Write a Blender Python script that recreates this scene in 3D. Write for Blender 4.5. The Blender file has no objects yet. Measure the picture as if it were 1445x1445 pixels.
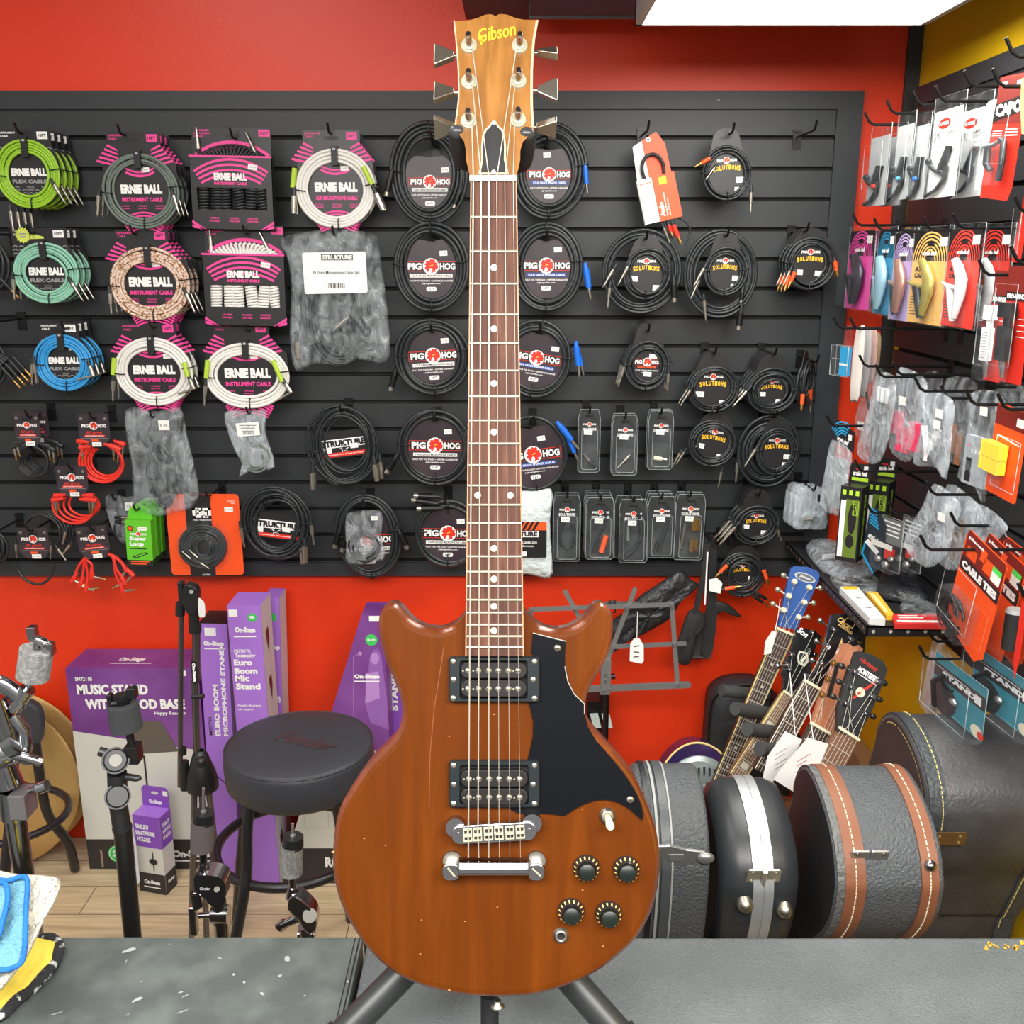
import bpy, math, random
from math import sin, cos, pi, radians, sqrt, atan2
from mathutils import Vector, Matrix
SC=bpy.context.scene
COL=SC.collection
F=1400.0;CX=CY=722.5
TH=radians(14.7);cs, sn=cos(TH), sin(TH)
H=1.775
YW=2.75
YS=2.725
XR=1.044
XS=1.02
ZB=0.972
def P(px, py, Y):
 """point of the place at distance Y seen at photo pixel px,py"""
 t=(py-CY)/F
 h=-Y*(sn+t*cs)/(cs-t*sn)
 d=Y*cs-h*sn
 return Vector(((px-CX)/F*d, Y, H+h))
def PX(px, py, X):
 d=X*F/(px-CX);t=(py-CY)/F
 return Vector((X, d*cs-t*d*sn, H-d*sn-t*d*cs))
def PZ(px, py, z):
 h=z-H;t=(py-CY)/F
 Y=-h*(cs-t*sn)/(sn+t*cs)
 return P(px, py, Y)
def dep(p):return p.y*cs-(p.z-H)*sn
# ------------------------------------------------------------------ materials
def lin(c):
 r=[]
 for v in c:
  v=v/255.0
  r.append(v/12.92 if v<=0.04045 else((v+0.055)/1.055)**2.4)
 return tuple(r)+(1.0, )
MATS={}
def M(name, col=None, rough=0.5, metal=0.0, bump=None, var=None, alpha=None, coat=0, spec=None, sheen=0):
 if name in MATS:return MATS[name]
 m=bpy.data.materials.new(name);m.use_nodes=True
 nt=m.node_tree;b=nt.nodes['Principled BSDF'];L=nt.links
 b.inputs['Base Color'].default_value=lin(col)
 b.inputs['Roughness'].default_value=rough
 b.inputs['Metallic'].default_value=metal
 if coat:b.inputs['Coat Weight'].default_value=coat;b.inputs['Coat Roughness'].default_value=0.12
 if spec is not None:b.inputs['Specular IOR Level'].default_value=spec
 if alpha is not None:b.inputs['Alpha'].default_value=alpha
 if bump or var:
  tc=nt.nodes.new('ShaderNodeTexCoord')
 if bump:
  sc, st=bump[0], bump[1]
  n=nt.nodes.new('ShaderNodeTexNoise');n.inputs['Scale'].default_value=sc
  n.inputs['Detail'].default_value=5
  L.new(tc.outputs['Object'], n.inputs['Vector'])
  bp=nt.nodes.new('ShaderNodeBump');bp.inputs['Strength'].default_value=st
  bp.inputs['Distance'].default_value=bump[2]if len(bump)>2 else 0.003
  L.new(n.outputs['Fac'], bp.inputs['Height']);L.new(bp.outputs['Normal'], b.inputs['Normal'])
 if var:
  sc, c2, lo, hi=var
  n=nt.nodes.new('ShaderNodeTexNoise');n.inputs['Scale'].default_value=sc
  n.inputs['Detail'].default_value=6
  L.new(tc.outputs['Object'], n.inputs['Vector'])
  r=nt.nodes.new('ShaderNodeValToRGB')
  r.color_ramp.elements[0].position=lo;r.color_ramp.elements[1].position=hi
  r.color_ramp.elements[0].color=lin(col);r.color_ramp.elements[1].color=lin(c2)
  L.new(n.outputs['Fac'], r.inputs['Fac']);L.new(r.outputs['Color'], b.inputs['Base Color'])
 MATS[name]=m
 return m
def wood(name, c1, c2, c3, scale=(60, 60, 3), rough=0.3, coat=0.4, nsc=2.0, lo=.3, hi=.7, spec=.5):
 if name in MATS:return MATS[name]
 m=bpy.data.materials.new(name);m.use_nodes=True
 nt=m.node_tree;b=nt.nodes['Principled BSDF'];L=nt.links
 tc=nt.nodes.new('ShaderNodeTexCoord');mp=nt.nodes.new('ShaderNodeMapping')
 mp.inputs['Scale'].default_value=scale
 n=nt.nodes.new('ShaderNodeTexNoise');n.inputs['Scale'].default_value=nsc
 n.inputs['Detail'].default_value=8;n.inputs['Roughness'].default_value=.62
 n.inputs['Distortion'].default_value=.6
 r=nt.nodes.new('ShaderNodeValToRGB')
 r.color_ramp.elements[0].position=lo;r.color_ramp.elements[0].color=lin(c1)
 r.color_ramp.elements[1].position=hi;r.color_ramp.elements[1].color=lin(c3)
 e=r.color_ramp.elements.new((lo+hi)/2);e.color=lin(c2)
 L.new(tc.outputs['Object'], mp.inputs['Vector']);L.new(mp.outputs['Vector'], n.inputs['Vector'])
 L.new(n.outputs['Fac'], r.inputs['Fac']);L.new(r.outputs['Color'], b.inputs['Base Color'])
 b.inputs['Roughness'].default_value=rough;b.inputs['Specular IOR Level'].default_value=spec
 if coat:b.inputs['Coat Weight'].default_value=coat;b.inputs['Coat Roughness'].default_value=.15
 MATS[name]=m
 return m
def emit(name, col, st):
 m=bpy.data.materials.new(name);m.use_nodes=True
 b=m.node_tree.nodes['Principled BSDF']
 b.inputs['Base Color'].default_value=lin((200, 200, 195))
 b.inputs['Emission Color'].default_value=lin(col);b.inputs['Emission Strength'].default_value=st
 return m
BLK=M('black_plastic', (24, 25, 27), .45)
BLKM=M('black_metal', (22, 22, 24), .35, .3)
RUB=M('black_rubber_cable', (34, 38, 41), .42)
RUB2=M('charcoal_cable', (52, 58, 60), .45)
CARDB=M('black_card', (36, 34, 37), .35)
CARDM=M('mesh_print_card', (44, 36, 42), .35, var=(9, (70, 58, 66), .35, .75))
WHT=M('white_print', (238, 238, 236), .5)
GRYP=M('grey_print', (150, 150, 150), .5)
RED=M('red_print', (215, 45, 30), .45)
PINK=M('pink_print', (236, 62, 150), .45)
YEL=M('yellow_print', (250, 190, 40), .5)
ORG=M('orange_print', (240, 85, 30), .45)
STK=M('price_sticker', (235, 235, 232), .6)
CHR=M('chrome', (172, 172, 176), .16, 1.0)
NIK=M('nickel', (176, 172, 160), .36, 1.0)
STEEL=M('steel_plug', (180, 176, 165), .28, .9)
GOLD=M('gold_plug', (190, 150, 85), .3, .9)
def film(name, tint, lo, hi, sc, dist=.01, rough=.13, stretch=(1, 1, 1)):
 """thin clear film: mostly see-through, glossy, creased"""
 m=bpy.data.materials.new(name);m.use_nodes=True
 nt=m.node_tree;L=nt.links;out=nt.nodes['Material Output'];b=nt.nodes['Principled BSDF']
 b.inputs['Base Color'].default_value=lin(tint);b.inputs['Roughness'].default_value=rough
 b.inputs['Specular IOR Level'].default_value=1.0
 tc=nt.nodes.new('ShaderNodeTexCoord');mp=nt.nodes.new('ShaderNodeMapping');mp.inputs['Scale'].default_value=stretch
 n=nt.nodes.new('ShaderNodeTexNoise');n.inputs['Scale'].default_value=sc;n.inputs['Detail'].default_value=4;n.inputs['Distortion'].default_value=1.5
 L.new(tc.outputs['Object'], mp.inputs['Vector']);L.new(mp.outputs['Vector'], n.inputs['Vector'])
 bp=nt.nodes.new('ShaderNodeBump');bp.inputs['Strength'].default_value=1;bp.inputs['Distance'].default_value=dist
 L.new(n.outputs['Fac'], bp.inputs['Height']);L.new(bp.outputs['Normal'], b.inputs['Normal'])
 r=nt.nodes.new('ShaderNodeMapRange');r.inputs[1].default_value=.35;r.inputs[2].default_value=.75;r.inputs[3].default_value=lo;r.inputs[4].default_value=hi
 L.new(n.outputs['Fac'], r.inputs[0])
 t=nt.nodes.new('ShaderNodeBsdfTransparent');t.inputs['Color'].default_value=(.95, .96, .97, 1)
 mx=nt.nodes.new('ShaderNodeMixShader');L.new(r.outputs[0], mx.inputs[0]);L.new(t.outputs[0], mx.inputs[1]);L.new(b.outputs[0], mx.inputs[2])
 L.new(mx.outputs[0], out.inputs['Surface'])
 MATS[name]=m
 return m
CLEAR=film('clear_plastic', (225, 232, 235), .01, .05, 14, .004, .08)
BAG=film('clear_bag', (222, 230, 236), .03, .40, 24, .02, .12, (1, 1, .6))
BAG2=film('milky_bag', (222, 232, 240), .16, .58, 22, .02, .14, (1, 1, .6))
BLU=M('blue_plug', (25, 105, 215), .4)
REDC=M('red_cable', (222, 48, 34), .45)
WCAB=M('white_cable', (228, 226, 222), .45)
# ------------------------------------------------------------------ mesh builder
TXT={}
def text_geo(s, off, shear=0):
 k=(s, off, shear)
 if k in TXT:return TXT[k]
 cu=bpy.data.curves.new('t', 'FONT');cu.body=s;cu.size=1
 cu.resolution_u=2;cu.offset=off;cu.shear=shear
 cu.align_x='LEFT'
 o=bpy.data.objects.new('t', cu);COL.objects.link(o)
 dg=bpy.context.evaluated_depsgraph_get()
 me=bpy.data.meshes.new_from_object(o.evaluated_get(dg))
 v=[(p.co.x, p.co.y)for p in me.vertices];f=[list(q.vertices)for q in me.polygons]
 bpy.data.objects.remove(o);bpy.data.curves.remove(cu);bpy.data.meshes.remove(me)
 xs=[a[0]for a in v]or[0, 1];ys=[a[1]for a in v]or[0, 1]
 w=max(max(xs)-min(xs), 1e-6);h=max(max(ys)-min(ys), 1e-6)
 v=[((a[0]-min(xs))/w-.5, (a[1]-min(ys))/h-.5)for a in v]
 TXT[k]=(v, f, w/h)
 return TXT[k]
class MB:
 def __init__(s, sx=1, sy=None, sz=None):
  s.v=[];s.f=[];s.mi=[];s.sm=[];s.mats=[]
  s.S=(sx, sx if sy is None else sy, sx if sz is None else sz)
 def add(s, vs, fs, mat, smooth=False, T=None):
  o=len(s.v)
  if T is not None:vs=[T@Vector(a)for a in vs]
  s.v+=[tuple(a)for a in vs]
  if mat not in s.mats:s.mats.append(mat)
  i=s.mats.index(mat)
  for f in fs:
   s.f.append([a+o for a in f]);s.mi.append(i);s.sm.append(smooth)
  return s
 def box(s, x0, y0, z0, x1, y1, z1, mat, T=None):
  vs=[(x, y, z)for x in(x0, x1)for y in(y0, y1)for z in(z0, z1)]
  s.add(vs, [(0, 1, 3, 2), (4, 6, 7, 5), (0, 4, 5, 1), (2, 3, 7, 6), (0, 2, 6, 4), (1, 5, 7, 3)], mat, False, T)
  return s
 def cyl(s, p0, p1, r, mat, r1=None, n=12, cap=True, T=None):
  p0=Vector(p0);p1=Vector(p1);r1=r if r1 is None else r1
  d=(p1-p0)
  if d.length<1e-9:return s
  d.normalize();a=d.orthogonal().normalized();b=d.cross(a)
  vs=[]
  for p, q in((p0, r), (p1, r1)):
   for i in range(n):
    t=2*pi*i/n;vs.append(p+(a*cos(t)+b*sin(t))*q)
  s.add(vs, [(i, (i+1)%n, n+(i+1)%n, n+i)for i in range(n)], mat, True, T)
  if cap:
   s.add(vs, [list(range(n))[::-1], list(range(n, 2*n))], mat, False, T)
  return s
 def tube(s, path, r, mat, n=8, closed=False, rs=None, flat=None, T=None):
  p=[Vector(a)for a in path];m=len(p)
  vs=[];prev=None
  for i in range(m):
   if closed:d=p[(i+1)%m]-p[i-1]
   else:d=p[min(i+1, m-1)]-p[max(i-1, 0)]
   if d.length<1e-9:d=Vector((0, 0, 1))
   d.normalize()
   if prev is None:
    ref=Vector((0, 1, 0))if abs(d.y)<.9 else Vector((1, 0, 0))
   else:ref=prev
   a=(ref-d*ref.dot(d)).normalized();b=d.cross(a);prev=a
   q=rs[i]if rs else r
   for k in range(n):
    t=2*pi*k/n
    vs.append(p[i]+a*cos(t)*q*(flat or 1)+b*sin(t)*q)
  fs=[]
  for i in range(m if closed else m-1):
   j=(i+1)%m
   for k in range(n):
    l=(k+1)%n
    fs.append((i*n+k, i*n+l, j*n+l, j*n+k))
  s.add(vs, fs, mat, True, T)
  if not closed:
   s.add(vs, [list(range(n))[::-1], list(range((m-1)*n, m*n))], mat, False, T)
  return s
 def plate(s, pts, y, t, mat, T=None):
  n=len(pts)
  vs=[(a[0], y, a[1])for a in pts]+[(a[0], y+t, a[1])for a in pts]
  fs=[list(range(n)), list(range(n, 2*n))[::-1]]+[(i, n+i, n+(i+1)%n, (i+1)%n)for i in range(n)]
  return s.add(vs, fs, mat, False, T)
 def decal(s, pts, y, mat, T=None):
  return s.add([(a[0], y, a[1])for a in pts], [list(range(len(pts)))], mat, False, T)
 def rect(s, x0, z0, x1, z1, y, mat, t=0, rot=0):
  pts=[(x0, z0), (x1, z0), (x1, z1), (x0, z1)]
  if rot:
   mx, mz=(x0+x1)/2, (z0+z1)/2;c, q=cos(rot), sin(rot)
   pts=[(mx+(a-mx)*c-(b-mz)*q, mz+(a-mx)*q+(b-mz)*c)for a, b in pts]
  return s.plate(pts, y, t, mat)if t else s.decal(pts, y, mat)
 def disc(s, cx, cz, r, y, mat, n=28, t=0, rz=None):
  pts=[(cx+r*cos(2*pi*i/n), cz+(rz or r)*sin(2*pi*i/n))for i in range(n)]
  return s.plate(pts, y, t, mat)if t else s.decal(pts, y, mat)
 def band(s, cx, cz, r, w, a0, a1, y, mat, n=20, rz=None):
  k=(rz or r)/r
  vs=[]
  for i in range(n+1):
   a=radians(a0+(a1-a0)*i/n)
   vs+=[(cx+(r-w/2)*cos(a), y, cz+(r-w/2)*k*sin(a)), (cx+(r+w/2)*cos(a), y, cz+(r+w/2)*k*sin(a))]
  return s.add(vs, [(2*i, 2*i+1, 2*i+3, 2*i+2)for i in range(n)], mat)
 def frame(s, x0, z0, x1, z1, w, y, mat):
  s.rect(x0, z0, x1, z0+w, y, mat);s.rect(x0, z1-w, x1, z1, y, mat)
  s.rect(x0, z0, x0+w, z1, y, mat);s.rect(x1-w, z0, x1, z1, y, mat)
  return s
 def T(s, txt, cx, cz, w, h, y, mat, rot=0, bold=.015, shear=0, tr=None):
  v, f, ar=text_geo(txt, bold, shear)
  if h is None:h=w/ar
  if w is None:w=h*ar
  c, q=cos(rot), sin(rot)
  vs=[(cx+a*w*c-b*h*q, y, cz+a*w*q+b*h*c)for a, b in v]
  return s.add(vs, f, mat, False, tr)
 def lathe(s, prof, mat, n=24, T=None, smooth=True):
  vs=[]
  for r, z in prof:
   for i in range(n):
    t=2*pi*i/n;vs.append((r*cos(t), r*sin(t), z))
  m=len(prof)
  fs=[(j*n+i, j*n+(i+1)%n, (j+1)*n+(i+1)%n, (j+1)*n+i)for j in range(m-1)for i in range(n)]
  return s.add(vs, fs, mat, smooth, T)
 def ball(s, c, r, mat, n=14, sq=(1, 1, 1), T=None):
  m=n//2
  vs=[]
  for j in range(m+1):
   a=-pi/2+pi*j/m
   for i in range(n):
    t=2*pi*i/n
    vs.append((c[0]+r*sq[0]*cos(a)*cos(t), c[1]+r*sq[1]*cos(a)*sin(t), c[2]+r*sq[2]*sin(a)))
  fs=[(j*n+i, j*n+(i+1)%n, (j+1)*n+(i+1)%n, (j+1)*n+i)for j in range(m)for i in range(n)]
  return s.add(vs, fs, mat, True, T)
 def build(s, name, parent=None, world=False, bev=0, mirror=None):
  S=s.S
  off=Vector(parent.location)if(world and parent is not None)else Vector((0, 0, 0))
  vs=[(a[0]*S[0]-off.x, a[1]*S[1]-off.y, a[2]*S[2]-off.z)for a in s.v]
  me=bpy.data.meshes.new(name)
  me.from_pydata(vs, [], s.f)
  for m in s.mats:me.materials.append(m)
  for p, i, q in zip(me.polygons, s.mi, s.sm):p.material_index=i;p.use_smooth=q
  me.update()
  o=bpy.data.objects.new(name, me);COL.objects.link(o)
  if parent is not None:o.parent=parent
  if bev:
   b=o.modifiers.new('b', 'BEVEL');b.width=bev;b.segments=2;b.limit_method='ANGLE';b.angle_limit=radians(40)
  return o
def tag(o, label, cat, group=None):
 o['label']=label;o['category']=cat
 if group:o['group']=group
 return o
def thing(name, label, cat, loc=(0, 0, 0), rot=(0, 0, 0), group=None):
 o=bpy.data.objects.new(name, None);o.empty_display_size=.05;COL.objects.link(o)
 o.location=loc;o.rotation_euler=rot
 return tag(o, label, cat, group)
def struct(o):
 o['kind']='structure';return o
def dup(root, dl, label, roll=None, scale=None):
 r=root.copy();COL.objects.link(r)
 r.location=Vector(root.location)+Vector(dl);r['label']=label
 if roll is not None:r.rotation_euler=(root.rotation_euler[0], roll, root.rotation_euler[2])
 if scale:r.scale=(scale, )*3
 for c in list(root.children):
  d=c.copy();COL.objects.link(d);d.parent=r
  for g in list(c.children):
   e=g.copy();COL.objects.link(e);e.parent=d
 return r
def smooth_closed(pts, k=4):
 """Catmull-Rom through a closed outline"""
 n=len(pts);out=[]
 for i in range(n):
  p0, p1, p2, p3=(Vector(pts[(i+j)%n])for j in(-1, 0, 1, 2))
  for q in range(k):
   t=q/k
   out.append(.5*((2*p1)+(p2-p0)*t+(2*p0-5*p1+4*p2-p3)*t*t+(3*p1-p0-3*p2+p3)*t**3))
 return out
def smooth_open(pts, k=6):
 n=len(pts);out=[];V=[Vector(p)for p in pts]
 for i in range(n-1):
  p0=V[max(i-1, 0)];p1=V[i];p2=V[i+1];p3=V[min(i+2, n-1)]
  for q in range(k):
   t=q/k
   out.append(.5*((2*p1)+(p2-p0)*t+(2*p0-5*p1+4*p2-p3)*t*t+(3*p1-p0-3*p2+p3)*t**3))
 out.append(V[-1]);return out
def inset(pts, d):
 """move a counter-clockwise or clockwise closed outline inwards by d"""
 n=len(pts);area=sum(pts[i][0]*pts[(i+1)%n][1]-pts[(i+1)%n][0]*pts[i][1]for i in range(n))
 sg=1 if area>0 else-1;out=[]
 for i in range(n):
  t=Vector(pts[(i+1)%n])-Vector(pts[i-1])
  if t.length<1e-9:t=Vector((1, 0))
  t.normalize();out.append(Vector((pts[i][0]-sg*t.y*d, pts[i][1]+sg*t.x*d)))
 return out
def layered(mb, rings, mat, smooth=True, cap0=True, cap1=True):
 """closed outlines (lists of 3d points, same length) joined in sequence"""
 n=len(rings[0]);vs=[tuple(p)for r in rings for p in r]
 fs=[(j*n+i, j*n+(i+1)%n, (j+1)*n+(i+1)%n, (j+1)*n+i)for j in range(len(rings)-1)for i in range(n)]
 mb.add(vs, fs, mat, smooth)
 if cap0:mb.add(vs[:n], [list(range(n))], mat)
 if cap1:mb.add(vs[-n:], [list(range(n))], mat)
 # places for things that hang on the back wall / right wall, authored in photo-sized units
def unit(p):return dep(p)/F
def hangB(name, label, cat, px, py, Y, roll=0, group=None):
 p=P(px, py, Y)
 return thing(name, label, cat, p, (0, -roll, 0), group), unit(p)
def hangR(name, label, cat, px, py, X, rz=-88, group=None, tilt=0):
 p=PX(px, py, X)
 r=thing(name, label, cat, p, (0, tilt, radians(rz)), group)
 d=(cos(radians(rz)), sin(radians(rz)))
 kx=d[0]-(px-CX)/F*d[1]*cs
 u=unit(p)
 return r, u, u/max(kx, .25)
HOOKN={}
def hookB(px, py, Y, label):
 """black peg hook standing out from the back slat panel, tip near px,py"""
 p=P(px, py, Y)
 o=thing('display_hook', label, 'hook', (p.x, YS, p.z), group='hooks on the back panel')
 L=YS-Y
 m=MB();m.tube([(0, -.003, 0), (0, -L+.012, 0), (0, -L+.003, .006), (0, -L-.006, .02)], .003, BLKM, 8);m.build('prong', o)
 m=MB();m.box(-.011, -.005, -.03, .011, -.0005, .012, BLKM);m.box(-.011, -.008, .012, .011, -.0005, .018, BLKM);m.build('back_plate', o)
 return o
def hookR(px, py, X, label, L=None):
 p=PX(px, py, X)
 L=XS-X
 o=thing('display_hook', label, 'hook', (XS, p.y, p.z), group='hooks on the right panel')
 m=MB();m.tube([(-.003, 0, 0), (-L+.014, 0, 0), (-L+.004, 0, .006), (-L-.008, 0, .026)], .003, BLKM, 8);m.build('prong', o)
 m=MB();m.box(-.005, -.011, -.03, -.0005, .011, .016, BLKM);m.build('back_plate', o)
 return o
 # ================================================================== room
REDW=M('red_wall_paint', (230, 56, 16), .42, bump=(60, .12, .004), spec=.5)
YELW=M('yellow_wall_paint', (242, 194, 20), .5, bump=(60, .12, .004))
SLAT=M('black_slat', (45, 48, 51), .48, bump=(120, .06, .002))
SLATD=M('slat_groove', (14, 14, 15), .7)
TRIMB=M('black_trim', (46, 49, 53), .5, bump=(120, .06, .002))
CEIL=M('dark_ceiling', (92, 80, 86), .6)
CEIL2=M('dark_panel', (78, 80, 92), .5)
def floor_mat():
 m=bpy.data.materials.new('wood_planks');m.use_nodes=True
 nt=m.node_tree;b=nt.nodes['Principled BSDF'];L=nt.links
 tc=nt.nodes.new('ShaderNodeTexCoord')
 br=nt.nodes.new('ShaderNodeTexBrick')
 br.inputs['Scale'].default_value=1;br.inputs['Brick Width'].default_value=1.2;br.inputs['Row Height'].default_value=.125
 br.inputs['Mortar Size'].default_value=.0015
 br.inputs['Color1'].default_value=lin((222, 203, 170));br.inputs['Color2'].default_value=lin((206, 184, 148))
 br.inputs['Mortar'].default_value=lin((110, 88, 72));br.offset=.37
 L.new(tc.outputs['Object'], br.inputs['Vector'])
 mp=nt.nodes.new('ShaderNodeMapping');mp.inputs['Scale'].default_value=(2.2, 26, 1)
 n=nt.nodes.new('ShaderNodeTexNoise');n.inputs['Scale'].default_value=2;n.inputs['Detail'].default_value=8;n.inputs['Distortion'].default_value=.8
 L.new(tc.outputs['Object'], mp.inputs['Vector']);L.new(mp.outputs['Vector'], n.inputs['Vector'])
 r=nt.nodes.new('ShaderNodeValToRGB')
 r.color_ramp.elements[0].position=.3;r.color_ramp.elements[0].color=(.66, .64, .60, 1)
 r.color_ramp.elements[1].position=.72;r.color_ramp.elements[1].color=(1.08, 1.06, 1.03, 1)
 mx=nt.nodes.new('ShaderNodeMix');mx.data_type='RGBA';mx.blend_type='MULTIPLY';mx.inputs[0].default_value=1
 L.new(n.outputs['Fac'], r.inputs['Fac']);L.new(br.outputs['Color'], mx.inputs[6]);L.new(r.outputs['Color'], mx.inputs[7])
 L.new(mx.outputs[2], b.inputs['Base Color']);b.inputs['Roughness'].default_value=.42
 return m
m=MB();m.box(-2.2, -.8, -.05, XR+.1, YW+.1, 0, floor_mat());struct(m.build('floor'))
m=MB();m.box(-2.2, YW, 0, XR+.1, YW+.1, 2.95, REDW);struct(m.build('wall_back'))
m=MB();m.box(XR, .4, 0, XR+.1, YW, 2.95, YELW);struct(m.build('wall_right'))
# lowered dark ceiling over the right side, higher ceiling over the left
ZC=2.345;XC=-.117
m=MB();m.box(XC, .3, ZC, XR, YW, ZC+.25, CEIL);struct(m.build('ceiling'))
m=MB();m.box(-2.2, .3, 2.9, XC, YW, 2.95, M('upper_ceiling', (200, 195, 190), .8));struct(m.build('ceiling'))
# dark panel fixed under the lowered ceiling, with a paler near edge
p0=PZ(748, 23, ZC-.03);p1=PZ(898, 23, ZC-.03)
m=MB();m.box(p0 .x, 1.2, ZC-.03, p1 .x, p0 .y, ZC-.0005, CEIL2);o=m.build('trim_2');struct(o)
m=MB();m.box(p0 .x-.002, p0 .y, ZC-.034, p1 .x+.002, p0 .y+.012, ZC-.0005, M('panel_edge', (110, 108, 116), .4));struct(m.build('trim_3'))
# corner trim column
m=MB();m.box(XR-.036, YW-.012, 0, XR-.0005, YW-.0005, 2.34, TRIMB);struct(m.build('trim_1'))
# black slat panels
ZT, Zb=2.172, .872
def slat_panel(m, horiz0, horiz1, put):
 """profile in (depth d from wall outwards, z)"""
 for i in range(-1, 16):
  z1=2.061-.0761*i-.006 if i>=0 else ZT-.042
  z0=2.061-.0761*(i+1)+.006
  if i==15:z0=Zb+.04
  if z0>z1:continue
  put(m, horiz0, z0, horiz1, z1, .012, .026, SLAT)
  put(m, horiz0, z0-.0015, horiz1, z0+.0035, .0255, .0275, SLAT)
 put(m, horiz0, Zb, horiz1, ZT, .0008, .0125, SLATD)
def putB(m, a0, z0, a1, z1, d0, d1, mat):m.box(a0, YW-d1, z0, a1, YW-d0, z1, mat)
def putR(m, a0, z0, a1, z1, d0, d1, mat):m.box(XR-d1, a0, z0, XR-d0, a1, z1, mat)
xe=P(1219, 135, YW-.03).x
root=thing('slat_panel', 'wide black slatted display panel fixed on the red back wall', 'wall panel', (0, YW-.001, Zb))
m=MB();slat_panel(m, -1.5, xe-.05, putB);m.build('slats', root, world=True)
m=MB()
m.box(-1.5, YW-.034, ZT-.044, xe, YW-.0008, ZT, TRIMB);m.box(-1.5, YW-.034, Zb, xe-.052, YW-.0008, Zb+.04, TRIMB)
m.box(xe-.066, YW-.0345, Zb, xe, YW-.0008, ZT-.044, TRIMB);m.build('border', root, world=True)
root=thing('slat_panel', 'black slatted display panel on the yellow right wall', 'wall panel', (XR-.001, 1.4, Zb))
yr=PX(1298, 122, XS).y
m=MB();slat_panel(m, .9, yr-.001, putR);m.build('slats', root, world=True)
m=MB();m.box(XR-.032, .9, ZT-.044, XR-.0008, yr, ZT, TRIMB);m.build('border', root, world=True)
# screw heads in the top border / right border
for i, (a, b)in enumerate(((1014, 141), )):
 p=P(a, b, YW-.036);m=MB();m.cyl((p.x, YW-.0365, p.z), (p.x, YW-.03, p.z), .0035, M('dull_screw', (120, 120, 118), .5));tag(m.build('screw'), 'small bare screw head in the top border of the black back panel', 'screw')
 # ceiling light: box fixture hanging under the lowered ceiling
zl=H+.47
pl=PZ(896, 37, zl);pr=PZ(1301, 39, zl)
LX0, LX1, LY1=pl.x, pr.x, pl.y
root=thing('ceiling_light', 'white box ceiling light with a glowing flat diffuser', 'ceiling light', ((LX0+LX1)/2, LY1-.6, ZC))
WM=M('light_housing', (214, 212, 205), .45)
m=MB()
y0=LY1-1.2
m.box(LX0, y0, zl, LX0+.014, LY1, ZC-.0005, WM);m.box(LX1-.014, y0, zl, LX1, LY1, ZC-.0005, WM)
m.box(LX0, LY1-.014, zl, LX1, LY1, ZC-.0005, WM);m.box(LX0, y0, zl, LX1, y0+.014, ZC-.0005, WM)
m.build('housing', root, world=True)
m=MB();m.box(LX0+.014, y0+.014, zl+.012, LX1-.014, LY1-.014, zl+.02, emit('diffuser', (255, 253, 244), 10.0));m.build('diffuser', root, world=True)
# ================================================================== the electric guitar on its stand
GD=0.961
s_=GD/F
gb=Vector(((700-CX)*s_, GD*cs-(1412-CY)*s_*sn, H-GD*sn-(1412-CY)*s_*cs))
def g(px, py, y=0.0):
 q=(GD+y)/F
 return((px-CX)*q-(700-CX)*s_, y, -(py-CY)*q+(1412-CY)*s_)
def g2(px, py, y=0.0):
 a=g(px, py, y);return(a[0], a[2])
BW=wood('guitar_body_wood', (77, 34, 2), (89, 41, 3), (105, 52, 5), (26, 26, 2.2), .5, 0, 1.6, .22, .82, .1)
BW2=wood('guitar_edge_wood', (78, 34, 12), (96, 44, 18), (120, 60, 28), (26, 26, 2.2), .28, .5, 1.6)
HSW=wood('headstock_veneer', (120, 78, 30), (150, 100, 42), (172, 120, 56), (40, 40, 4), .35, .3, 1.6)
RSW=wood('rosewood_fretboard', (58, 35, 28), (84, 52, 41), (112, 72, 55), (90, 90, 5), .6, 0, 2.0, .3, .7, .25)
MPL=wood('pale_maple_neck', (196, 160, 110), (212, 178, 128), (225, 192, 146), (40, 40, 4), .4, .2)
CRM=M('cream_plastic', (232, 224, 190), .4)
BND=M('fretboard_edge', (176, 130, 92), .45)
PG=M('black_pickguard', (9, 11, 16), .45, spec=.12)
PKR=M('pickup_ring_black', (22, 30, 33), .35)
PKB=M('pickup_bobbin_black', (26, 24, 24), .4)
FRT=M('fret_wire', (184, 180, 160), .35, .6)
STRG=M('steel_string', (196, 191, 178), .35, .55)
PEARL=M('pearl_dot', (206, 206, 190), .4)
guitar=thing('electric_guitar', 'reddish brown double cutaway electric guitar upright in the middle foreground', 'guitar', gb, (-TH, 0, 0))
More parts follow.
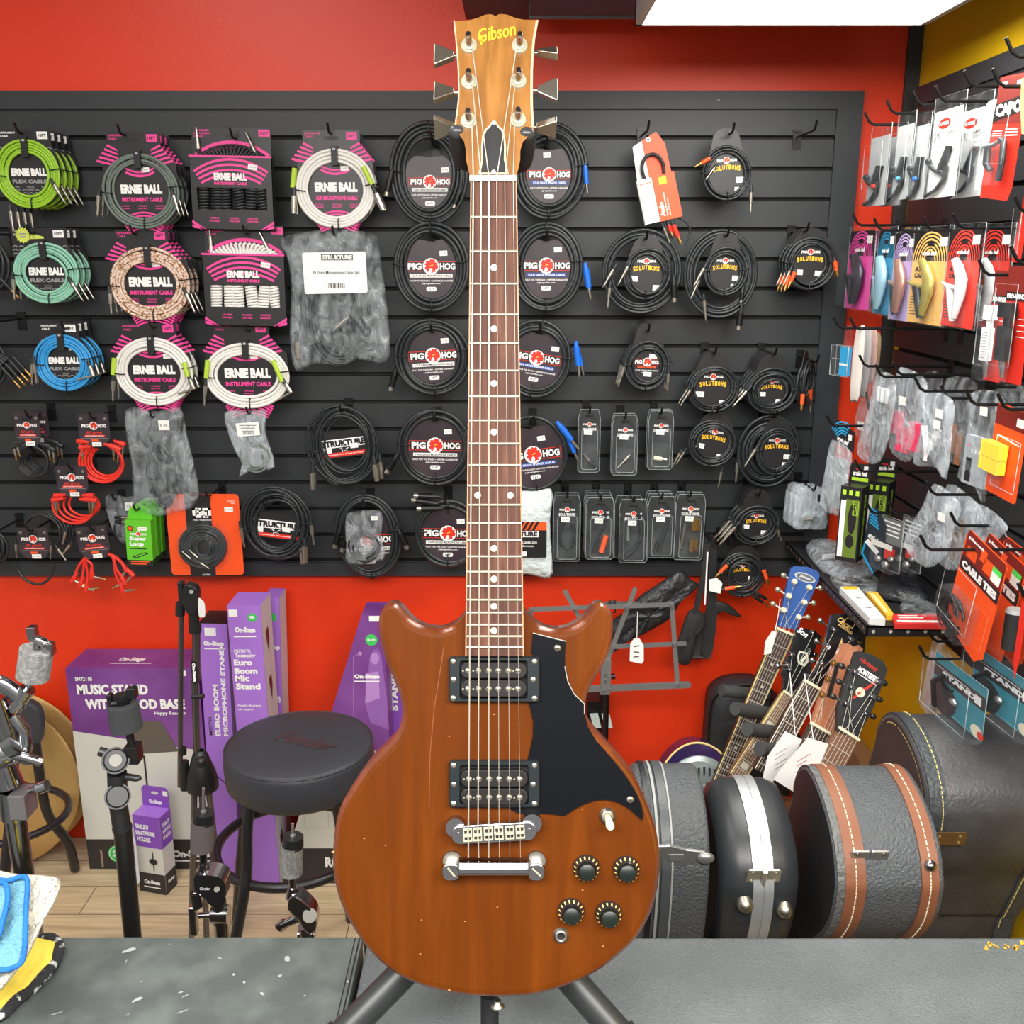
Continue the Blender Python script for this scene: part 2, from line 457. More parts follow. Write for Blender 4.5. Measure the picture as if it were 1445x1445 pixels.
out_l=[(656.5, 862), (649.5, 872), (639.6, 880.5), (624.6, 887), (609.7, 887), (594.7, 883.5), (579.8, 874.5), (569.8, 863), (561, 854), (552.4, 850.5), (544, 853), (537, 861), (532.8, 876), (533.5, 895), (537.4, 914.6), (545, 939.5), (554.9, 962), (563, 984), (566, 1001), (565.4, 1017), (561, 1031.7), (552.4, 1044), (535, 1061.6), (520, 1077), (503, 1100), (487, 1125), (476, 1148), (469.5, 1181), (467.5, 1217), (471, 1251), (480, 1281), (494, 1309), (512, 1336), (533.6, 1359.5), (558.7, 1379), (585, 1392), (620, 1402.5), (658, 1409), (699, 1411.5), (738.7, 1410), (774.7, 1403.5), (807, 1392.5), (840, 1377), (868.2, 1357), (893.4, 1334), (911.4, 1308.7), (924, 1280), (931.2, 1247), (933, 1213), (928.5, 1179), (921.5, 1155), (911.4, 1129), (898, 1101), (881, 1077), (861, 1054.5), (844, 1037), (832.5, 1021.5), (826.5, 1006), (827.7, 989), (833.9, 972), (843.9, 954.5), (856.3, 932), (863.8, 909.6), (866.2, 887), (865, 872), (861.3, 860), (854, 852.5), (846.4, 850.6), (838.9, 854), (831.4, 864), (821.4, 874.5), (806.5, 884), (789, 888.4), (771.6, 886), (759, 879.7), (749, 871), (740.5, 861), (739, 857), (720, 856), (698, 856), (676, 856), (658.5, 857)]
ol=smooth_closed([g2(*p)for p in out_l], 3)
def ring(d, y):
 o=[]
 for a, b in zip(ol, inset(ol, 1.0)):
  k=d
  py=1412-a[1]/s_
  if d>.0045 and py<902 and not(py>860 and abs(a[0])<42*s_):k=d*.62 if(py<869)else d*.9
  if py<900 and abs(a[0])<60*s_:k=min(d, .002)
  o.append((a[0]+(b[0]-a[0])*k, y, a[1]+(b[1]-a[1])*k))
 return o
m=MB()
R0=ring(.0095, 0.0);R1=ring(.0052, .0007);R2=ring(.0022, .003);R3=ring(.0004, .0068);R4=ring(0, .010);R5=ring(0, .034);R6=ring(.004, .041);R7=ring(.008, .042)
layered(m, [R0, R1], BW, True, True, False);layered(m, [R1, R2, R3, R4, R5, R6, R7], BW2, True, False, True)
# small dings in the finish
DING=M('bare_wood_chip', (206, 140, 78), .5)
for(x, y, r)in((514, 1183, .8), (544, 1193, .7), (470, 1202, 1.4), (595, 1298, .7), (656, 1300, .6), (593, 1346, .8), (702, 1280, .7), (822, 1256, .8), (851, 1335, .7), (822, 1142, .6), (697, 1008, .8), (634, 1039, .6), (634, 1397, 1.1)):
 c=g2(x, y);m.disc(c[0], c[1], r*s_*1.6, -.0002, DING, 7, rz=r*s_)
for(x0, y0, x1, y1)in((626, 912, 612, 1000), (612, 1000, 606, 1068), (606, 1068, 605, 1140)):
 a=g2(x0, y0);b=g2(x1, y1);m.add([(a[0], -.0002, a[1]), (a[0]+.0009, -.0002, a[1]), (b[0]+.0009, -.0002, b[1]), (b[0], -.0002, b[1])], [(0, 1, 2, 3)], M('grain_streak', (112, 55, 12), .5))
body=m.build('body', guitar)
# neck
m=MB();yf=-.0105
def nx(py):
 t=(py-252)/(925-252);return 664+(656.5-664)*t, 729.3+(739.3-729.3)*t
nb=[]
for py in(925, 860, 700, 500, 300, 250):
 a, b=nx(py);za=g(a, py, yf)[2];xa=g(a, py, yf)[0];xb=g(b, py, yf)[0]
 w=(xb-xa)/2;c=(xa+xb)/2
 nb.append([(c-w*cos(t), yf+.006+.0165*sin(t)*1.0, za)for t in[pi*i/10 for i in range(11)]])
layered(m, nb, wood('neck_mahogany', (128, 70, 36), (150, 86, 46), (168, 102, 58), (40, 40, 4), .35, .3), True)
m.build('neck', guitar)
m=MB()
a0, b0=nx(252);a1, b1=nx(926)
pt=[g(a0, 252, yf), g(b0, 252, yf), g(b1, 926, yf), g(a1, 926, yf)]
def quadbox(m, pt, y0, y1, mat):
 vs=[(p[0], y0, p[2])for p in pt]+[(p[0], y1, p[2])for p in pt]
 m.add(vs, [(0, 1, 2, 3), (7, 6, 5, 4), (0, 4, 5, 1), (1, 5, 6, 2), (2, 6, 7, 3), (3, 7, 4, 0)], mat)
quadbox(m, pt, yf, yf+.006, RSW)
e=.0011
quadbox(m, [pt[0], (pt[0][0]+e, 0, pt[0][2]), (pt[3][0]+e, 0, pt[3][2]), pt[3]], yf-.0002, yf+.006, BND)
quadbox(m, [(pt[1][0]-e, 0, pt[1][2]), pt[1], pt[2], (pt[2][0]-e, 0, pt[2][2])], yf-.0002, yf+.006, BND)
fb=m.build('fretboard', guitar)
for i in range(1, 23):
 py=255+915*(1-2**(-i/12));a, b=nx(py)
 m=MB();m.tube([g(a+.6, py, yf), g((a+b)/2, py, yf-.0004), g(b-.6, py, yf)], .00135, FRT, 6);m.build('fret', fb)
def fy(n):return 255+915*(1-2**(-n/12))
for n in(3, 5, 7, 9, 12.5, 12, 15, 17, 19, 21):
 if n==12.5:continue
 mid=(fy(n)+fy(n-1))/2
 for x in((674, 720)if n==12 else(697, )):
  m=MB();c=g(x, mid, yf);m.disc(c[0], c[2], .0032, yf-.0005, PEARL, 18, .0006);m.build('inlay_dot', fb)
m=MB();a=g(662.6, 256.5, yf);b=g(728.6, 248.2, yf);m.box(a[0], yf-.003, a[2], b[0], yf+.004, b[2], M('bone_nut', (216, 208, 188), .4));m.build('nut', guitar, bev=.0006)
# headstock
def hy(py):return max(-.001, -.001+(250-py)*s_*.10)
hl=[(663, 248), (660.5, 238), (658, 226), (657.5, 212), (655, 200), (648, 190), (641.8, 178.5), (642.6, 168), (644.2, 158), (646.2, 140), (646.6, 124.6), (646, 100), (644.3, 75), (642.3, 52), (639.8, 29), (649.8, 29.8), (663, 28.4), (674.7, 25), (684.6, 20.8), (691.3, 20), (696, 21), (699.3, 23.4), (702, 21), (706.2, 19.6), (716.2, 20.8), (726.2, 25), (739.5, 28), (759.9, 28.2), (757.4, 42), (755, 55), (753, 78), (752, 100), (751.8, 125), (752, 149.5), (753.6, 179.4), (748, 190), (738, 200), (734.2, 212), (734, 226), (731.5, 238), (728.5, 248)]
m=MB()
layered(m, [[g(x, y, hy(y))for x, y in hl], [g(x, y, hy(y)+.0125)for x, y in hl]], HSW, False)
# pale worn side edges
EDGE=M('worn_pale_edge', (214, 176, 150), .4)
for seg in(hl[6:15], hl[27:35]):
 for p, q in zip(seg, seg[1:]):
  s=.0013 if p[0]<700 else.0024
  sg=1 if p[0]<700 else-1
  A=g(p[0], p[1], hy(p[1])-.0003);B=g(q[0], q[1], hy(q[1])-.0003)
  m.add([A, (A[0]+sg*s, A[1], A[2]), (B[0]+sg*s, B[1], B[2]), B], [(0, 1, 2, 3)], EDGE)
hs=m.build('headstock', guitar)
m=MB();c=g(700.8, 45.5, hy(45)-.0005)
T4=Matrix.Translation((c[0], c[1], c[2]))@Matrix.Rotation(-.10, 4, 'X')
GLD=M('gold_logo', (226, 186, 52), .35)
m.T('Gibson', 0, 0, 55*s_, 21*s_, 0, GLD, radians(12), .015, .3, T4)
m.rect(-23.5*s_, -19*s_, -20.5*s_, -5*s_, 0, GLD)
v0=len(m.v)-4
for i in range(v0, len(m.v)):m.v[i]=tuple(T4@Vector(m.v[i]))
m.build('logo', hs)
TUN=[(661.9, 64.8, 626.5, 79), (662, 116, 626.5, 131), (661.4, 171, 627, 180), (733.3, 64.8, 772.5, 74.8), (731.5, 114.6, 772.5, 128), (731, 169.4, 771, 180)]
WSH=M('aged_cream_nickel', (200, 196, 172), .4, .35)
HS_T=Matrix.Rotation(-.10, 4, 'X')
for i, (x, y, bx, by)in enumerate(TUN):
 hh=hy(y);c=Vector(g(x, y, hh))
 T4=Matrix.Translation(c)@HS_T
 tn=bpy.data.objects.new('tuning_machine', None);COL.objects.link(tn);tn.parent=guitar
 m=MB();m.cyl((0, -.0022, 0), (0, 0, 0), .0076, WSH, .0082, 20, T=T4);m.cyl((0, -.004, 0), (0, -.002, 0), .0058, WSH, n=16, T=T4);m.build('washer', tn)
 m=MB();m.cyl((0, -.016, .002), (0, -.003, 0), .0031, CHR, .0036, 12, T=T4);m.cyl((0, -.018, .002), (0, -.0155, .002), .0024, CHR, .0032, 12, T=T4);m.build('post', tn)
 d=-1 if bx<700 else 1
 yb=hh+.016
 A=Vector(g(x+d*8, by, yb));B=Vector(g(bx-d*14, by, yb));Cc=Vector(g(bx, by, yb))
 m=MB();m.cyl(A, B, .0022, NIK, n=10);m.build('shaft', tn)
 # keystone button, tilted differently each
 th=(-.3, -.45, 1.0, -.9, -.2, 1.25)[i]
 hw=14.5*s_
 prof=[(-hw, -.0035), (-hw, .0035), (hw*.55, .0078*1.05), (hw, .0105), (hw, -.0105), (hw*.55, -.0078)]
 prof=[(-hw, .0036), (-hw*.4, .0062), (hw*.85, .0125), (hw, .0118), (hw, -.0118), (hw*.85, -.0125), (-hw*.4, -.0062), (-hw, -.0036)]
 R=Matrix.Translation(Cc)@Matrix.Rotation(th, 4, 'X')
 m=MB();m.plate([(d*a, b)for a, b in prof], -.0035, .007, NIK, T=R);o=m.build('button', tn, bev=.0018)
 # truss rod cover
m=MB();yc=-.0025
bell=[(674.7, 246), (677, 238), (679.3, 226), (679, 208), (680.5, 192), (685, 182), (691, 177), (694, 172), (697, 170.5), (700, 172), (703, 177), (709, 182), (712.5, 192), (714, 208), (713.4, 226), (716, 238), (717.9, 246)]
def hp(x, y, e):return g(x, y, hy(y)-e)
layered(m, [[hp(x, y, .0012)for x, y in bell], [hp(x, y, -.001)for x, y in bell]], M('cream_cover_edge', (236, 226, 176), .4), False)
cxx=696.5
layered(m, [[hp(cxx+(x-cxx)*.86, 209+(y-209)*.93, .0016)for x, y in bell], [hp(cxx+(x-cxx)*.86, 209+(y-209)*.93, 0)for x, y in bell]], BLK, False)
tc_=m.build('truss_rod_cover', guitar)
for(x, y)in((697, 173.5), (696.5, 243)):
 c=hp(x, y, .0018);m=MB();m.cyl((c[0], c[1]-.0008, c[2]), (c[0], c[1]+.002, c[2]), .0021, NIK, n=12);m.build('screw', tc_)
 # pickguard
pgo=[(752, 893), (775, 899), (798, 904.6), (797, 922), (796.8, 940), (801, 961), (810, 979), (824.4, 993), (824.5, 1007), (830, 1026), (842, 1046), (858, 1064), (878, 1088), (889, 1104), (898, 1119), (904.8, 1135), (907.3, 1150), (905.8, 1157), (895, 1147), (884, 1138), (871, 1131.5), (856, 1128), (841, 1128.8), (826.3, 1133), (812, 1140.5), (796, 1150.4), (786, 1149), (772, 1147.4), (758, 1147.6), (740, 1148), (729, 1146), (720.5, 1141), (715, 1137), (722, 1133), (755, 1133), (755, 1074), (744, 1073), (748.5, 1055), (752, 1038), (752.3, 1018), (749, 1002), (745.5, 988), (758, 986), (758, 926), (749.5, 922)]
m=MB();pt2=[g2(*p)for p in pgo]
m.plate(pt2, -.0022, .0021, PG)
ow=M('pickguard_bevel', (150, 148, 142), .45)
for seg in(pgo[0:3], pgo[4:9]):
 for p, q in zip(seg, seg[1:]):
  A, B=g2(*p), g2(*q);m.tube([(A[0], -.0018, A[1]), (B[0], -.0018, B[1])], .0006, ow, 6)
pgd=m.build('pickguard', guitar)
for(x, y)in((786.5, 914), (889, 1127.5)):
 c=g2(x, y);m=MB();m.lathe([(0, .0016), (.0022, .0012), (.0034, 0)], NIK, 14, Matrix.Translation((c[0], -.0022, c[1]))@Matrix.Rotation(pi/2, 4, 'X'));m.disc(c[0], c[1], .0011, -.004, BLK, 8);m.build('screw', pgd)
 # pickups
def rr(x0, z0, x1, z1, r, k=5):
 o=[]
 for cx_, cz_, a in((x1-r, z1-r, 0), (x0+r, z1-r, 90), (x0+r, z0+r, 180), (x1-r, z0+r, 270)):
  for i in range(k+1):
   t=radians(a+90*i/k);o.append((cx_+r*cos(t), cz_+r*sin(t)))
 return o
def pickup(x0, y0, x1, y1, ix0, iy0, ix1, iy1, bob, px_, side):
 pk=bpy.data.objects.new('pickup', None);COL.objects.link(pk);pk.parent=guitar
 A=g2(x0, y1);B=g2(x1, y0);c=g2(ix0, iy1);d=g2(ix1, iy0)
 oo=rr(A[0], A[1], B[0], B[1], .003);ii=rr(c[0], c[1], d[0], d[1], .003)
 n=len(oo);h=.0072
 m=MB()
 vs=[(a[0], -.0006, a[1])for a in oo]+[(a[0], -h+.001, a[1])for a in oo]+[(a[0], -h, a[1])for a in inset(oo, .001)]+[(a[0], -h, a[1])for a in ii]+[(a[0], -.0008, a[1])for a in ii]
 fs=[(j*n+i, j*n+(i+1)%n, (j+1)*n+(i+1)%n, (j+1)*n+i)for j in range(4)for i in range(n)]
 m.add(vs, fs, PKR);m.add([(a[0], -.001, a[1])for a in ii], [list(range(n))], M('pickup_well', (10, 10, 10), .8));m.build('mounting_ring', pk)
 for(b0, b1)in bob:
  a=g2(ix0+1.5, b1);b=g2(ix1-1.5, b0)
  r=(b[1]-a[1])*.48;o=rr(a[0], a[1], b[0], b[1], r, 7)
  m=MB();layered(m, [[(q[0], -.0094, q[1])for q in inset(o, .0008)], [(q[0], -.0088, q[1])for q in o], [(q[0], -.0015, q[1])for q in o]], PKB, False);bb=m.build('bobbin', pk)
  for x in px_:
   q=g2(x, (b0+b1)/2+.5);m=MB()
   m.lathe([(0, .0014), (.0019, .0011), (.0029, 0)], STEEL, 14, Matrix.Translation((q[0], -.0094, q[1]))@Matrix.Rotation(pi/2, 4, 'X'))
   m.rect(q[0]-.0026, q[1]-.0003, q[0]+.0026, q[1]+.0003, -.0110, BLK, 0, rot=(x*7%3)-.6);m.build('pole_screw', bb)
  for x in(px_[0]-7, px_[1]-7, px_[4]+7):
   q=g2(x, (b0+b1)/2+.5);m=MB();m.disc(q[0], q[1], .0009, -.00945, FRT, 8);m.build('rivet', bb)
 for(x, y)in((x0+6, y0+6.5), (x1-7, y0+6.5), (x0+6, y1-5.5), (x1-7, y1-5.5), (x0+6.5, (y0+y1)/2), (x1-9, (y0+y1)/2)):
  q=g2(x, y);m=MB();m.lathe([(0, .0006), (.0012, .0010), (.0026, 0)], NIK, 12, Matrix.Translation((q[0], -h, q[1]))@Matrix.Rotation(pi/2, 4, 'X'));m.build('screw', pk)
pickup(634, 925.5, 761, 989, 649, 930.5, 744.5, 984, ((933, 955), (957.5, 981)), (661, 675.4, 690, 703.4, 717.4, 730.8), 0)
pickup(634.5, 1071.3, 761, 1136.8, 649, 1077, 746, 1132, ((1083.5, 1107), (1109.5, 1132.5)), (662.4, 676, 690.6, 704.7, 718.7, 733.2), 1)
# bridge
br=bpy.data.objects.new('bridge', None);COL.objects.link(br);br.parent=guitar
L_=Vector(g(645, 1171.6, 0));R_=Vector(g(750, 1165.6, 0));ax=(R_-L_).normalized();tl=atan2(ax.z, ax.x)
Cb=(L_+R_)/2
TB=Matrix.Translation(Cb)@Matrix.Rotation(-tl, 4, 'Y')
hw=(R_-L_).length/2+7*s_
m=MB();m.plate(rr(-hw, -.0088, hw, .0088, .0085, 7), -.0155, .011, CHR, T=TB);m.build('base', br, bev=.001)
for sgn in(-1, 1):
 m=MB();m.cyl((sgn*(hw-.004), -.0125, .006), (sgn*(hw-.004), 0, .006), .0092, CHR, n=20, T=TB);m.build('stud', br)
 m=MB();m.cyl((sgn*(hw-.007), -.0165, 0), (sgn*(hw-.007), -.015, 0), .0026, CHR, n=14, T=TB);m.build('screw', br)
sx_=(661, 674.6, 689.8, 704.3, 719.5, 734)
SAD=M('cream_metal_saddle', (212, 206, 178), .35, .5)
for i, x in enumerate(sx_):
 lx=(g(x, 1168)[0]-Cb.x)/cos(tl)
 m=MB();m.box(lx-.0042, -.0185, -.0012, lx+.0042, -.0150, .0012, SAD, T=TB)
 m.box(lx-.0042, -.0168, -.0062, lx+.0042, -.0150, -.0048, SAD, T=TB);m.box(lx-.0042, -.0168, .0046, lx+.0042, -.0150, .0060, SAD, T=TB)
 for q in(-.0042, -.0005, .0032):m.box(lx+q, -.0164, -.006, lx+q+.001, -.0150, .006, SAD, T=TB)
 m.box(lx-.0040, -.01555, -.0055, lx+.0040, -.0153, .0055, BLK, T=TB)
 m.build('saddle', br)
 # tailpiece
tp=bpy.data.objects.new('tailpiece', None);COL.objects.link(tp);tp.parent=guitar
a=g(648, 1233.5, -.008);b=g(746, 1210, -.008)
m=MB()
prof=[(-.004, 0), (-.0165, .001), (-.0195, .004), (-.0195, .009), (-.016, .0145), (-.006, .0162), (-.004, .014)]
vs=[]
for x in(a[0], b[0]):vs+=[(x, q[0], a[2]+q[1])for q in prof]
n=len(prof)
m.add(vs, [list(range(n)), list(range(n, 2*n))[::-1]]+[(i, (i+1)%n, n+(i+1)%n, n+i)for i in range(n)], CHR)
for x0_, x1_ in((625.5, 650), (744, 768)):
 c=g(x0_, 1234.5);d=g(x1_, 1211)
 m.plate(rr(c[0], c[2], d[0], d[2], .0065, 6), -.0155, .013, CHR)
m.build('bar', tp, bev=.0012)
for x, rt in((638.5, .9), (756.5, .75)):
 q=g2(x, 1221.5);m=MB()
 m.cyl((q[0], -.0175, q[1]), (q[0], 0, q[1]), .0062, CHR, .0068, 20);m.cyl((q[0], -.006, q[1]+.0065), (q[0], 0, q[1]+.0065), .009, NIK, n=20)
 m.rect(q[0]-.0055, q[1]-.0009, q[0]+.0055, q[1]+.0009, -.0177, M('screw_slot', (196, 190, 170), .4, .6), 0, rot=-rt);m.build('stud', tp)
for x in sx_:
 q=g2(x+.2, 1210);m=MB();m.cyl((q[0]-.0025, -.012, q[1]), (q[0]+.0025, -.012, q[1]), .002, GOLD, n=8);m.build('ball_end', tp)
 # strings
nxs=(668, 679, 690, 701, 712.4, 724.2);tx=(661, 675.5, 689.8, 704.7, 719.5, 734.5)
post={0:2, 1:1, 2:0, 3:3, 4:4, 5:5}
for i in range(6):
 r=(.00078, .00068, .0006, .0003, .00026, .00022)[i];r2=(.0008, .0007, .0006, .00055, .0005, .0005)[i]
 P0=TUN[post[i]]
 po=4.5 if P0[0]<700 else-4.5
 path=[g(P0[0]+po, P0[1]+2, hy(P0[1])-.006), g(nxs[i], 250, yf-.0034), g(nxs[i], 254, yf-.0032), g(sx_[i], 1169, -.0192), g(tx[i], 1210, -.012)]
 m=MB();m.tube(path, r, STRG, 6, rs=[r2, r2, r, r, r]);m.build('string', guitar)
 # controls
KB=M('black_knob_skirt', (38, 36, 38), .2, coat=.6);KT=M('black_knob_top', (16, 26, 22), .4)
for(x, y, tick)in((827, 1224, 0), (883.5, 1225.5, 1), (805.5, 1285, 2), (858.5, 1289, 3)):
 kn=bpy.data.objects.new('control_knob', None);COL.objects.link(kn);kn.parent=guitar
 q=g2(x, y);TK=Matrix.Translation((q[0], 0, q[1]))@Matrix.Rotation(pi/2, 4, 'X')
 m=MB();m.lathe([(.0128, .0006), (.0132, .002), (.0128, .0034), (.0088, .0105)], KB, 32, TK)
 for k in range(16):
  t=2*pi*k/16+.15
  if-2.2<t-2*pi<-.9 and False:continue
  for rr_, hh in((.0116, .0056), ):
   ca, sa=cos(t), sin(t)
   for(w, l0, l1)in((.0006, .0104, .0122), ):
    pts=[(ca*l+sa*w*e_, sa*l-ca*w*e_, .0034+(.0128-l)*1.77+.0005)for l, e_ in((l0, -1), (l0, 1), (l1, 1), (l1, -1))]
    m.add(pts, [(0, 1, 2, 3)], YEL if False else M('gold_numerals', (232, 214, 130), .4), False, TK)
 m.build('skirt', kn)
 m=MB();m.lathe([(.0084, .0095), (.0080, .0145), (.0076, .015), (0, .015)], KT, 28, TK);m.build('cap', kn)
sw=bpy.data.objects.new('toggle_switch', None);COL.objects.link(sw);sw.parent=guitar
q=g2(857, 1151);TK=Matrix.Translation((q[0], 0, q[1]))@Matrix.Rotation(pi/2, 4, 'X')
m=MB();m.lathe([(.0082, 0), (.0082, .0016), (.006, .0022), (.006, .0042), (.0042, .0046), (.0036, .0036), (0, .0036)], NIK, 24, TK);m.build('collar', sw)
m=MB();m.tube([(q[0], -.003, q[1]), (q[0]+.0006, -.012, q[1]-.003), (q[0]+.0012, -.018, q[1]-.005), (q[0]+.0014, -.020, q[1]-.006)], .003, CRM, 10, rs=[.0026, .0036, .0042, .0026]);m.build('tip', sw)
q=g2(791.5, 1319.5);TK=Matrix.Translation((q[0], 0, q[1]))@Matrix.Rotation(pi/2, 4, 'X')
m=MB();m.lathe([(.0078, 0), (.0078, .001), (.0058, .0016), (.0058, .004), (.004, .0044), (.0035, .0036), (.0034, -.001)], NIK, 24, TK);m.disc(q[0], q[1], .0034, -.0012, BLK, 14);m.build('output_jack', guitar)
m=MB();q=g(702, 1411.5, .018);m.lathe([(.0035, 0), (.0035, .003), (.007, .005), (.0072, .007), (.005, .0085), (0, .009)], NIK, 16, Matrix.Translation(q)@Matrix.Rotation(pi, 4, 'X'));m.build('strap_button', guitar)
# ------------------------------------------------------------------ guitar stand
FOAM=M('black_foam', (30, 31, 33), .65, bump=(400, .2, .001))
st=thing('guitar_stand', 'black tripod guitar stand holding the brown electric guitar', 'guitar stand', (gb.x, gb.y+.11, ZB))
W=lambda x, y, e:(Matrix.Translation(gb)@Matrix.Rotation(-TH, 4, 'X'))@Vector(g(x, y, e))
hubp=W(690, 1250, .10);top=W(698, 238, .075)
m=MB();m.cyl(hubp, top, .0105, BLKM, n=14);m.cyl(hubp.lerp(top, .42), hubp.lerp(top, .47), .0155, BLK, n=14);m.build('post', st, world=True)
m=MB()
m.cyl(hubp+Vector((0, -.0, -.035)), hubp+Vector((0, .006, .03)), .024, BLK, n=16);m.build('hub', st, world=True)
for q in((444, 1500), (909, 1500)):
 f=PZ(q[0], q[1], ZB+.017)
 d=(f-hubp).normalized()
 lg=MB();lg.cyl(hubp, f, .0155, M('stand_tube', (44, 46, 46), .38, .2), n=16);lo=lg.build('leg', st, world=True)
 mm=MB();mm.cyl(f-d*.035, f+d*.004, .0185, RUB, n=16);k=mm.build('rubber_foot', st, world=True)
 k.parent=lo;k.location=(0, 0, 0)
bk=Vector((hubp.x, hubp.y+.10, ZB+.014))
m=MB();m.cyl(hubp, bk, .012, BLKM, n=14);m.build('leg', st, world=True)
cr=W(691, 1400, .058);cr2=W(691, 1475, .05)
m=MB();m.cyl(hubp, cr, .010, BLK, n=12);m.cyl(W(691, 1405, .045), W(691, 1450, .045), .0092, BLK, n=14);m.build('lower_bracket', st, world=True)
m=MB()
for sgn in(-1, 1):
 c0=W(691, 1378, .056);c1=W(691+sgn*60, 1376, .056)
 m.tube(smooth_open([c0, c0 .lerp(c1, .8), c1], 4), .0075, FOAM, 10)
m.build('cradle_arm', st, world=True)
m=MB();yk=[W(660, 228, .060), W(678, 242, .070), W(698, 244, .074), W(718, 242, .070), W(730, 230, .060)]
m.tube(smooth_open(yk, 5), .0075, BLK, 10);m.build('yoke', st, world=True)
for q in([(661, 230, .058), (652, 226, .046), (648, 212, .030), (646, 196, .016), (645, 186, .008)], [(729, 232, .058), (738, 229, .046), (742, 214, .030), (743.5, 199, .016), (743, 189, .008)]):
 pth=smooth_open([W(*a)for a in q], 5)
 m=MB();m.tube(pth, .0088, FOAM, 16);m.ball(pth[-1], .0088, M('shiny_black_cap', (60, 62, 64), .25), 14, (1, .8, .8));m.build('yoke_arm', st, world=True)
 # ------------------------------------------------------------------ bench cases and cloths
VIN=M('scuffed_black_top', (68, 75, 73), .55, bump=(160, .15, .002), var=(24, (94, 102, 99), .42, .85))
VTX=M('textured_black_vinyl', (80, 86, 88), .55, bump=(420, .7, .003), var=(7, (100, 106, 108), .4, .8))
XSEAM=-.177;YB=1.031
cl=thing('road_case', 'black scuffed smooth-topped case at the bottom left under the cloths', 'case', (-.8, .75, 0))
m=MB();m.box(-1.45, .5, .0, XSEAM-.004, YB, ZB, VIN)
rnd=random.Random(4);SCF=M('scuff_mark', (150, 155, 152), .6)
for(x, y, l, w, a)in((183, 1340, 26, 6, -.3), (405, 1352, 12, 7, .2), (195, 1410, 14, 7, -.4), (262, 1405, 10, 3, -.5), (310, 1352, 8, 2, .3), (395, 1377, 7, 4, 0), (370, 1402, 9, 4, .3), (200, 1385, 6, 2, -.4), (345, 1386, 5, 3, .2), (80, 1430, 18, 2, -.4), (238, 1333, 8, 1.5, -.6), (180, 1432, 7, 3, -.5), (255, 1400, 8, 2.5, -.3), (490, 1385, 5, 3, .2), (178, 1356, 2, 7, .1), (258, 1427, 20, 2, -.5), (330, 1375, 4, 3, 0), (430, 1405, 4, 2, .3)):
 c=PZ(x, y, ZB+.0006);u=dep(c)/F;pts=[]
 for i in range(9):
  t=2*pi*i/9;r=rnd.uniform(.5, 1.1)
  ex, ey=l/2*r*cos(t), w*r*sin(t)
  pts.append((c.x+(ex*cos(a)-ey*sin(a))*u, c.y+(ex*sin(-a)+ey*cos(a))*u, c.z))
 m.add(pts, [list(range(9))], SCF)
m.build('shell', cl, world=True)
m=MB()
for xs, w in((XSEAM-.008, .0016), (XSEAM-.013, .001)):
 m.box(xs, .5, ZB-.001, xs+w, YB-.002, ZB+.0008, M('seam_edge', (16, 17, 18), .5))
m.build('edge_seam', cl, world=True)
ca=thing('amplifier_cabinet', 'black textured vinyl cabinet top at the bottom right with worn gold lettering', 'amplifier', (.5, .75, 0))
m=MB();m.box(XSEAM+.002, .5, 0, .95, YB+.004, ZB-.002, VTX);m.build('shell', ca, world=True, bev=.005)
m=MB()
rnd=random.Random(9);GF=M('gold_leaf', (214, 160, 50), .4)
for(x, y)in((1392, 1338), (1406, 1336), (1421, 1337), (1437, 1336), (1398, 1333), (1443, 1331), (1430, 1340)):
 for k in range(4):
  c=PZ(x+rnd.uniform(-4, 4), y+rnd.uniform(-3, 3), ZB-.0012);u=dep(c)/F;a=rnd.uniform(0, 3)
  pts=[(c.x+cos(a+2*pi*i/5)*u*rnd.uniform(1, 3.2), c.y+sin(a+2*pi*i/5)*u*rnd.uniform(1.5, 4), c.z)for i in range(5)]
  m.add(pts, [list(range(5))], GF)
m.build('lettering', ca, world=True)
def cloth(name, label, outline, lay, th, mat, edge=None, ew=.004, amp=.004, seed=1, base=False):
 """cloth heaped on the bench: outline on a slope rising away from the camera, thickness th"""
 sm=smooth_closed([Vector(p)for p in outline], 5);n=len(sm);c=sum(sm, Vector((0, 0)))/n
 rnd=random.Random(seed);ph=[rnd.uniform(0, 6)for _ in range(4)]
 def at(x, y, out=0.0):
  Y=.850+(1415-y)/180*.135-lay
  p=P(x, y, Y);q=p-Vector((0, .6, .8))*0
  w=amp*(sin(x*.11+ph[0])*cos(y*.09+ph[1])+.5*sin(x*.23+y*.17+ph[2]))
  d=(Vector((0, 0, H))-p).normalized()
  return q+d*(out+(w if out>th*.5 else 0))
 b=at(c.x, c.y);root=thing(name, label, 'cloth', (b.x, b.y, ZB), group='cloths heaped at the bench corner')
 m=MB();rings_=[]
 for s, o in((.03, -.9), (.3, -.9), (.6, -.5), (1, 0), (.99, .5), (.95, .9), (.82, 1), (.6, 1), (.35, 1), (.03, 1)):
  r=[]
  for p in sm:
   q=c+(p-c)*s;v=at(q.x, q.y, th*max(o, 0))
   if o<0 and base:v=P(-25+(p.x-c.x)*s, 1372+(p.y-c.y)*s, .95);v.z=ZB+(.001 if o<-.6 else.03)
   elif o<0:v=at(q.x, q.y, -.002)
   v.z=max(v.z, ZB+.001);r.append(tuple(v))
  rings_.append(r)
 layered(m, rings_, mat, True);m.build('fabric', root, world=True)
 if edge:
  e=MB();e.tube([at(p.x, p.y, th*.6)+Vector((0, 0, .003))for p in sm], ew, edge, 8, closed=True);e.build('hem', root, world=True)
 return root
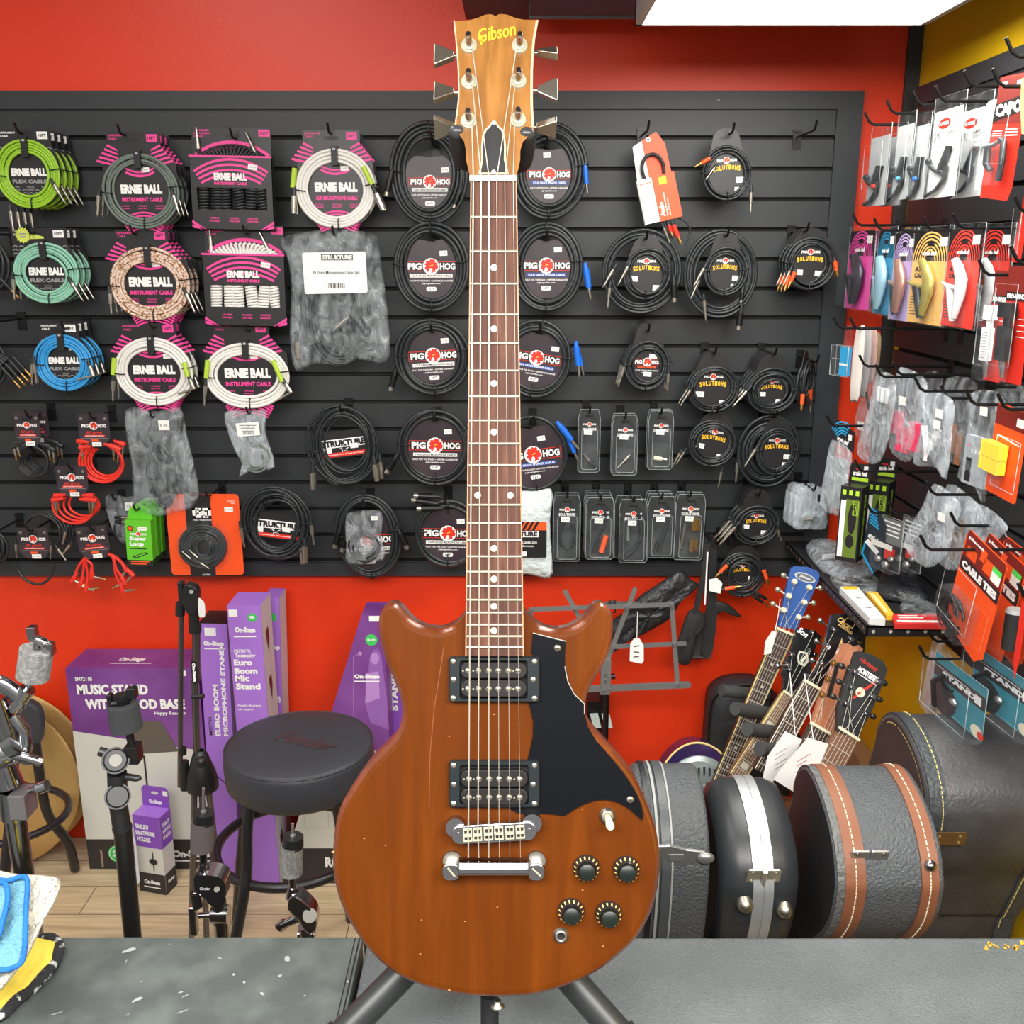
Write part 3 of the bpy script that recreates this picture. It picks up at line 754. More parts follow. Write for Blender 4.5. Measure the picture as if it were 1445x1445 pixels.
def cloth_flat(name, label, outline, th, mat, edge, ew):
 pts=smooth_closed([Vector((PZ(x, y, ZB+th)[:2]))for x, y in outline], 5);c=sum(pts, Vector((0, 0)))/len(pts)
 root=thing(name, label, 'cloth', (c.x, c.y, ZB), group='cloths heaped at the bench corner')
 m=MB();layered(m, [[(c.x+(p.x-c.x)*s, c.y+(p.y-c.y)*s, ZB+.0005+z)for p in pts]for s, z in((1, 0), (1, th*.35), (.985, th*.8), (.95, th), (.6, th*1.1), (.3, th), (.02, th))], mat, True);m.build('fabric', root, world=True)
 m=MB();m.tube([(p.x, p.y, ZB+ew*1.05+.0015*sin(i*.9))for i, p in enumerate(pts)], ew, edge, 8, closed=True);m.build('hem', root, world=True)
TER=M('white_terry', (220, 216, 200), .9, bump=(190, 1.0, .012))
TBL=M('light_blue_microfibre', (104, 160, 182), .9, bump=(260, 1.0, .006))
TBE=M('blue_hem', (22, 104, 186), .8, bump=(300, .8, .003))
TYL=M('yellow_cloth', (232, 206, 76), .85, bump=(120, .6, .006))
TBK=M('black_white_fringe', (34, 36, 38), .9, bump=(300, .8, .003), var=(75, (190, 192, 190), .56, .64))
cloth_flat('polishing_cloth', 'yellow cloth with black and white braided edge, lowest of the folded pile', [(-40, 1425), (-20, 1345), (30, 1322), (68, 1322), (83, 1330), (79, 1350), (60, 1377), (30, 1403), (0, 1428)], .010, TYL, TBK, .0065)
cloth('terry_towel', 'white terry towel folded over the yellow cloth', [(-70, 1395), (-60, 1235), (30, 1234), (76, 1237), (86, 1247), (78, 1270), (62, 1300), (44, 1340), (26, 1368), (8, 1390), (-10, 1402)], .018, .014, TER, None, .004, .005, 5, True)
cloth('microfibre_cloth', 'light blue microfibre cloth with bright blue hem lying on the white towel', [(-60, 1372), (-50, 1250), (10, 1246), (28, 1241), (39, 1246), (37, 1290), (34, 1352), (20, 1369), (-10, 1373)], .038, .007, TBL, TBE, .0028, .003, 8)
cloth('microfibre_cloth', 'bright blue hemmed corner of a second folded cloth at the far left edge', [(-60, 1330), (-50, 1252), (-5, 1249), (9, 1252), (11, 1275), (5, 1300), (-8, 1330)], .050, .006, TBL, TBE, .0028, .002, 11)
# ================================================================== cables on the back panel: builders (photo-sized units)
GOLDPRINT=M('tan_print', (205, 190, 150), .5)
TIE=M('cable_tie', (18, 18, 19), .4)
LGRN=M('lime_cable', (150, 196, 48), .45);MINT=M('mint_cable', (140, 196, 172), .45);SKY=M('sky_blue_cable', (52, 152, 214), .42)
GRYC=M('grey_green_cable', (104, 116, 108), .5)
def braid():
 m=bpy.data.materials.new('braided_cable');m.use_nodes=True
 nt=m.node_tree;b=nt.nodes['Principled BSDF'];L=nt.links
 tc=nt.nodes.new('ShaderNodeTexCoord');v=nt.nodes.new('ShaderNodeTexVoronoi');v.inputs['Scale'].default_value=240
 r=nt.nodes.new('ShaderNodeValToRGB');r.color_ramp.interpolation='CONSTANT'
 r.color_ramp.elements[0].color=lin((222, 200, 184));r.color_ramp.elements[1].position=.62;r.color_ramp.elements[1].color=lin((150, 104, 62))
 e=r.color_ramp.elements.new(.8);e.color=lin((196, 150, 128))
 L.new(tc.outputs['Object'], v.inputs['Vector']);L.new(v.outputs['Color'], r.inputs['Fac']);L.new(r.outputs['Color'], b.inputs['Base Color'])
 b.inputs['Roughness'].default_value=.7
 return m
BRD=braid()
def rings(m, a, b, n, r, mat, step=None, y=0, seed=0, jit=1.2, cx=0, cz=0, K=44, dy=1.6, sides=7, a0=0, a1=360):
 """n strands of a coil, nested and slightly out of line with each other"""
 rnd=random.Random(seed);step=step or r*1.55
 for k in range(n):
  ox, oz=rnd.uniform(-jit, jit), rnd.uniform(-jit, jit);ph=rnd.uniform(0, 6);q=rnd.uniform(.3, 1)*jit
  A, B=a-k*step, b-k*step;yy=y+(k%2)*dy-rnd.uniform(0, dy)
  full=(a1-a0)>=360;P_=[]
  for i in range(K if full else K+1):
   t=radians(a0)+radians(a1-a0)*i/K
   w=q*sin(2*t+ph)
   P_.append((cx+ox+(A+w)*cos(t), yy+.8*sin(3*t+ph), cz+oz+(B+w)*sin(t)))
  m.tube(P_, r, mat, sides, closed=full)
 return m
def part(root, name, u, fn, ux=None):
 m=MB(ux or u, u, u);fn(m);return m.build(name, root)
def jack(root, u, x, z, ang, col=RUB, kind='jack', y=-4, k=1.0, tilt=.0, name=None, ux=None):
 """a plug on the end of a cable: jack, xlr, rca or ra (right angle); starts at x,z pointing along ang (deg, 0 = right)"""
 a=radians(ang);d=Vector((cos(a), tilt, sin(a)));o=Vector((x, y, z));q=Vector((-sin(a), 0, cos(a)))
 m=MB(ux or u, u, u)
 if kind=='xlr':
  m.cyl(o, o+d*13*k, 2.6, col, 3.6, 10);m.cyl(o+d*13*k, o+d*31*k, 4.6*k, STEEL if col!=BLK else BLKM, n=14);m.cyl(o+d*31*k, o+d*37*k, 3.9*k, STEEL, n=14)
 elif kind=='rca':
  m.cyl(o, o+d*5, 1.8, RUB, 2.4, 8);m.cyl(o+d*5, o+d*19*k, 3.3*k, col, 2.8*k, 10);m.cyl(o+d*19*k, o+d*26*k, 2.2*k, GOLD, n=10);m.cyl(o+d*26*k, o+d*29*k, .8*k, GOLD, n=6)
 elif kind=='ra':
  m.cyl(o, o+d*8, 2.4, col, 2.8, 8);m.cyl(o+d*8, o+d*22*k, 3.2*k, STEEL, 3.6*k, 10)
  e=o+d*22*k;s=-1 if q.x>0 else 1
  m.cyl(e-q*s*3, e+q*s*24*k, 1.9*k, STEEL, 1.3*k, 8)
 elif kind=='blue':
  m.cyl(o, o+d*8, 2.6, BLU, 3.4, 10);m.cyl(o+d*8, o+d*34*k, 4.6*k, BLU, 4.0*k, 12);m.cyl(o+d*16*k, o+d*18*k, 5.1*k, BLU, n=12);m.cyl(o+d*34*k, o+d*49*k, 1.9*k, STEEL, n=8);m.cyl(o+d*49*k, o+d*52*k, 2.1*k, STEEL, .8, 8)
 else:
  m.cyl(o, o+d*10*k, 2.2*k, col if col else RUB, 2.8*k, 8);m.cyl(o+d*10*k, o+d*24*k, 3.1*k, STEEL if kind=='jack'else BLK, 2.6*k, 10);m.cyl(o+d*24*k, o+d*36*k, 1.6*k, STEEL if kind!='gold'else GOLD, n=8);m.cyl(o+d*36*k, o+d*39*k, 1.9*k, STEEL if kind!='gold'else GOLD, .7*k, 8)
 return m.build(name or'plug', root)
def ties(root, u, pts, w=16):
 for(x, z, ang)in pts:
  a=radians(ang);m=MB(u);m.tube([(x-cos(a)*w/2, -1, z-sin(a)*w/2), (x-cos(a)*w*.3, -6, z-sin(a)*w*.3), (x+cos(a)*w*.3, -6, z+sin(a)*w*.3), (x+cos(a)*w/2, -1, z+sin(a)*w/2)], .9, TIE, 5);m.build('cable_tie', root)
def sticker(root, u, x, z, w=10, h=7, rot=0, y=-1.2, txt='12.99'):
 m=MB(u);m.rect(x-w/2, z-h/2, x+w/2, z+h/2, y-.3, STK, .4, rot);m.T(txt, x, z, w*.7, h*.3, y-.5, GRYP, rot);m.build('price_sticker', root)
def hog_logo(m, cx, cz, w, y, frame=True):
 """white block letters either side of a red and white round badge"""
 h=.19*w
 if frame:
  m.rect(cx-w/2, cz-h/2, cx-.13*w, cz+h/2, y, RED);m.rect(cx+.13*w, cz-h/2, cx+w/2, cz+h/2, y, RED)
  e=.012*w;m.rect(cx-w/2+e, cz-h/2+e, cx-.13*w, cz+h/2-e, y-.12, CARDB);m.rect(cx+.13*w, cz-h/2+e, cx+w/2-e, cz+h/2-e, y-.12, CARDB)
 m.T('PIG', cx-.315*w, cz, .27*w, h*.68, y-.3, WHT, 0, .05);m.T('HOG', cx+.325*w, cz, .30*w, h*.68, y-.3, WHT, 0, .05)
 r=.158*w
 m.disc(cx, cz, r, y-.4, WHT, 24)
 pts=[]
 for i in range(26):
  t=2*pi*i/26;k=(.86, .74, .9, .62, .84)[i%5];pts.append((cx+.06*r+r*k*cos(t), cz+.05*r+r*k*sin(t)))
 m.decal(pts, y-.55, RED)
 m.add([(cx-.1*r, y-.7, cz-.02*r), (cx+.28*r, y-.7, cz+.12*r), (cx+.28*r, y-.7, cz+.22*r), (cx-.1*r, y-.7, cz+.1*r)], [(0, 1, 2, 3)], YEL)
 m.disc(cx-.02*r, cz-.48*r, r*.2, y-.7, WHT, 10, rz=r*.28)
BLUEP=M('blue_print', (40, 84, 170), .5)
def pig_coil(px, py, a, b, label, Y=2.62, kind='mic', feet='15 FT', seed=0, roll=0, n=4, cr=2.8, plugs=(), stick=(16, 24), inner=None, cy=0, group='black coiled cables with round cards', lw=None):
 root, u=hangB('coiled_cable', label, 'cable', px, py, Y, radians(roll), group)
 part(root, 'cable', u, lambda m:rings(m, a-cr, b-cr, n, cr, RUB, cr*1.5, seed=seed))
 R=inner or min(a, b)-12
 def card(m):
  pts=[]
  for i in range(41):
   t=radians(90+30+(360-60)*i/40);pts.append((R*cos(t), cy+R*1.06*sin(t)))
  for i in range(1, 10):
   t=radians(-60-60*i/10);pts.append((R*.5*cos(t)*1.0, cy+R*1.06*.866+R*.42*(sin(t)+.866)))
  m.plate(pts, 1.5, 1.0, CARDM)
  w=lw or 2*R*.86
  hog_logo(m, 0, cy+2, w, 1.1)
  z=cy+2-w*.17
  if kind=='mic':m.rect(-w*.42, z-3, w*.42, z+2, 1.1, WHT);m.T('TOUR GRADE MICROPHONE CABLES', 0, z-.5, w*.78, 3, .9, CARDB, 0, .02)
  else:m.rect(-w*.40, z-3, w*.40, z+2, 1.1, BLUEP);m.T('TOUR GRADE SPEAKER CABLES', 0, z-.5, w*.74, 3, .9, WHT, 0, .02)
  m.T('BUILT FOR THE ROAD + LIFETIME GUARANTEE', 0, z-7.5, w*.86, 2.2, 1.1, WHT, 0, .02);m.T('pighogcables.com', 0, z-11.5, w*.36, 2.4, 1.1, WHT, 0, .02)
  m.plate(rr(-7, z-22, 7, z-16, 2, 3), 1.1, .3, WHT);m.T(feet, 0, z-19, 8, 3, .9, CARDB, 0, .02)
 part(root, 'card', u, card)
 if stick:sticker(root, u, stick[0], stick[1]+cy, 11, 7, .05, 1.1)
 ties(root, u, [(0, b-9, 90), (0, -b+9, 90), (-a+9, 4, 170), (a-9, 8, 10)], 20)
 for p in plugs:jack(root, u, *p[:3], **(p[3]if len(p)>3 else{}))
 return root, u
def sol_coil(px, py, a, b, label, Y=2.62, seed=0, roll=0, n=4, cr=2.0, tab=22, big=None, plugs=(), stick=((-20, -8), (18, -22)), title='SOLUTIONS', feet='10 FT', part_name='card', cardk=1):
 """coil on a hang card whose rounded tab stands above it; big = (dx, dz, a, b, n) a wider coil of the same cable behind"""
 root, u=hangB('coiled_cable', label, 'cable', px, py, Y, radians(roll), 'black cable coils on tabbed cards')
 def cable(m):
  rings(m, a-cr, b-cr, n, cr, RUB, cr*1.7, seed=seed)
  if big:rings(m, big[2]-2.4, big[3]-2.4, big[4], 2.4, RUB, 4.0, seed=seed+5, y=7, cx=big[0], cz=big[1])
 part(root, 'cable', u, cable)
 R=min(a, b)-n*cr*1.1
 def card(m):
  top=b+tab;w=a*.62
  sl=[(9*cos(t), top-13+2.2*sin(t))for t in[2*pi*i/12 for i in range(12)]]
  pts=[(-R*1.02, 0)]
  pts+=[(-w*1.25, b*.55), (-w, b*.95), (-w*.82, top-9), (-w*.5, top-2), (0, top), (w*.5, top-2), (w*.82, top-9), (w, b*.95), (w*1.25, b*.55)]
  pts+=[(R*1.02*cos(t), R*1.05*sin(t))for t in[-pi*i/18 for i in range(0, 18)]]
  m.plate(pts, 2.2, 1.0, CARDB)
  m.decal(sl, 1.9, BLK)
  k=R/30.0
  if title=='SOLUTIONS':
   hog_logo(m, 0, R*.62, R*1.05, 1.8, False)
   for i, ch in enumerate('SOLUTIONS'):
    t=(i-4)/4.0;m.T(ch, t*R*.62, R*.30-2.2*k*t*t, R*.125, 6.8*k*(1+.12*t*t), 1.5, YEL, -.12*t, .04)
  else:
   hog_logo(m, 0, R*.25, R*1.65, 1.8, True)
   m.rect(-R*.55, -R*.12, R*.55, R*.02, 1.6, ORG);m.T('INSTRUMENT CABLE', 0, -R*.05, R*.95, 2.2, 1.4, CARDB, 0, .02)
   m.T('BUILT FOR THE ROAD + LIFETIME GUARANTEE', 0, -R*.25, R*1.4, 1.8, 1.6, WHT);m.T('pighogcables.com', 0, -R*.38, R*.6, 1.8, 1.6, WHT)
 part(root, part_name, u, card)
 for i, (x, z)in enumerate(stick):sticker(root, u, x*R/30, z*R/30, 14*R/30, 8*R/30, -.05, 1.4, ('12.99', feet)[i%2])
 ties(root, u, [(0, -b+5, 90), (-a+4, 2, 165), (a-4, 4, 15)], 14)
 for p in plugs:jack(root, u, *p[:3], **(p[3]if len(p)>3 else{}))
 return root, u
def eb_card(m, a, b, hx0, hx1, top, l1='INSTRUMENT CABLE', flex=False, ft='10FT', hy=None):
 """hang card with a header block, striped shoulders and a round lower end"""
 hb=top-26
 pts=[(hx0, top-1), (hx0+1, top), (hx1-1, top), (hx1, top-1), (hx1, hb+6), (a*.93, hb-16), (a*.97, 0), (a*.8, -b*.62), (a*.5, -b*.86), (0, -b*.92), (-a*.5, -b*.86), (-a*.8, -b*.62), (-a*.97, 0), (-a*.93, hb-16), (hx0, hb+6)]
 m.plate(pts, 2.5, 1.2, CARDB)
 sl=(hx0+hx1)/2
 m.decal(rr(sl-10, top-13, sl+10, top-8.5, 2, 4), 2.2, BLK)
 pc=GRYP if flex else PINK
 w=WHT if flex else PINK
 m.T('INSTRUMENT'if l1!='XLR MICROPHONE CABLE'else'MICROPHONE', hx0+14, top-4.5, 22, 2.6, 2.1, w, 0, .03);m.T('CABLE', hx0+9, top-9, 11, 2.6, 2.1, w, 0, .03)
 m.rect(hx1-19, top-13, hx1-4, top-3, 2.1, w);m.T(ft, hx1-11.5, top-8, 11, 4, 1.9, CARDB, 0, .03)
 bw=a*1.06
 m.T('ERNIE BALL', 0, 3, bw, a*.23, 2.1, WHT, 0, .07)
 m.T('FLEX CABLE'if flex else l1, 0, -a*.20, bw*.98, a*.105, 2.1, GRYP if flex else PINK, 0, .05)
 for x, s, s2 in((-.42, 'ULTRA', 'DURABLE'), (0, 'TANGLE', 'RESISTANT'), (.42, 'NOISE FREE', 'DESIGN')):
  m.T(s, x*bw, -a*.36, bw*.22, 2.0, 2.1, pc, 0, .02);m.T(s2, x*bw, -a*.42, bw*.22, 1.8, 2.1, pc, 0, .02)
 if flex:
  for j in range(5):
   z=-a*.52-j*4;k=1-.1*j
   for sx in range(5):
    m.band((sx-2)*9*k+0, z, 4, .9, 30, 150, 2.1, GRYP, 6)
  for j in range(3):
   for sx in range(2):
    m.band(hx0+4+sx*9, hb-2-j*5, 4, .9, 30, 150, 2.1, GRYP, 6);m.band(hx1-4-sx*9, hb-2-j*5, 4, .9, 30, 150, 2.1, GRYP, 6)
 else:
  for j in range(6):
   r=a*.82;m.band(0, -a*.52-r-j*4.3, r, 2.3, 90-43+j*2.5, 90+43-j*2.5, 2.1, PINK, 14)
  for j in range(5):
   t=j*5.2
   for s in(-1, 1):
    x0=(hx1 if s>0 else hx0);m.add([(s*(abs(x0)-14)if True else 0, 2.1, hb+3-t), (x0+s*(t*.8-1), 2.1, hb+10-t), (x0+s*(t*.8+.6), 2.1, hb+7.2-t), (s*(abs(x0)-14), 2.1, hb+.6-t)], [(0, 1, 2, 3)], PINK)
  zc=max(b*1.12, a*.84+14);m.band(0, zc, a*.72, 3.2, 240, 300, 2.0, PINK, 12);m.band(0, zc-6 if zc==b*1.12 else zc+5, a*.72, 2.4, 240, 300, 2.0, PINK, 12)
def eb_coil(px, py, a, b, mat, label, Y, hx0, hx1, top, n=5, cr=2.5, roll=0, seed=0, flex=False, l1='INSTRUMENT CABLE', plugs=(), stick=None, ft='10FT', collars=False):
 root, u=hangB('coiled_cable', label, 'cable', px, py, Y, radians(roll), 'coloured cable coils on hang cards')
 part(root, 'cable', u, lambda m:rings(m, a-cr, b-cr, n, cr*.8, mat, cr*1.42, seed=seed, jit=.6, dy=1.0))
 part(root, 'card', u, lambda m:eb_card(m, a, b, hx0, hx1, top, l1, flex, ft))
 m=MB(u);m.box(-4, -5.5, b-n*cr*1.4-6, 5, 2.4, b+2.5, BLK);m.T('EB', .5, b-2, 3.6, 2.4, -5.7, WHT);m.build('hook_and_loop_strap', root)
 if stick:sticker(root, u, stick[0], stick[1], 11, 6.5, .05, 2.0)
 ties(root, u, [(2, -b+7, 90), (-a+7, -2, 172), (a-7, 6, 8)], 17)
 for p in plugs:jack(root, u, *p[:3], **(p[3]if len(p)>3 else{}))
 return root, u
def stack(root, labels, dy=.036, dx=0, dz=0):
 for i, l in enumerate(labels):dup(root, (dx*(i+1), dy*(i+1), dz*(i+1)), l)
def hk(px, py, Y, what):return hookB(px, py, Y, 'black peg hook '+what)
def patch_pack(px, py, mat, label, Y, top=24, w=42, h=46, roll=0):
 """short patch cables held by a dark hang card with two rivets"""
 root, u=hangB('patch_cable_pack', label, 'cable', px, py, Y, radians(roll), 'patch cable packs')
 def card(m):
  pts=[(-w/2, h/2-1), (-w/2+1, h/2), (w/2-1, h/2), (w/2, h/2-1), (w/2, -h*.22), (w*.3, -h/2+1), (-w*.3, -h/2+1), (-w/2, -h*.22)]
  m.plate(pts, -3, .8, CARDM);m.decal(rr(-7, h/2-11, 7, h/2-7, 1.5, 3), -3.2, BLK)
  for s in(-1, 1):m.disc(s*w*.38, h/2-7, 2.2, -3.3, NIK, 12)
  hog_logo(m, 0, h*.14, w*.84, -3.3, False)
  m.T('lil pigs', 0, -h*.07, w*.5, 5, -3.3, RED, 0, .03, .2);m.rect(-w*.33, -h*.19, w*.33, -h*.13, -3.2, RED);m.T('LOW PROFILE PATCH', 0, -h*.16, w*.58, 1.6, -3.4, WHT)
  m.rect(-w*.42, -h*.235, w*.42, -h*.225, -3.2, GRYP);m.rect(-w*.14, -h*.33, w*.1, -h*.26, -3.2, ORG)
 part(root, 'card', u, card)
 sticker(root, u, 2, -h*.41, 13, 6, 0, -3.2)
 return root, u
def bag_mesh(m, pts, th, mat, seed=0, y=0, dent=.6):
 """puffy zip bag: outline with crinkled front and back"""
 rnd=random.Random(seed);sm=smooth_closed([Vector(p)for p in pts], 3);n=len(sm)
 c=sum(sm, Vector((0, 0)))/n;rg=[]
 ph=[rnd.uniform(0, 6)for _ in range(6)]
 def yy(p, k):
  return th*k+dent*th*k*(.35*sin(p.x*.23+ph[0])*cos(p.y*.17+ph[1])+.3*sin(p.x*.5+p.y*.4+ph[2])+.2*cos(p.y*.7-p.x*.3+ph[3]))
 for s, k in((.05, -1), (.3, -1), (.55, -.95), (.78, -.75), (.93, -.35), (1, 0), (.93, .3), (.7, .5), (.05, .6)):
  rg.append([(c.x+(p.x-c.x)*s, y+yy(c+(p-c)*s, k), c.y+(p.y-c.y)*s)for p in sm])
 layered(m, rg, mat, True)
 # ================================================================== cables on the back panel: left of the guitar
WB=' on the black back panel'
# lime green
r, u=eb_coil(40, 246, 47, 47, LGRN, 'front lime green flex cable coil of its stack, top left'+WB, 2.585, -38, 36, 60, 5, 2.6, 0, 1, True, plugs=((32, -6, -62), (-30, -40, -88)))
stack(r, ('second lime green flex cable, right behind the front one top left', 'third lime green flex cable in the stack at top left', 'rearmost lime green flex cable of the stack at top left'))
hk(23, 186, 2.56, 'through the stack of lime green cables')
# mint
r, u=eb_coil(65, 386, 47, 43, MINT, 'front mint green flex cable coil with yellow starburst tag', 2.60, -44, 34, 62, 5, 2.6, 0, 2, True, plugs=((32, -4, -62), (-45, 2, -93)))
m=MB(u);pts=[((11 if i%2 else 9)*cos(pi*i/14)-27, 52+(11 if i%2 else 9)*sin(pi*i/14))for i in range(28)]
m.plate(pts, 1.2, .5, M('lime_sticker', (205, 218, 90), .5));m.rect(-32, 53, -22, 55, 1.0, GRYP);m.rect(-31, 49, -23, 51, 1.0, GRYP);m.add([(-18, 1.2, 56), (2, 1.2, 50), (2, 1.2, 47.5), (-18, 1.2, 47)], [(0, 1, 2, 3)], MATS['lime_sticker']);m.build('starburst_tag', r)
r2=dup(r, (0, .036, 0), 'second mint green flex cable, behind the one with the starburst tag');
r3=dup(r, (0, .072, 0), 'rearmost mint green flex cable of the stack of three')
for q in(r2, r3):
 for c in list(q.children):
  if c.name.startswith('starburst'):bpy.data.objects.remove(c)
hk(40, 329, 2.57, 'through the stack of mint green cables')
# sky blue
r, u=eb_coil(90, 512, 42, 41, SKY, 'front sky blue flex cable coil with a right-angle plug', 2.60, -30, 25, 56, 5, 2.5, 0, 3, True, plugs=((36, 4, -76, {'kind':'ra'}), (-40, 10, -90), (-42, 8, -97)), stick=(14, 21))
stack(r, ('second sky blue flex cable, right behind the front one', 'rearmost sky blue flex cable of the stack of three'))
hk(88, 464, 2.57, 'through the stack of sky blue cables')
# grey
r, u=eb_coil(199, 270, 55, 52, GRYC, 'front grey instrument cable coil on a pink striped card', 2.595, -43, 32, 79, 4, 2.7, 0, 4, plugs=((44, 4, -76), (-57, 4, -100)), stick=(8, 29), ft='18FT')
stack(r, ('second grey instrument cable, behind the front grey one', 'rearmost grey instrument cable of the stack of three'), .034)
hk(168, 188, 2.56, 'through the stack of grey cables')
r, u=eb_coil(212, 401, 58, 51, BRD, 'front tan and white braided instrument cable coil', 2.60, -44, 30, 74, 5, 2.8, 0, 5, plugs=((47, -4, -68), (-57, -3, -90)), stick=(10, 27), ft='18FT')
stack(r, ('second braided tan cable, behind the front braided one', 'rearmost braided tan cable of the stack of three'), .036)
hk(185, 329, 2.57, 'through the stack of braided cables')
LIM=M('lime_collar', (178, 210, 60), .5)
def collars(r, u, pts):
 for(x0, z0, x1, z1)in pts:
  m=MB(u);m.cyl((x0, -4.5, z0), (x1, -4.5, z1), 3.4, LIM, n=12);m.build('lime_collar', r)
r, u=eb_coil(217, 525, 56, 49, WCAB, 'front white instrument cable coil below the braided cable', 2.60, -42, 36, 68, 4, 3.1, 0, 6, plugs=((49, -2, -72, {'kind':'ra'}), (-56, -2, -96)), stick=(20, 22), ft='10FT')
collars(r, u, ((-52, 20, -56, -3), (45, 14, 49, -6)))
stack(r, ('second white instrument cable, half hidden behind the front one below the braided cable', ), .04)
hk(212, 463, 2.57, 'through the stack of white cables on the left')
r, u=eb_coil(349, 530, 61, 47, WCAB, 'white instrument cable coil hanging under the white curly cable pack', 2.60, -44, 34, 73, 4, 3.1, 0, 7, plugs=((50, -4, -60, {'kind':'ra'}), (-58, -4, -97)), stick=(10, 27), ft='20FT')
collars(r, u, ((-53, 22, -57, -3), (38, 22, 50, -8)))
hk(347, 468, 2.57, 'through the white instrument cable card')
r, u=eb_coil(474, 267, 57, 55, WCAB, 'front white microphone cable coil with lime collars', 2.60, -44, 36, 79, 4, 3.1, 0, 8, l1='XLR MICROPHONE CABLE', plugs=((52, 6, -68, {'kind':'xlr'}), (-58, 4, -94, {'kind':'xlr'})), stick=(13, 28), ft='20FT')
collars(r, u, ((-56, 28, -60, 2), (40, 30, 52, 6)))
stack(r, ('second white microphone cable, behind the one with lime collars', ), .04)
hk(463, 186, 2.57, 'through the white microphone cable card')
# curly cable packs
def curly(px, py, mat, label, roll, ft):
 root, u=hangB('curly_cable_pack', label, 'cable', px, py, 2.60, radians(roll), 'curly cable packs')
 def card(m):
  m.plate([(-56, 69), (55, 69), (55, -69), (-55, -69)], 6, 1, CARDB)
  m.T('COILED', -41, 65, 20, 2.6, 5.6, PINK, 0, .03);m.T('INSTRUMENT', -41, 61, 24, 2.6, 5.6, PINK, 0, .03);m.T('CABLE', -46, 57, 13, 2.6, 5.6, PINK, 0, .03)
  m.rect(38, 58, 54, 67, 5.6, PINK);m.T(ft, 46, 62.5, 12, 4, 5.4, CARDB)
  for j in range(3):m.band(0, -34, 84-j*7, 4.6, 52, 128, 5.6, PINK, 16)
  m.decal(rr(-10, 55, 10, 61, 2.5, 4), 5.4, BLK)
 part(root, 'card', u, card)
 def sleeve(m):
  for(x0, z0, x1, z1)in((-58, -12, 58, 30), (-58, -69, 58, -42), (-58, -42, -49, -12), (49, -42, 58, -12)):
   m.box(x0, -7, z0, x1, -6, z1, CARDB)
  m.box(-58, -7, -69, -57, 6, 30, CARDB);m.box(57, -7, -69, 58, 6, 30, CARDB);m.box(-58, -7, -69, 58, 6, -68, CARDB)
  for j in range(4):m.band(0, -62-j*7, 88, 3.2, 54+j*2.5, 126-j*2.5, -7.3, PINK, 18)
  m.rect(-58, 28.5, 58, 31, -7.3, PINK)
  m.T('ERNIE BALL', -1, 3, 46, 10, -7.4, WHT, 0, .07);m.T('INSTRUMENT CABLE', -1, -6, 46, 4, -7.4, PINK, 0, .05)
  for x, s in((-26, 'ULTRA'), (2, 'CLASSIC'), (28, 'NOISE FREE')):m.T(s, x, -53, 14, 2.4, -7.4, PINK, 0, .03);m.T({'ULTRA':'DURABLE', 'CLASSIC':'COILED CABLE'}.get(s, 'DESIGN'), x, -57, 15, 2.2, -7.4, PINK, 0, .03)
  for s in(-1, 1):
   for j in range(2):m.add([(s*58, -7.3, -56-j*6), (s*38, -7.3, -69), (s*44, -7.3, -69), (s*58, -7.3, -60-j*6)][:4], [(0, 1, 2, 3)], PINK)
 part(root, 'sleeve', u, sleeve)
 def cab(m):
  def helix(p0, p1, R, turns, r):
   P0, P1=Vector(p0), Vector(p1);d=(P1-P0);L=d.length;d.normalize();a=Vector((0, 1, 0));b=d.cross(a)
   m.tube([P0+d*L*i/(turns*9)+(a*cos(2*pi*i/9)*.55+b*sin(2*pi*i/9))*R for i in range(turns*9+1)], r, mat, 6)
  for k, x in enumerate((-41, -25, -9, 8, 25, 41)):helix((x+3*sin(k*2), -1, -12), (x-2*cos(k*3), -1, -44), 7.5, 8, 1.9)
  for i in range(17):
   t0, t1=radians(145-i*6.5), radians(145-(i+1)*6.5)
   c=lambda t, q:(0+q*cos(t), 0, 10+q*.62*sin(t))
   m.tube([c(t0, 34), c((t0+t1)/2, 44), c((t0+t1)/2, 54), c(t1, 58)], 2.4, mat, 6)
 part(root, 'curly_cable', u, cab)
 sticker(root, u, 31, 16, 13, 7, -.12, -7.3)
 jack(root, u, -46, 30, 92, mat, y=2);jack(root, u, 38, 28, 115, mat, y=0);
 hk(px-2, py-60, 2.57, 'through the '+('black'if mat is RUB else'white')+' curly cable pack')
curly(328, 253, RUB, 'pink striped pack of black curly cable', -1, '30FT')
curly(346, 390, WCAB, 'pink striped pack of white curly cable', -1, '30FT')
# clear bags with cables
def ziptop(m, x0, x1, z, y):
 m.rect(x0, z-1, x1, z, y, BAG2);m.rect(x0, z-4, x1, z-3, y, BAG2)
root, u=hangB('cable_bag', 'large clear zip bag with black microphone cables and white label', 'bag', 472, 424, 2.60, 0, 'bagged cables on the back panel')
part(root, 'bag', u, lambda m:bag_mesh(m, [(-72, 84), (-30, 94), (10, 97), (58, 90), (66, 66), (76, -40), (70, -86), (30, -82), (10, -92), (-30, -88), (-60, -98), (-66, -50), (-60, 20), (-64, 60)], 9, BAG, 3))
part(root, 'cable', u, lambda m:(rings(m, 46, 66, 6, 2.3, RUB2, 3.2, 2, 4, 2.5, 4, -22), rings(m, 20, 64, 5, 1.8, RUB2, 3.0, 1, 9, 2, 14, -16)))
jack(root, u, -56, -44, -88, RUB2, 'xlr', y=-2);jack(root, u, -8, -46, 40, RUB2, 'xlr', y=-3)
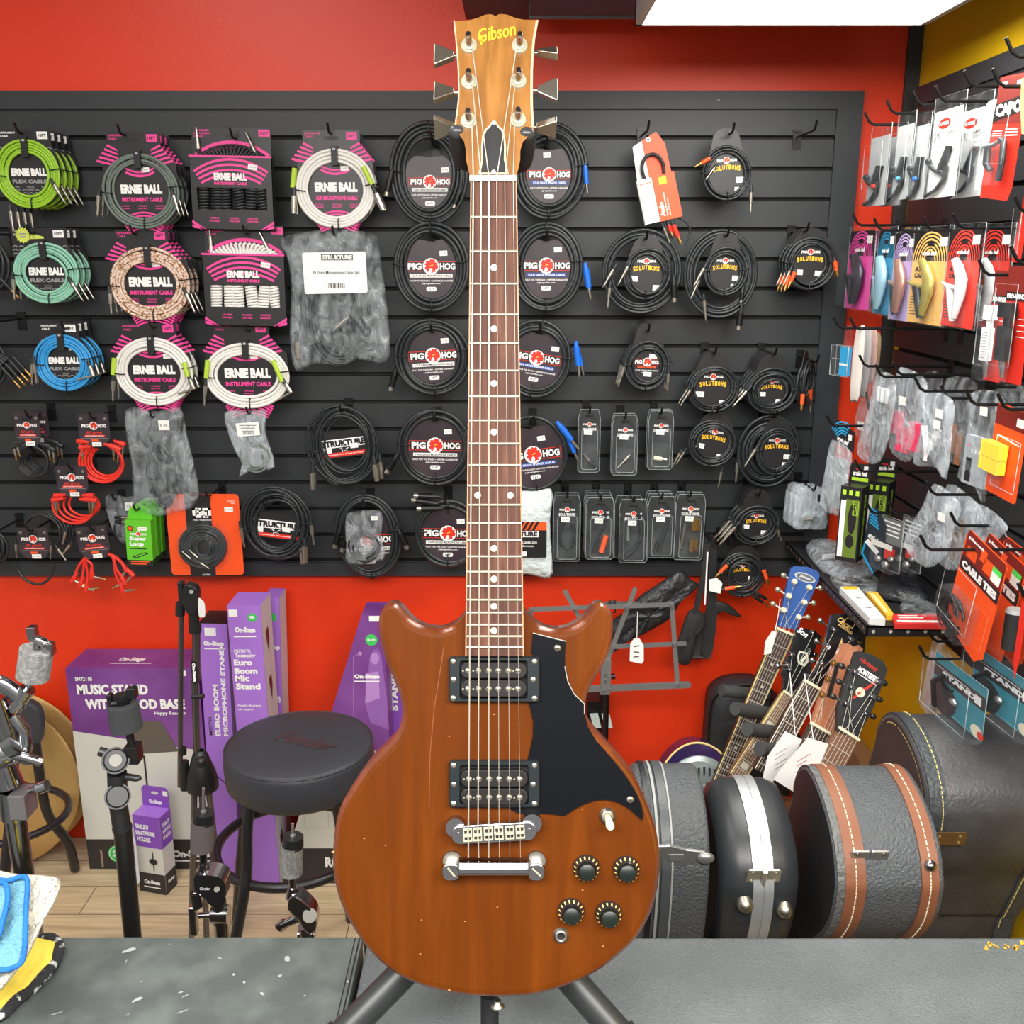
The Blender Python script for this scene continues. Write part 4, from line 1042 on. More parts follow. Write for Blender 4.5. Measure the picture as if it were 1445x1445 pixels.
def lab(m):
 m.plate(rr(-39, 10, 49, 66, 3, 3), -10.5, .5, WHT, Matrix.Rotation(-.02, 4, 'Y'))
 m.rect(-14, 55, 30, 63, -10.8, CARDB);m.T('STRUKTURE', 8, 59, 42, 6.5, -11, WHT, 0, .05);m.T('20 7mm Microphone Cable 2pk', 6, 38, 66, 6, -10.9, M('dark_print', (70, 74, 74), .5), 0, .01)
 for i in range(14):m.rect(-6+i*1.7, 17, -6+i*1.7+(.5+(i*7%3)*.35), 24, -10.9, CARDB)
part(root, 'label', u, lab)
hk(470, 331, 2.57, 'through the large clear cable bag')
root, u=hangB('cable_bag', 'clear bag with a folded grey power cord, above the green boxes', 'bag', 229, 652, 2.60, 0, 'bagged cables on the back panel')
part(root, 'bag', u, lambda m:bag_mesh(m, [(-45, 74), (0, 72), (32, 77), (38, 40), (48, -30), (42, -62), (10, -74), (-20, -78), (-44, -60), (-44, 0)], 8, BAG, 5))
part(root, 'cord', u, lambda m:(rings(m, 18, 46, 4, 2.6, RUB2, 4.2, 0, 4, 1.5, -2, -18), m.tube([(-8, -3, 20), (-10, -5, -15), (-12, -4, -50)], 2.6, RUB2, 7), m.box(-7, -6, -54, 3, 0, -42, RUB2)))
sticker(root, u, 10, 54, 15, 14, 0, -8.6, '18')
hk(213, 590, 2.57, 'through the clear bag with the power cord')
root, u=hangB('cable_bag', 'small clear zip bag with a thin grey cable coil and white label', 'bag', 354, 628, 2.60, 0, 'bagged cables on the back panel')
part(root, 'bag', u, lambda m:bag_mesh(m, [(-34, 46), (0, 48), (24, 50), (22, 18), (32, -32), (0, -36), (-20, -46), (-14, -30), (-26, 0)], 5, BAG2, 7))
part(root, 'cable', u, lambda m:rings(m, 20, 22, 5, 1.4, GRYC, 2.0, -2, 4, 1.2, 6, -16))
def lab2(m):
 m.rect(-17, 14, 15, 33, -6, WHT, .4, .08)
 for j in range(3):m.rect(-13+j*2, 28.3-j*4, 11-j*2, 29.7-j*4, -6.3, GRYP)
 for i in range(9):m.rect(-8+i*1.7, 16, -7.3+i*1.7, 20, -6.3, CARDB)
part(root, 'label', u, lab2)
hk(349, 585, 2.57, 'through the small clear cable bag')
root, u=hangB('cable_bag', 'small dark grey zip bag with two plugs, partly behind the green boxes', 'bag', 172, 735, 2.68, 0, 'bagged cables on the back panel')
part(root, 'bag', u, lambda m:bag_mesh(m, [(-20, 36), (10, 35), (24, 33), (24, -20), (18, -36), (-6, -30), (-16, -10)], 3, BAG, 9))
part(root, 'cable', u, lambda m:rings(m, 14, 20, 3, 2, RUB, 3, 0, 4, 1, 4, -14))
jack(root, u, -8, 6, 0, RUB, y=-4);jack(root, u, -8, 0, -4, RUB, y=-4);sticker(root, u, 14, 22, 12, 12, 0, -4, '2')
hk(160, 707, 2.66, 'through the small dark zip bag')
# star-logo coils
def star_coil(px, py, a, b, label, seed, roll, txt_z, plugs, group=None):
 root, u=hangB('coiled_cable', label, 'cable', px, py, 2.61, 0, 'black cable coils with star cards')
 part(root, 'cable', u, lambda m:rings(m, a-2, b-2, 8, 2.1, RUB, 2.7, 0, seed, 3.2, dy=4))
 def card(m):
  T_=Matrix.Rotation(-radians(roll), 4, 'Y');v0=len(m.v)
  m.plate(rr(-34, -16, 34, 22, 4, 3), 2, 1, CARDB)
  m.rect(-34, -14, 34, -8, 1.6, RED);m.T('Microphone Cable 20 foot Low Noise', 0, -11, 52, 2.4, 1.4, WHT, 0, .02)
  m.rect(-33, -1, 33, 11, 1.6, WHT);m.T('STRUKTURE', 0, 5, 62, 9, 1.3, CARDB, 0, .06)
  st_=[((5.5 if i%2==0 else 2.2)*sin(pi*i/5), -3+(5.5 if i%2==0 else 2.2)*cos(pi*i/5))for i in range(10)]
  m.decal([(x*1.35, z*1.0-1)for x, z in st_], 1.3, WHT);m.decal(st_, 1.1, CARDB)
  m.rect(-30, -8, -18, -1, 1.2, STK);m.rect(9, -4, 20, 3, 1.0, STK)
  for i in range(v0, len(m.v)):
   p=T_@Vector(m.v[i]);m.v[i]=(p.x, p.y, p.z+txt_z)
 part(root, 'card', u, card)
 ties(root, u, [(-a+8, -8, 170), (a-8, 2, 12)], 18)
 for p in plugs:jack(root, u, *p[:3], **(p[3]if len(p)>3 else{}))
 return root, u
star_coil(485, 628, 50, 59, 'black cable coil with tilted white letter card and star, beside the clear-bagged cables', 3, 7, -2, ((42, -14, -84, {'kind':'xlr'}), (49, -12, -86, {'kind':'xlr', 'y':4}), (-44, -26, -92, {'kind':'xlr'})))
hk(480, 582, 2.58, 'through the upper star-card cable coil')
star_coil(389, 740, 51, 54, 'black cable coil with white letter card and star, beside the orange pack', 6, -7, -6, ((40, -18, -90, {'kind':'xlr'}), (34, -22, -88, {'kind':'xlr', 'y':3}), (-49, 6, -84), (50, 10, -85)))
hk(372, 715, 2.58, 'through the lower star-card cable coil')
# round-card microphone cables in the column left of the guitar neck
pig_coil(606, 246, 57, 70, 'topmost black microphone cable coil left of the guitar neck', 2.61, 'mic', '50 FT', 1, 0, 5, 3.0, ((-52, 6, -105, {'kind':'xlr', 'col':BLK}), (44, -18, -110, {'kind':'xlr', 'col':BLK, 'k':.8})), (22, 18), 40, -12, lw=60)
hk(609, 198, 2.57, 'through the topmost microphone cable left of the neck')
pig_coil(608, 378, 54, 63, 'second black microphone cable coil from the top, left of the guitar neck', 2.61, 'mic', '25 FT', 2, 0, 4, 3.0, (), (18, 20), 42, 0)
hk(609, 338, 2.57, 'through the second microphone cable left of the neck')
pig_coil(611, 504, 54, 55, 'third black microphone cable coil from the top, left of the guitar neck', 2.61, 'mic', '18 FT', 3, 3, 4, 2.9, ((-52, -10, -110, {'kind':'xlr', 'col':BLK, 'y':6}), ), (18, 22), 41, 0)
hk(609, 470, 2.57, 'through the third microphone cable left of the neck')
pig_coil(614, 631, 53, 56, 'fourth black microphone cable coil from the top, left of the guitar neck', 2.61, 'mic', '15 FT', 4, -1, 3, 2.9, ((-50, -6, -120, {'kind':'xlr', 'col':BLK}), ), (18, 22), 43, 0)
hk(612, 596, 2.57, 'through the fourth microphone cable left of the neck')
pig_coil(632, 753, 48, 49, 'lowest black microphone cable coil left of the guitar neck, ends tied above', 2.60, 'mic', '10 FT', 5, -1, 2, 2.9, ((-14, 44, 172, {'kind':'xlr', 'col':BLK}), (-10, 54, 178, {'kind':'xlr', 'col':BLK}), (-6, 38, 182, {'kind':'xlr', 'col':BLK})), (18, 20), 43, -2)
hk(628, 712, 2.57, 'through the lowest microphone cable left of the neck')
r, u=pig_coil(519, 757, 48, 62, 'black microphone cable coil with a small bagged cable hanging in front', 2.635, 'mic', '6 FT', 6, 4, 3, 2.8, ((-34, 22, -112, {'kind':'xlr', 'col':BLK}), (-24, 16, -112, {'kind':'xlr', 'col':BLK}), (42, 14, -70, {'kind':'xlr', 'col':BLK})), None, 44, -8)
root, u=hangB('cable_bag', 'small clear bag with a thin coiled cable, in front of a round card', 'bag', 514, 757, 2.60, 0, 'bagged cables on the back panel')
part(root, 'bag', u, lambda m:bag_mesh(m, [(-22, 34), (0, 38), (26, 36), (24, 0), (26, -34), (-24, -40), (-26, -10), (-26, 20)], 4, BAG, 11))
part(root, 'cable', u, lambda m:rings(m, 21, 22, 4, 1.8, RUB, 2.6, -1, 4, 1, 0, -14))
sticker(root, u, 16, 28, 9, 6, 0, -5)
hk(512, 716, 2.57, 'through the bagged cable and the round card behind it')
# patch cables
def loop(m, cx, cz, a, b, a0, a1, r, mat, y, K=26):m.tube([(cx+a*cos(radians(a0+(a1-a0)*i/K)), y+sin(i*.7)*.6, cz+b*sin(radians(a0+(a1-a0)*i/K)))for i in range(K+1)], r, mat, 7)
def elbows(root, u, pts, mat):
 for(x, z, ang, tip)in pts:
  a=radians(ang);d=Vector((cos(a), 0, sin(a)));t=radians(tip);e=Vector((cos(t), 0, sin(t)));o=Vector((x, -2, z))
  m=MB(u);m.cyl(o-d*9, o, 2, mat, 3.2, 8);m.cyl(o, o+d*8, 3.8, mat, 3.6, 10);m.cyl(o+d*5, o+d*5+e*13, 1.9, STEEL, 1.7, 8);m.cyl(o+d*5+e*13, o+d*5+e*20, 1.3, GOLD, 1.2, 8);m.build('plug', root)
RC2=M('black_patch_cable', (40, 42, 46), .4)
r, u=patch_pack(40, 606, RC2, 'black patch cables on a small dark card, top of the patch cable group', 2.61, w=36, h=48)
part(r, 'cable', u, lambda m:[loop(m, 0, -46-k, 22-k*1.2, 22-k*1.5, 100, 440, 1.9, RC2, k*3)for k in range(5)])
elbows(r, u, ((-18, -22, 200, 275), (-14, -18, 190, 280), (22, -22, -20, 270), (28, -26, -25, 268)), RC2);hk(38, 590, 2.58, 'through the small black patch cables')
stack(r, ('second black patch cable card, behind the topmost one', ), .05)
r, u=patch_pack(134, 607, REDC, 'red patch cables on a dark card, largest red loop', 2.61, w=44, h=48)
part(r, 'cable', u, lambda m:[loop(m, 5+k, -46-(k%2), 31-k*2.4, 29-k*2, 120, 420, 1.9, REDC, k*2-3)for k in range(5)])
elbows(r, u, ((-18, -16, 175, 275), (-16, -24, 185, 272), (34, -18, -20, 262), (28, -24, -30, 258), (20, -22, -20, 265)), REDC);hk(128, 592, 2.58, 'through the upper red patch cables')
r, u=patch_pack(103, 679, REDC, 'red patch cables on a dark card, below and left of the largest red loop', 2.60, w=44, h=44)
part(r, 'cable', u, lambda m:[loop(m, 0+(k-1)*4, -36, 29-k*2.5, 26-k*3, 140, 400, 1.9, REDC, k*3)for k in range(4)])
elbows(r, u, ((-20, -20, 185, 270), (-24, -26, 190, 275), (20, -20, 0, 268), (24, -27, -5, 250), (16, -26, 0, 265)), REDC);hk(98, 664, 2.575, 'through the lower red patch cables')
r, u=patch_pack(49, 766, RC2, 'black patch cables on a dark card at the lower left, one long loop below', 2.60, w=44, h=46)
part(r, 'cable', u, lambda m:[loop(m, 10+2*k, 14, 26+1.6*k, 26+k, -60, 150, 1.9, RC2, 4+k*2)for k in range(5)]);part(r, 'cable', u, lambda m:loop(m, -3, -30, 26, 31, 180, 360, 2.0, RC2, -1))
for(x, z, an)in((-24, 6, -95), (26, 4, -100), (30, -2, -60), (50, 24, 250), (56, 4, 230)):jack(r, u, x, z, an, RC2, 'jack', k=.7)
hk(40, 752, 2.57, 'through the lower black patch cables')
r, u=patch_pack(133, 765, REDC, 'red patch cables on a tilted dark card, ends spreading like a fan', 2.60, w=44, h=48, roll=6)
def fan(m):
 for k, (x, z)in enumerate(((-38, -48), (-30, -56), (-24, -64), (-12, -44), (36, -40), (42, -48), (30, -58), (26, -70))):
  s=-8 if x<0 else 10
  m.tube(smooth_open([(s, 0, -16), (s*1.6+x*.2, -1+k%3, -24), (x*.8, -2+k%3, z*.72), (x, -2, z)], 5), 2.0, REDC, 7)
part(r, 'cable', u, fan)
elbows(r, u, ((-38, -48, 230, 330), (-30, -56, 240, 330), (-24, -64, 250, 5), (-12, -44, 260, 340), (36, -40, -70, 230), (42, -48, -60, 225), (30, -58, -80, 200), (26, -70, -90, 0)), REDC);hk(128, 750, 2.575, 'through the fanned red patch cables')
# black cables with gold plugs cut by the left edge
root, u=hangB('coiled_cable', 'black cables with gold plugs at the far left edge, middle height', 'cable', -14, 505, 2.60)
part(root, 'cable', u, lambda m:(rings(m, 34, 40, 6, 2.6, RUB, 3.4, 4, 3, 2, -14, -6), [m.tube(smooth_open([(-12, -4, 30-k*4), (4+k*3, -6, 10-k), (18+k*4, -7, -10+k*3)], 5), 3.2, RUB, 8)for k in range(4)]))
for k in range(4):jack(root, u, 18+k*6, -12+k*5, -52, RUB, 'gold', y=-7)
hk(-10, 455, 2.57, 'with gold plug cables at the left edge')
root, u=hangB('coiled_cable', 'black cable end with plugs at the far left edge beside the lower black patch cables', 'cable', -6, 780, 2.61)
part(root, 'cable', u, lambda m:rings(m, 22, 26, 4, 2.4, RUB, 3, 0, 3, 2, -4, 10))
for k in range(3):jack(root, u, 4+k*3, 14-k*6, -125+k*8, RUB, 'gold'if k==2 else'jack', y=-4, k=.8)
hk(-8, 752, 2.58, 'at the left edge of the lowest row')
root, u=hangB('coiled_cable', 'black cable coil at the far left edge beside the mint green cables', 'cable', -22, 372, 2.61)
part(root, 'cable', u, lambda m:rings(m, 34, 40, 5, 2.6, RUB, 3.6, 0, 3, 2, 0, 0))
jack(root, u, 20, -18, -50, RUB, 'gold');hk(-20, 330, 2.58, 'at the left edge beside the mint cables')
# green boxes
GRN=M('green_box', (96, 190, 40), .45)
root, u=hangB('product_box', 'front green card box with orange round badge, left of the orange pack', 'box', 199, 764, 2.60, -.03, 'green card boxes')
def gb_(m):
 m.box(-18, -8, -33, 18, 4, 33, GRN);m.box(-18, -8.05, -34, 18, 4.05, -25, CARDB)
 m.disc(-11, 21, 4.2, -8.2, CARDB, 16);m.disc(-11, 21, 3, -8.3, ORG, 16)
 hog_logo(m, 0, 13, 24, -8.2, False);m.T('Super', -1, 6, 24, 7, -8.3, WHT, 0, .05);m.T('Loop', -3, -2, 20, 8, -8.3, WHT, 0, .05)
 m.rect(-14, -9, 10, -7.6, -8.2, CARDB);m.add([(-11, -8.2, -20), (8, -8.2, -13), (13, -8.2, -15), (-6, -8.2, -23)], [(0, 1, 2, 3)], CARDB);m.add([(-7, -8.3, -19.5), (7, -8.3, -14.5), (9, -8.3, -15.5), (-5, -8.3, -21)], [(0, 1, 2, 3)], GRN)
 m.rect(-13, -28, 13, -26.4, -8.3, ORG);m.rect(-13, -31.4, 9, -29.8, -8.3, ORG)
part(root, 'box', u, gb_)
part(root, 'hang_tab', u, lambda m:m.plate([(-18, 33), (18, 33), (15, 46), (8, 52), (-8, 52), (-15, 46)], 2.5, .8, GRN))
sticker(root, u, 6, 21, 12, 6, 0, -8.3)
stack(root, ('second green card box, right behind the front one', 'rearmost green card box of the three'), .04)
hk(190, 722, 2.57, 'through the three green boxes')
# orange blister pack
ORP=M('orange_card', (238, 82, 30), .4)
root, u=hangB('cable_pack', 'orange blister pack with coiled black cable and white interlocked logo', 'cable', 289, 757, 2.61)
def oc(m):
 m.plate(rr(-52, -58, 51, 61, 6, 4), 2, 1, ORP);m.rect(-25, -60, 11, 61, 1.6, CARDB)
 m.decal(rr(-9, 50, 5, 56, 2, 4), 1.4, SLATD)
 y=1.2
 for s in(-1, 1):
  x0=-2+s*7
  m.rect(x0-6, 38, x0+6, 41, y, WHT);m.rect(x0-6, 27, x0+6, 30, y, WHT);m.rect(x0+s*4-2, 27, x0+s*4+2, 41, y, WHT)
 m.rect(-9, 33.6, 5, 36.4, y, WHT, 0, .3);m.rect(-9, 30.4, 5, 33.2, y-.05, WHT, 0, .3);m.rect(-9, 30, -6, 40, y, WHT);m.rect(2, 28, 5, 38, y, WHT)
 m.T('Hosa Technology', -2, 23.5, 26, 2.6, y, WHT, 0, .03);m.T('GUITAR', -2, -57, 12, 2.4, y, WHT, 0, .02);m.T('INSTRUMENT', 40, 51, 10, 1.6, 1.7, WHT);m.T('CABLE', 42, 48, 6, 1.6, 1.7, WHT)
part(root, 'card', u, oc)
part(root, 'blister', u, lambda m:m.lathe([(40, 0), (38, 4), (34, 9), (22, 11), (0, 11.5)], CLEAR, 32, Matrix.Translation((-2, 1, -14))@Matrix.Rotation(pi/2, 4, 'X')))
part(root, 'cable', u, lambda m:rings(m, 31, 32, 7, 2.4, RUB, 3.4, -4, 8, 1.5, -2, -15))
for k in range(3):jack(root, u, -16+k*5, -34+k*1, 165+190*(k%2)-30, RUB, y=-9, k=.55)
sticker(root, u, 36, 39, 12, 6.5, 0, 1.8)
hk(292, 703, 2.58, 'through the orange blister pack')
# ================================================================== cables on the back panel: right of the guitar
BLP={'kind':'blue', 'y':-5}
pig_coil(775, 242, 56, 66, 'topmost black speaker cable coil right of the guitar neck', 2.61, 'spk', '50 FT', 11, 0, 5, 3.0, ((50, 10, -84, {'kind':'blue', 'k':.8}), ), (-3, 28), 40, -6, lw=62)
hk(772, 200, 2.57, 'through the topmost speaker cable right of the neck')
pig_coil(771, 377, 53, 62, 'second black speaker cable coil from the top, right of the guitar neck', 2.61, 'spk', '25 FT', 12, 0, 4, 3.0, ((54, 6, -80, BLP), (58, -4, -84, {'kind':'blue', 'k':.8, 'y':0})), (16, 24), 41, 0)
hk(772, 338, 2.57, 'through the second speaker cable right of the neck')
pig_coil(757, 507, 51, 55, 'third black speaker cable coil from the top, right of the guitar neck', 2.61, 'spk', '10 FT', 13, -9, 3, 2.9, ((50, 34, -74, BLP), (54, 24, -66, {'kind':'blue', 'k':.75, 'y':0})), (24, 18), 40, 0)
hk(762, 466, 2.57, 'through the third speaker cable right of the neck')
pig_coil(752, 640, 51, 54, 'lowest black speaker cable coil right of the guitar neck, single thin loop', 2.61, 'spk', '6 FT', 14, 7, 1, 2.8, ((38, 42, -58, BLP), (50, 20, -72, {'kind':'blue', 'k':.8, 'y':0})), (14, 24), 46, -4)
hk(753, 598, 2.57, 'through the lowest speaker cable right of the neck')
# white fabric bag of cables, half behind the neck
WBG=M('white_bag_plastic', (214, 226, 226), .35, bump=(34, 1.0, .014))
root, u=hangB('cable_bag', 'white wrapped cable bag with black and orange label, half behind the guitar neck', 'bag', 733, 755, 2.61)
part(root, 'bag', u, lambda m:bag_mesh(m, [(-40, 60), (0, 64), (44, 68), (43, 20), (46, -30), (45, -64), (10, -58), (-40, -60), (-42, 0)], 7, WBG, 21, dent=.4))
def wl(m):
 m.box(-36, -10.5, -30, 38, -9.5, 22, CARDB);m.rect(-36, 10, 38, 22, -10.7, ORG)
 for k in range(4):m.add([(-4+k*7, -10.9, 10), (0+k*7, -10.9, 10), (7+k*7, -10.9, 22), (3+k*7, -10.9, 22)], [(0, 1, 2, 3)], CARDB)
 m.rect(-30, 0, 27, 9, -10.7, WHT);m.T('STRUKTURE', -2, 4.5, 54, 7, -10.9, CARDB, 0, .06);m.T('Mic Cable 2pk', 10, -8, 30, 5, -10.8, WHT);m.T('XLR Connector', 8, -13, 26, 3, -10.8, WHT);m.rect(0, -28, 10, -21, -10.8, STK)
part(root, 'label', u, wl)
hk(733, 702, 2.585, 'through the white wrapped cable bag')
ST1=((-20, -8), (18, -22));ST2=((20, -10), (18, -24))
sol_coil(1026, 245, 35, 37, 'black breakout cable coil on a tabbed card, topmost right, red plug to its left', 2.61, 21, 4, 3, 1.9, 24, None, ((-20, 24, 205, {'kind':'rca', 'col':ORG}), (-14, 14, 230, {'kind':'jack', 'k':.7}), (33, -18, -92, {'kind':'jack'})), ST2)
hk(1035, 186, 2.57, 'through the topmost tabbed cable card')
sol_coil(912, 386, 34, 36, 'small tabbed-card cable coil in front of a wider coil, below the orange card', 2.605, 22, 0, 3, 2.1, 16, (-6, 2, 57, 59, 4), ((-22, 18, -118, {'kind':'jack', 'y':-4}), (-42, 14, -120, {'kind':'jack'}), (-50, -10, -95, {'kind':'jack', 'y':2}), (38, -2, -86, {'kind':'xlr', 'col':BLK})), ST1)
hk(913, 337, 2.57, 'through the wider tabbed cable coil on the left')
sol_coil(1023, 384, 32, 34, 'small tabbed-card cable coil in front of a tall oval coil', 2.605, 23, 0, 3, 2.1, 20, (-4, -2, 53, 62, 4), ((-26, 14, -118, {'kind':'jack'}), (-32, -2, -112, {'kind':'jack', 'y':2}), (-28, -30, -82, {'kind':'jack', 'y':4}), (28, -44, -95, {'kind':'xlr', 'col':BLK, 'y':6}), (26, -20, -95, {'kind':'xlr', 'col':BLK, 'k':.6})), ST2)
hk(1028, 332, 2.57, 'through the taller tabbed cable coil')
r, u=sol_coil(1143, 373, 36, 38, 'front black cable coil on a tabbed card with red plugs both sides, far right', 2.60, 24, 0, 4, 2.0, 12, None, ((-20, -6, -110, {'kind':'rca', 'col':ORG}), (-28, -10, -104, {'kind':'rca', 'col':ORG}), (-26, -2, -112, {'kind':'jack', 'k':.8}), (32, 10, -75, {'kind':'rca', 'col':ORG})), ((-17, -12), (16, -14)))
stack(r, ('second black cable coil with red plugs, behind the front one far right', 'rearmost black cable coil with red plugs far right'), .032)
hk(1140, 326, 2.57, 'through the coils with red plugs far right')
r, u=sol_coil(913, 517, 33, 35, 'front black instrument cable coil on a tabbed card with red badge and orange bar', 2.60, 25, -2, 4, 2.1, 24, None, ((-30, 8, -104, {'kind':'jack'}), (30, 0, -88, {'kind':'jack', 'k':.9})), ((10, 18), (2, -14)), 'BADGE')
stack(r, ('second black instrument cable with orange bar card, behind the front one', 'rearmost black instrument cable with orange bar card'), .03)
hk(916, 468, 2.57, 'through the coils with the orange bar cards')
r, u=sol_coil(1006, 549, 36, 34, 'front black tabbed-card coil, left one of the pair beside the sideways coil', 2.60, 26, 0, 3, 2.0, 18, None, ((-28, 6, -122, {'kind':'jack', 'k':.8}), (-32, 0, -120, {'kind':'jack', 'k':.7})), ST1)
stack(r, ('second black tabbed cable coil, behind the left one of the pair', ), .034)
hk(1010, 500, 2.57, 'through the left one of the pair of tabbed coils')
r, u=sol_coil(1089, 552, 36, 33, 'front black tabbed-card coil, right one of the pair beside the sideways coil', 2.60, 27, 0, 5, 2.0, 20, None, ((-30, 8, -130, {'kind':'jack', 'k':1.0}), ), ((-18, -6), (16, -20)))
stack(r, ('second black tabbed cable coil, behind the right one of the pair', 'third black tabbed cable coil, behind the right one of the pair', 'rearmost black tabbed cable coil behind the right one of the pair'), .03)
hk(1095, 501, 2.57, 'through the right one of the pair of tabbed coils')
root, u=hangB('coiled_cable', 'thin black cable coil hanging sideways with two red plugs, far right', 'cable', 1137, 540, 2.62, 0)
root.rotation_euler=(0, 0, radians(58))
part(root, 'cable', u, lambda m:rings(m, 26, 32, 5, 1.9, RUB, 3, 0, 3, 2, dy=6))
part(root, 'card', u, lambda m:m.plate([(-20, 10), (-12, 36), (-6, 44), (6, 44), (12, 36), (20, 10), (14, -14), (-14, -14)], 2, .8, CARDB))
jack(root, u, -24, -8, -95, kind='rca', col=ORG);jack(root, u, 10, -6, -75, kind='rca', col=ORG);jack(root, u, 20, -14, -92, k=.8)
hk(1154, 512, 2.56, 'with the sideways black cable coil')
sol_coil(1006, 625, 35, 34, 'black cable coil on a tilted tabbed card, second row of the pair on the left', 2.61, 28, -9, 4, 2.0, 12, None, ((-34, -14, -112, {'kind':'jack', 'k':.7, 'y':5}), (-40, -16, -108, {'kind':'jack', 'k':.7, 'y':5}), (22, -32, -90, {'kind':'jack', 'k':.8, 'y':5})), ST1)
hk(1013, 583, 2.585, 'through the tilted tabbed coil')
sol_coil(1096, 637, 31, 34, 'small tabbed-card cable coil before a wide deep coil, above the lowest coils', 2.60, 29, 0, 3, 2.0, 14, (-10, -1, 46, 52, 6), ((-26, 12, -120, {'kind':'jack'}), (-52, -8, -92, {'kind':'jack', 'y':8})), ST2)
hk(1096, 589, 2.57, 'through the wide deep tabbed coil')
r, u=sol_coil(1067, 741, 33, 30, 'front black cable coil on a tabbed card, upper one of the two lowest coils', 2.60, 30, 0, 4, 2.0, 22, None, ((-24, 6, -128, {'kind':'jack'}), (-28, 2, -126, {'kind':'jack', 'y':0}), (28, 0, -70, {'kind':'jack', 'k':.6})), ((-20, -4), (18, -16)))
stack(r, ('second black tabbed cable coil, behind the upper one of the two lowest', 'rearmost black tabbed cable coil behind the upper one of the two lowest'), .032)
hk(1072, 701, 2.57, 'through the upper of the two lowest coils')
sol_coil(1048, 810, 33, 34, 'lowest black cable coil on a tabbed card over the red wall, orange plugs around it', 2.59, 31, 0, 6, 2.0, 8, None, ((-20, 18, 228, {'kind':'rca', 'col':ORG}), (-30, -22, 10, {'kind':'rca', 'col':ORG}), (26, 12, -68, {'kind':'rca', 'col':ORG}), (16, -25, -30, {'kind':'gold', 'k':.9}), (12, -28, -36, {'kind':'gold', 'k':.9})), ST2)
hk(1030, 772, 2.585, 'with the lowest cable coil')
# hang the coils' coil plug pack with orange card
root, u=hangB('cable_pack', 'orange and white sleeve card with a short red-plug audio cable', 'cable', 925, 253, 2.62, radians(14))
def au(m):
 m.plate([(-22, 50), (14, 62), (23, 44), (24, -6), (-26, -6)], 2, .8, M('pale_card', (222, 226, 222), .5));m.plate([(-8, 55), (14, 62), (23, 44), (24, -6), (-8, -6)], 1.6, .3, ORP)
 m.disc(1, 54, 3.2, 1.3, NIK, 14);m.disc(1, 54, 1.8, 1.2, BLK, 10)
part(root, 'card', u, au)
def sl(m):
 m.box(-27, -5, -58, 26, -4, 4, M('pale_card', (222, 226, 222), .5));m.box(-27, -5, -58, 26, 3, -57, ORP);m.box(-27.5, -5, -58, -26.5, 3, 4, WHT);m.box(25.5, -5, -58, 26.5, 3, 4, ORP)
 m.rect(-6, -58, 26, 4, -5.3, ORP);m.rect(3, -9, 14, 1, -5.5, YEL)
 m.T('Audio', 0, -42, 20, 7, -5.5, WHT, pi/2, .04);m.T('Stereo Interconnects', 6, -36, 32, 2.6, -5.5, WHT, pi/2, .02);m.T('Male RCA to Same', 10, -40, 24, 2, -5.5, WHT, pi/2, .02);m.T('livewire', -16, -2, 16, 3, -5.5, ORG)
part(root, 'sleeve', u, sl)
part(root, 'cable', u, lambda m:(m.tube(smooth_open([(-14, -1, -2), (-16, -3, 18), (-8, -4, 32), (6, -4, 32), (14, -3, 18), (12, -1, -2)], 5), 2.4, RUB, 8), m.tube(smooth_open([(0, 0, -56), (2, -1, -72), (8, -1, -84)], 5), 2.2, RUB, 8), m.tube(smooth_open([(16, 0, -56), (30, -1, -66), (33, -1, -82), (22, -1, -98)], 5), 1.6, RUB, 8)))
jack(root, u, 4, -60, -82, k=.8, kind='rca', col=REDC);jack(root, u, 10, -62, -78, kind='rca', col=REDC, k=1.2);jack(root, u, -4, -60, -80, k=.8)
hk(915, 183, 2.585, 'through the orange and white sleeve card')
# empty hook
hookB(1151, 183, 2.56, 'empty black peg hook near the right end of the top row')
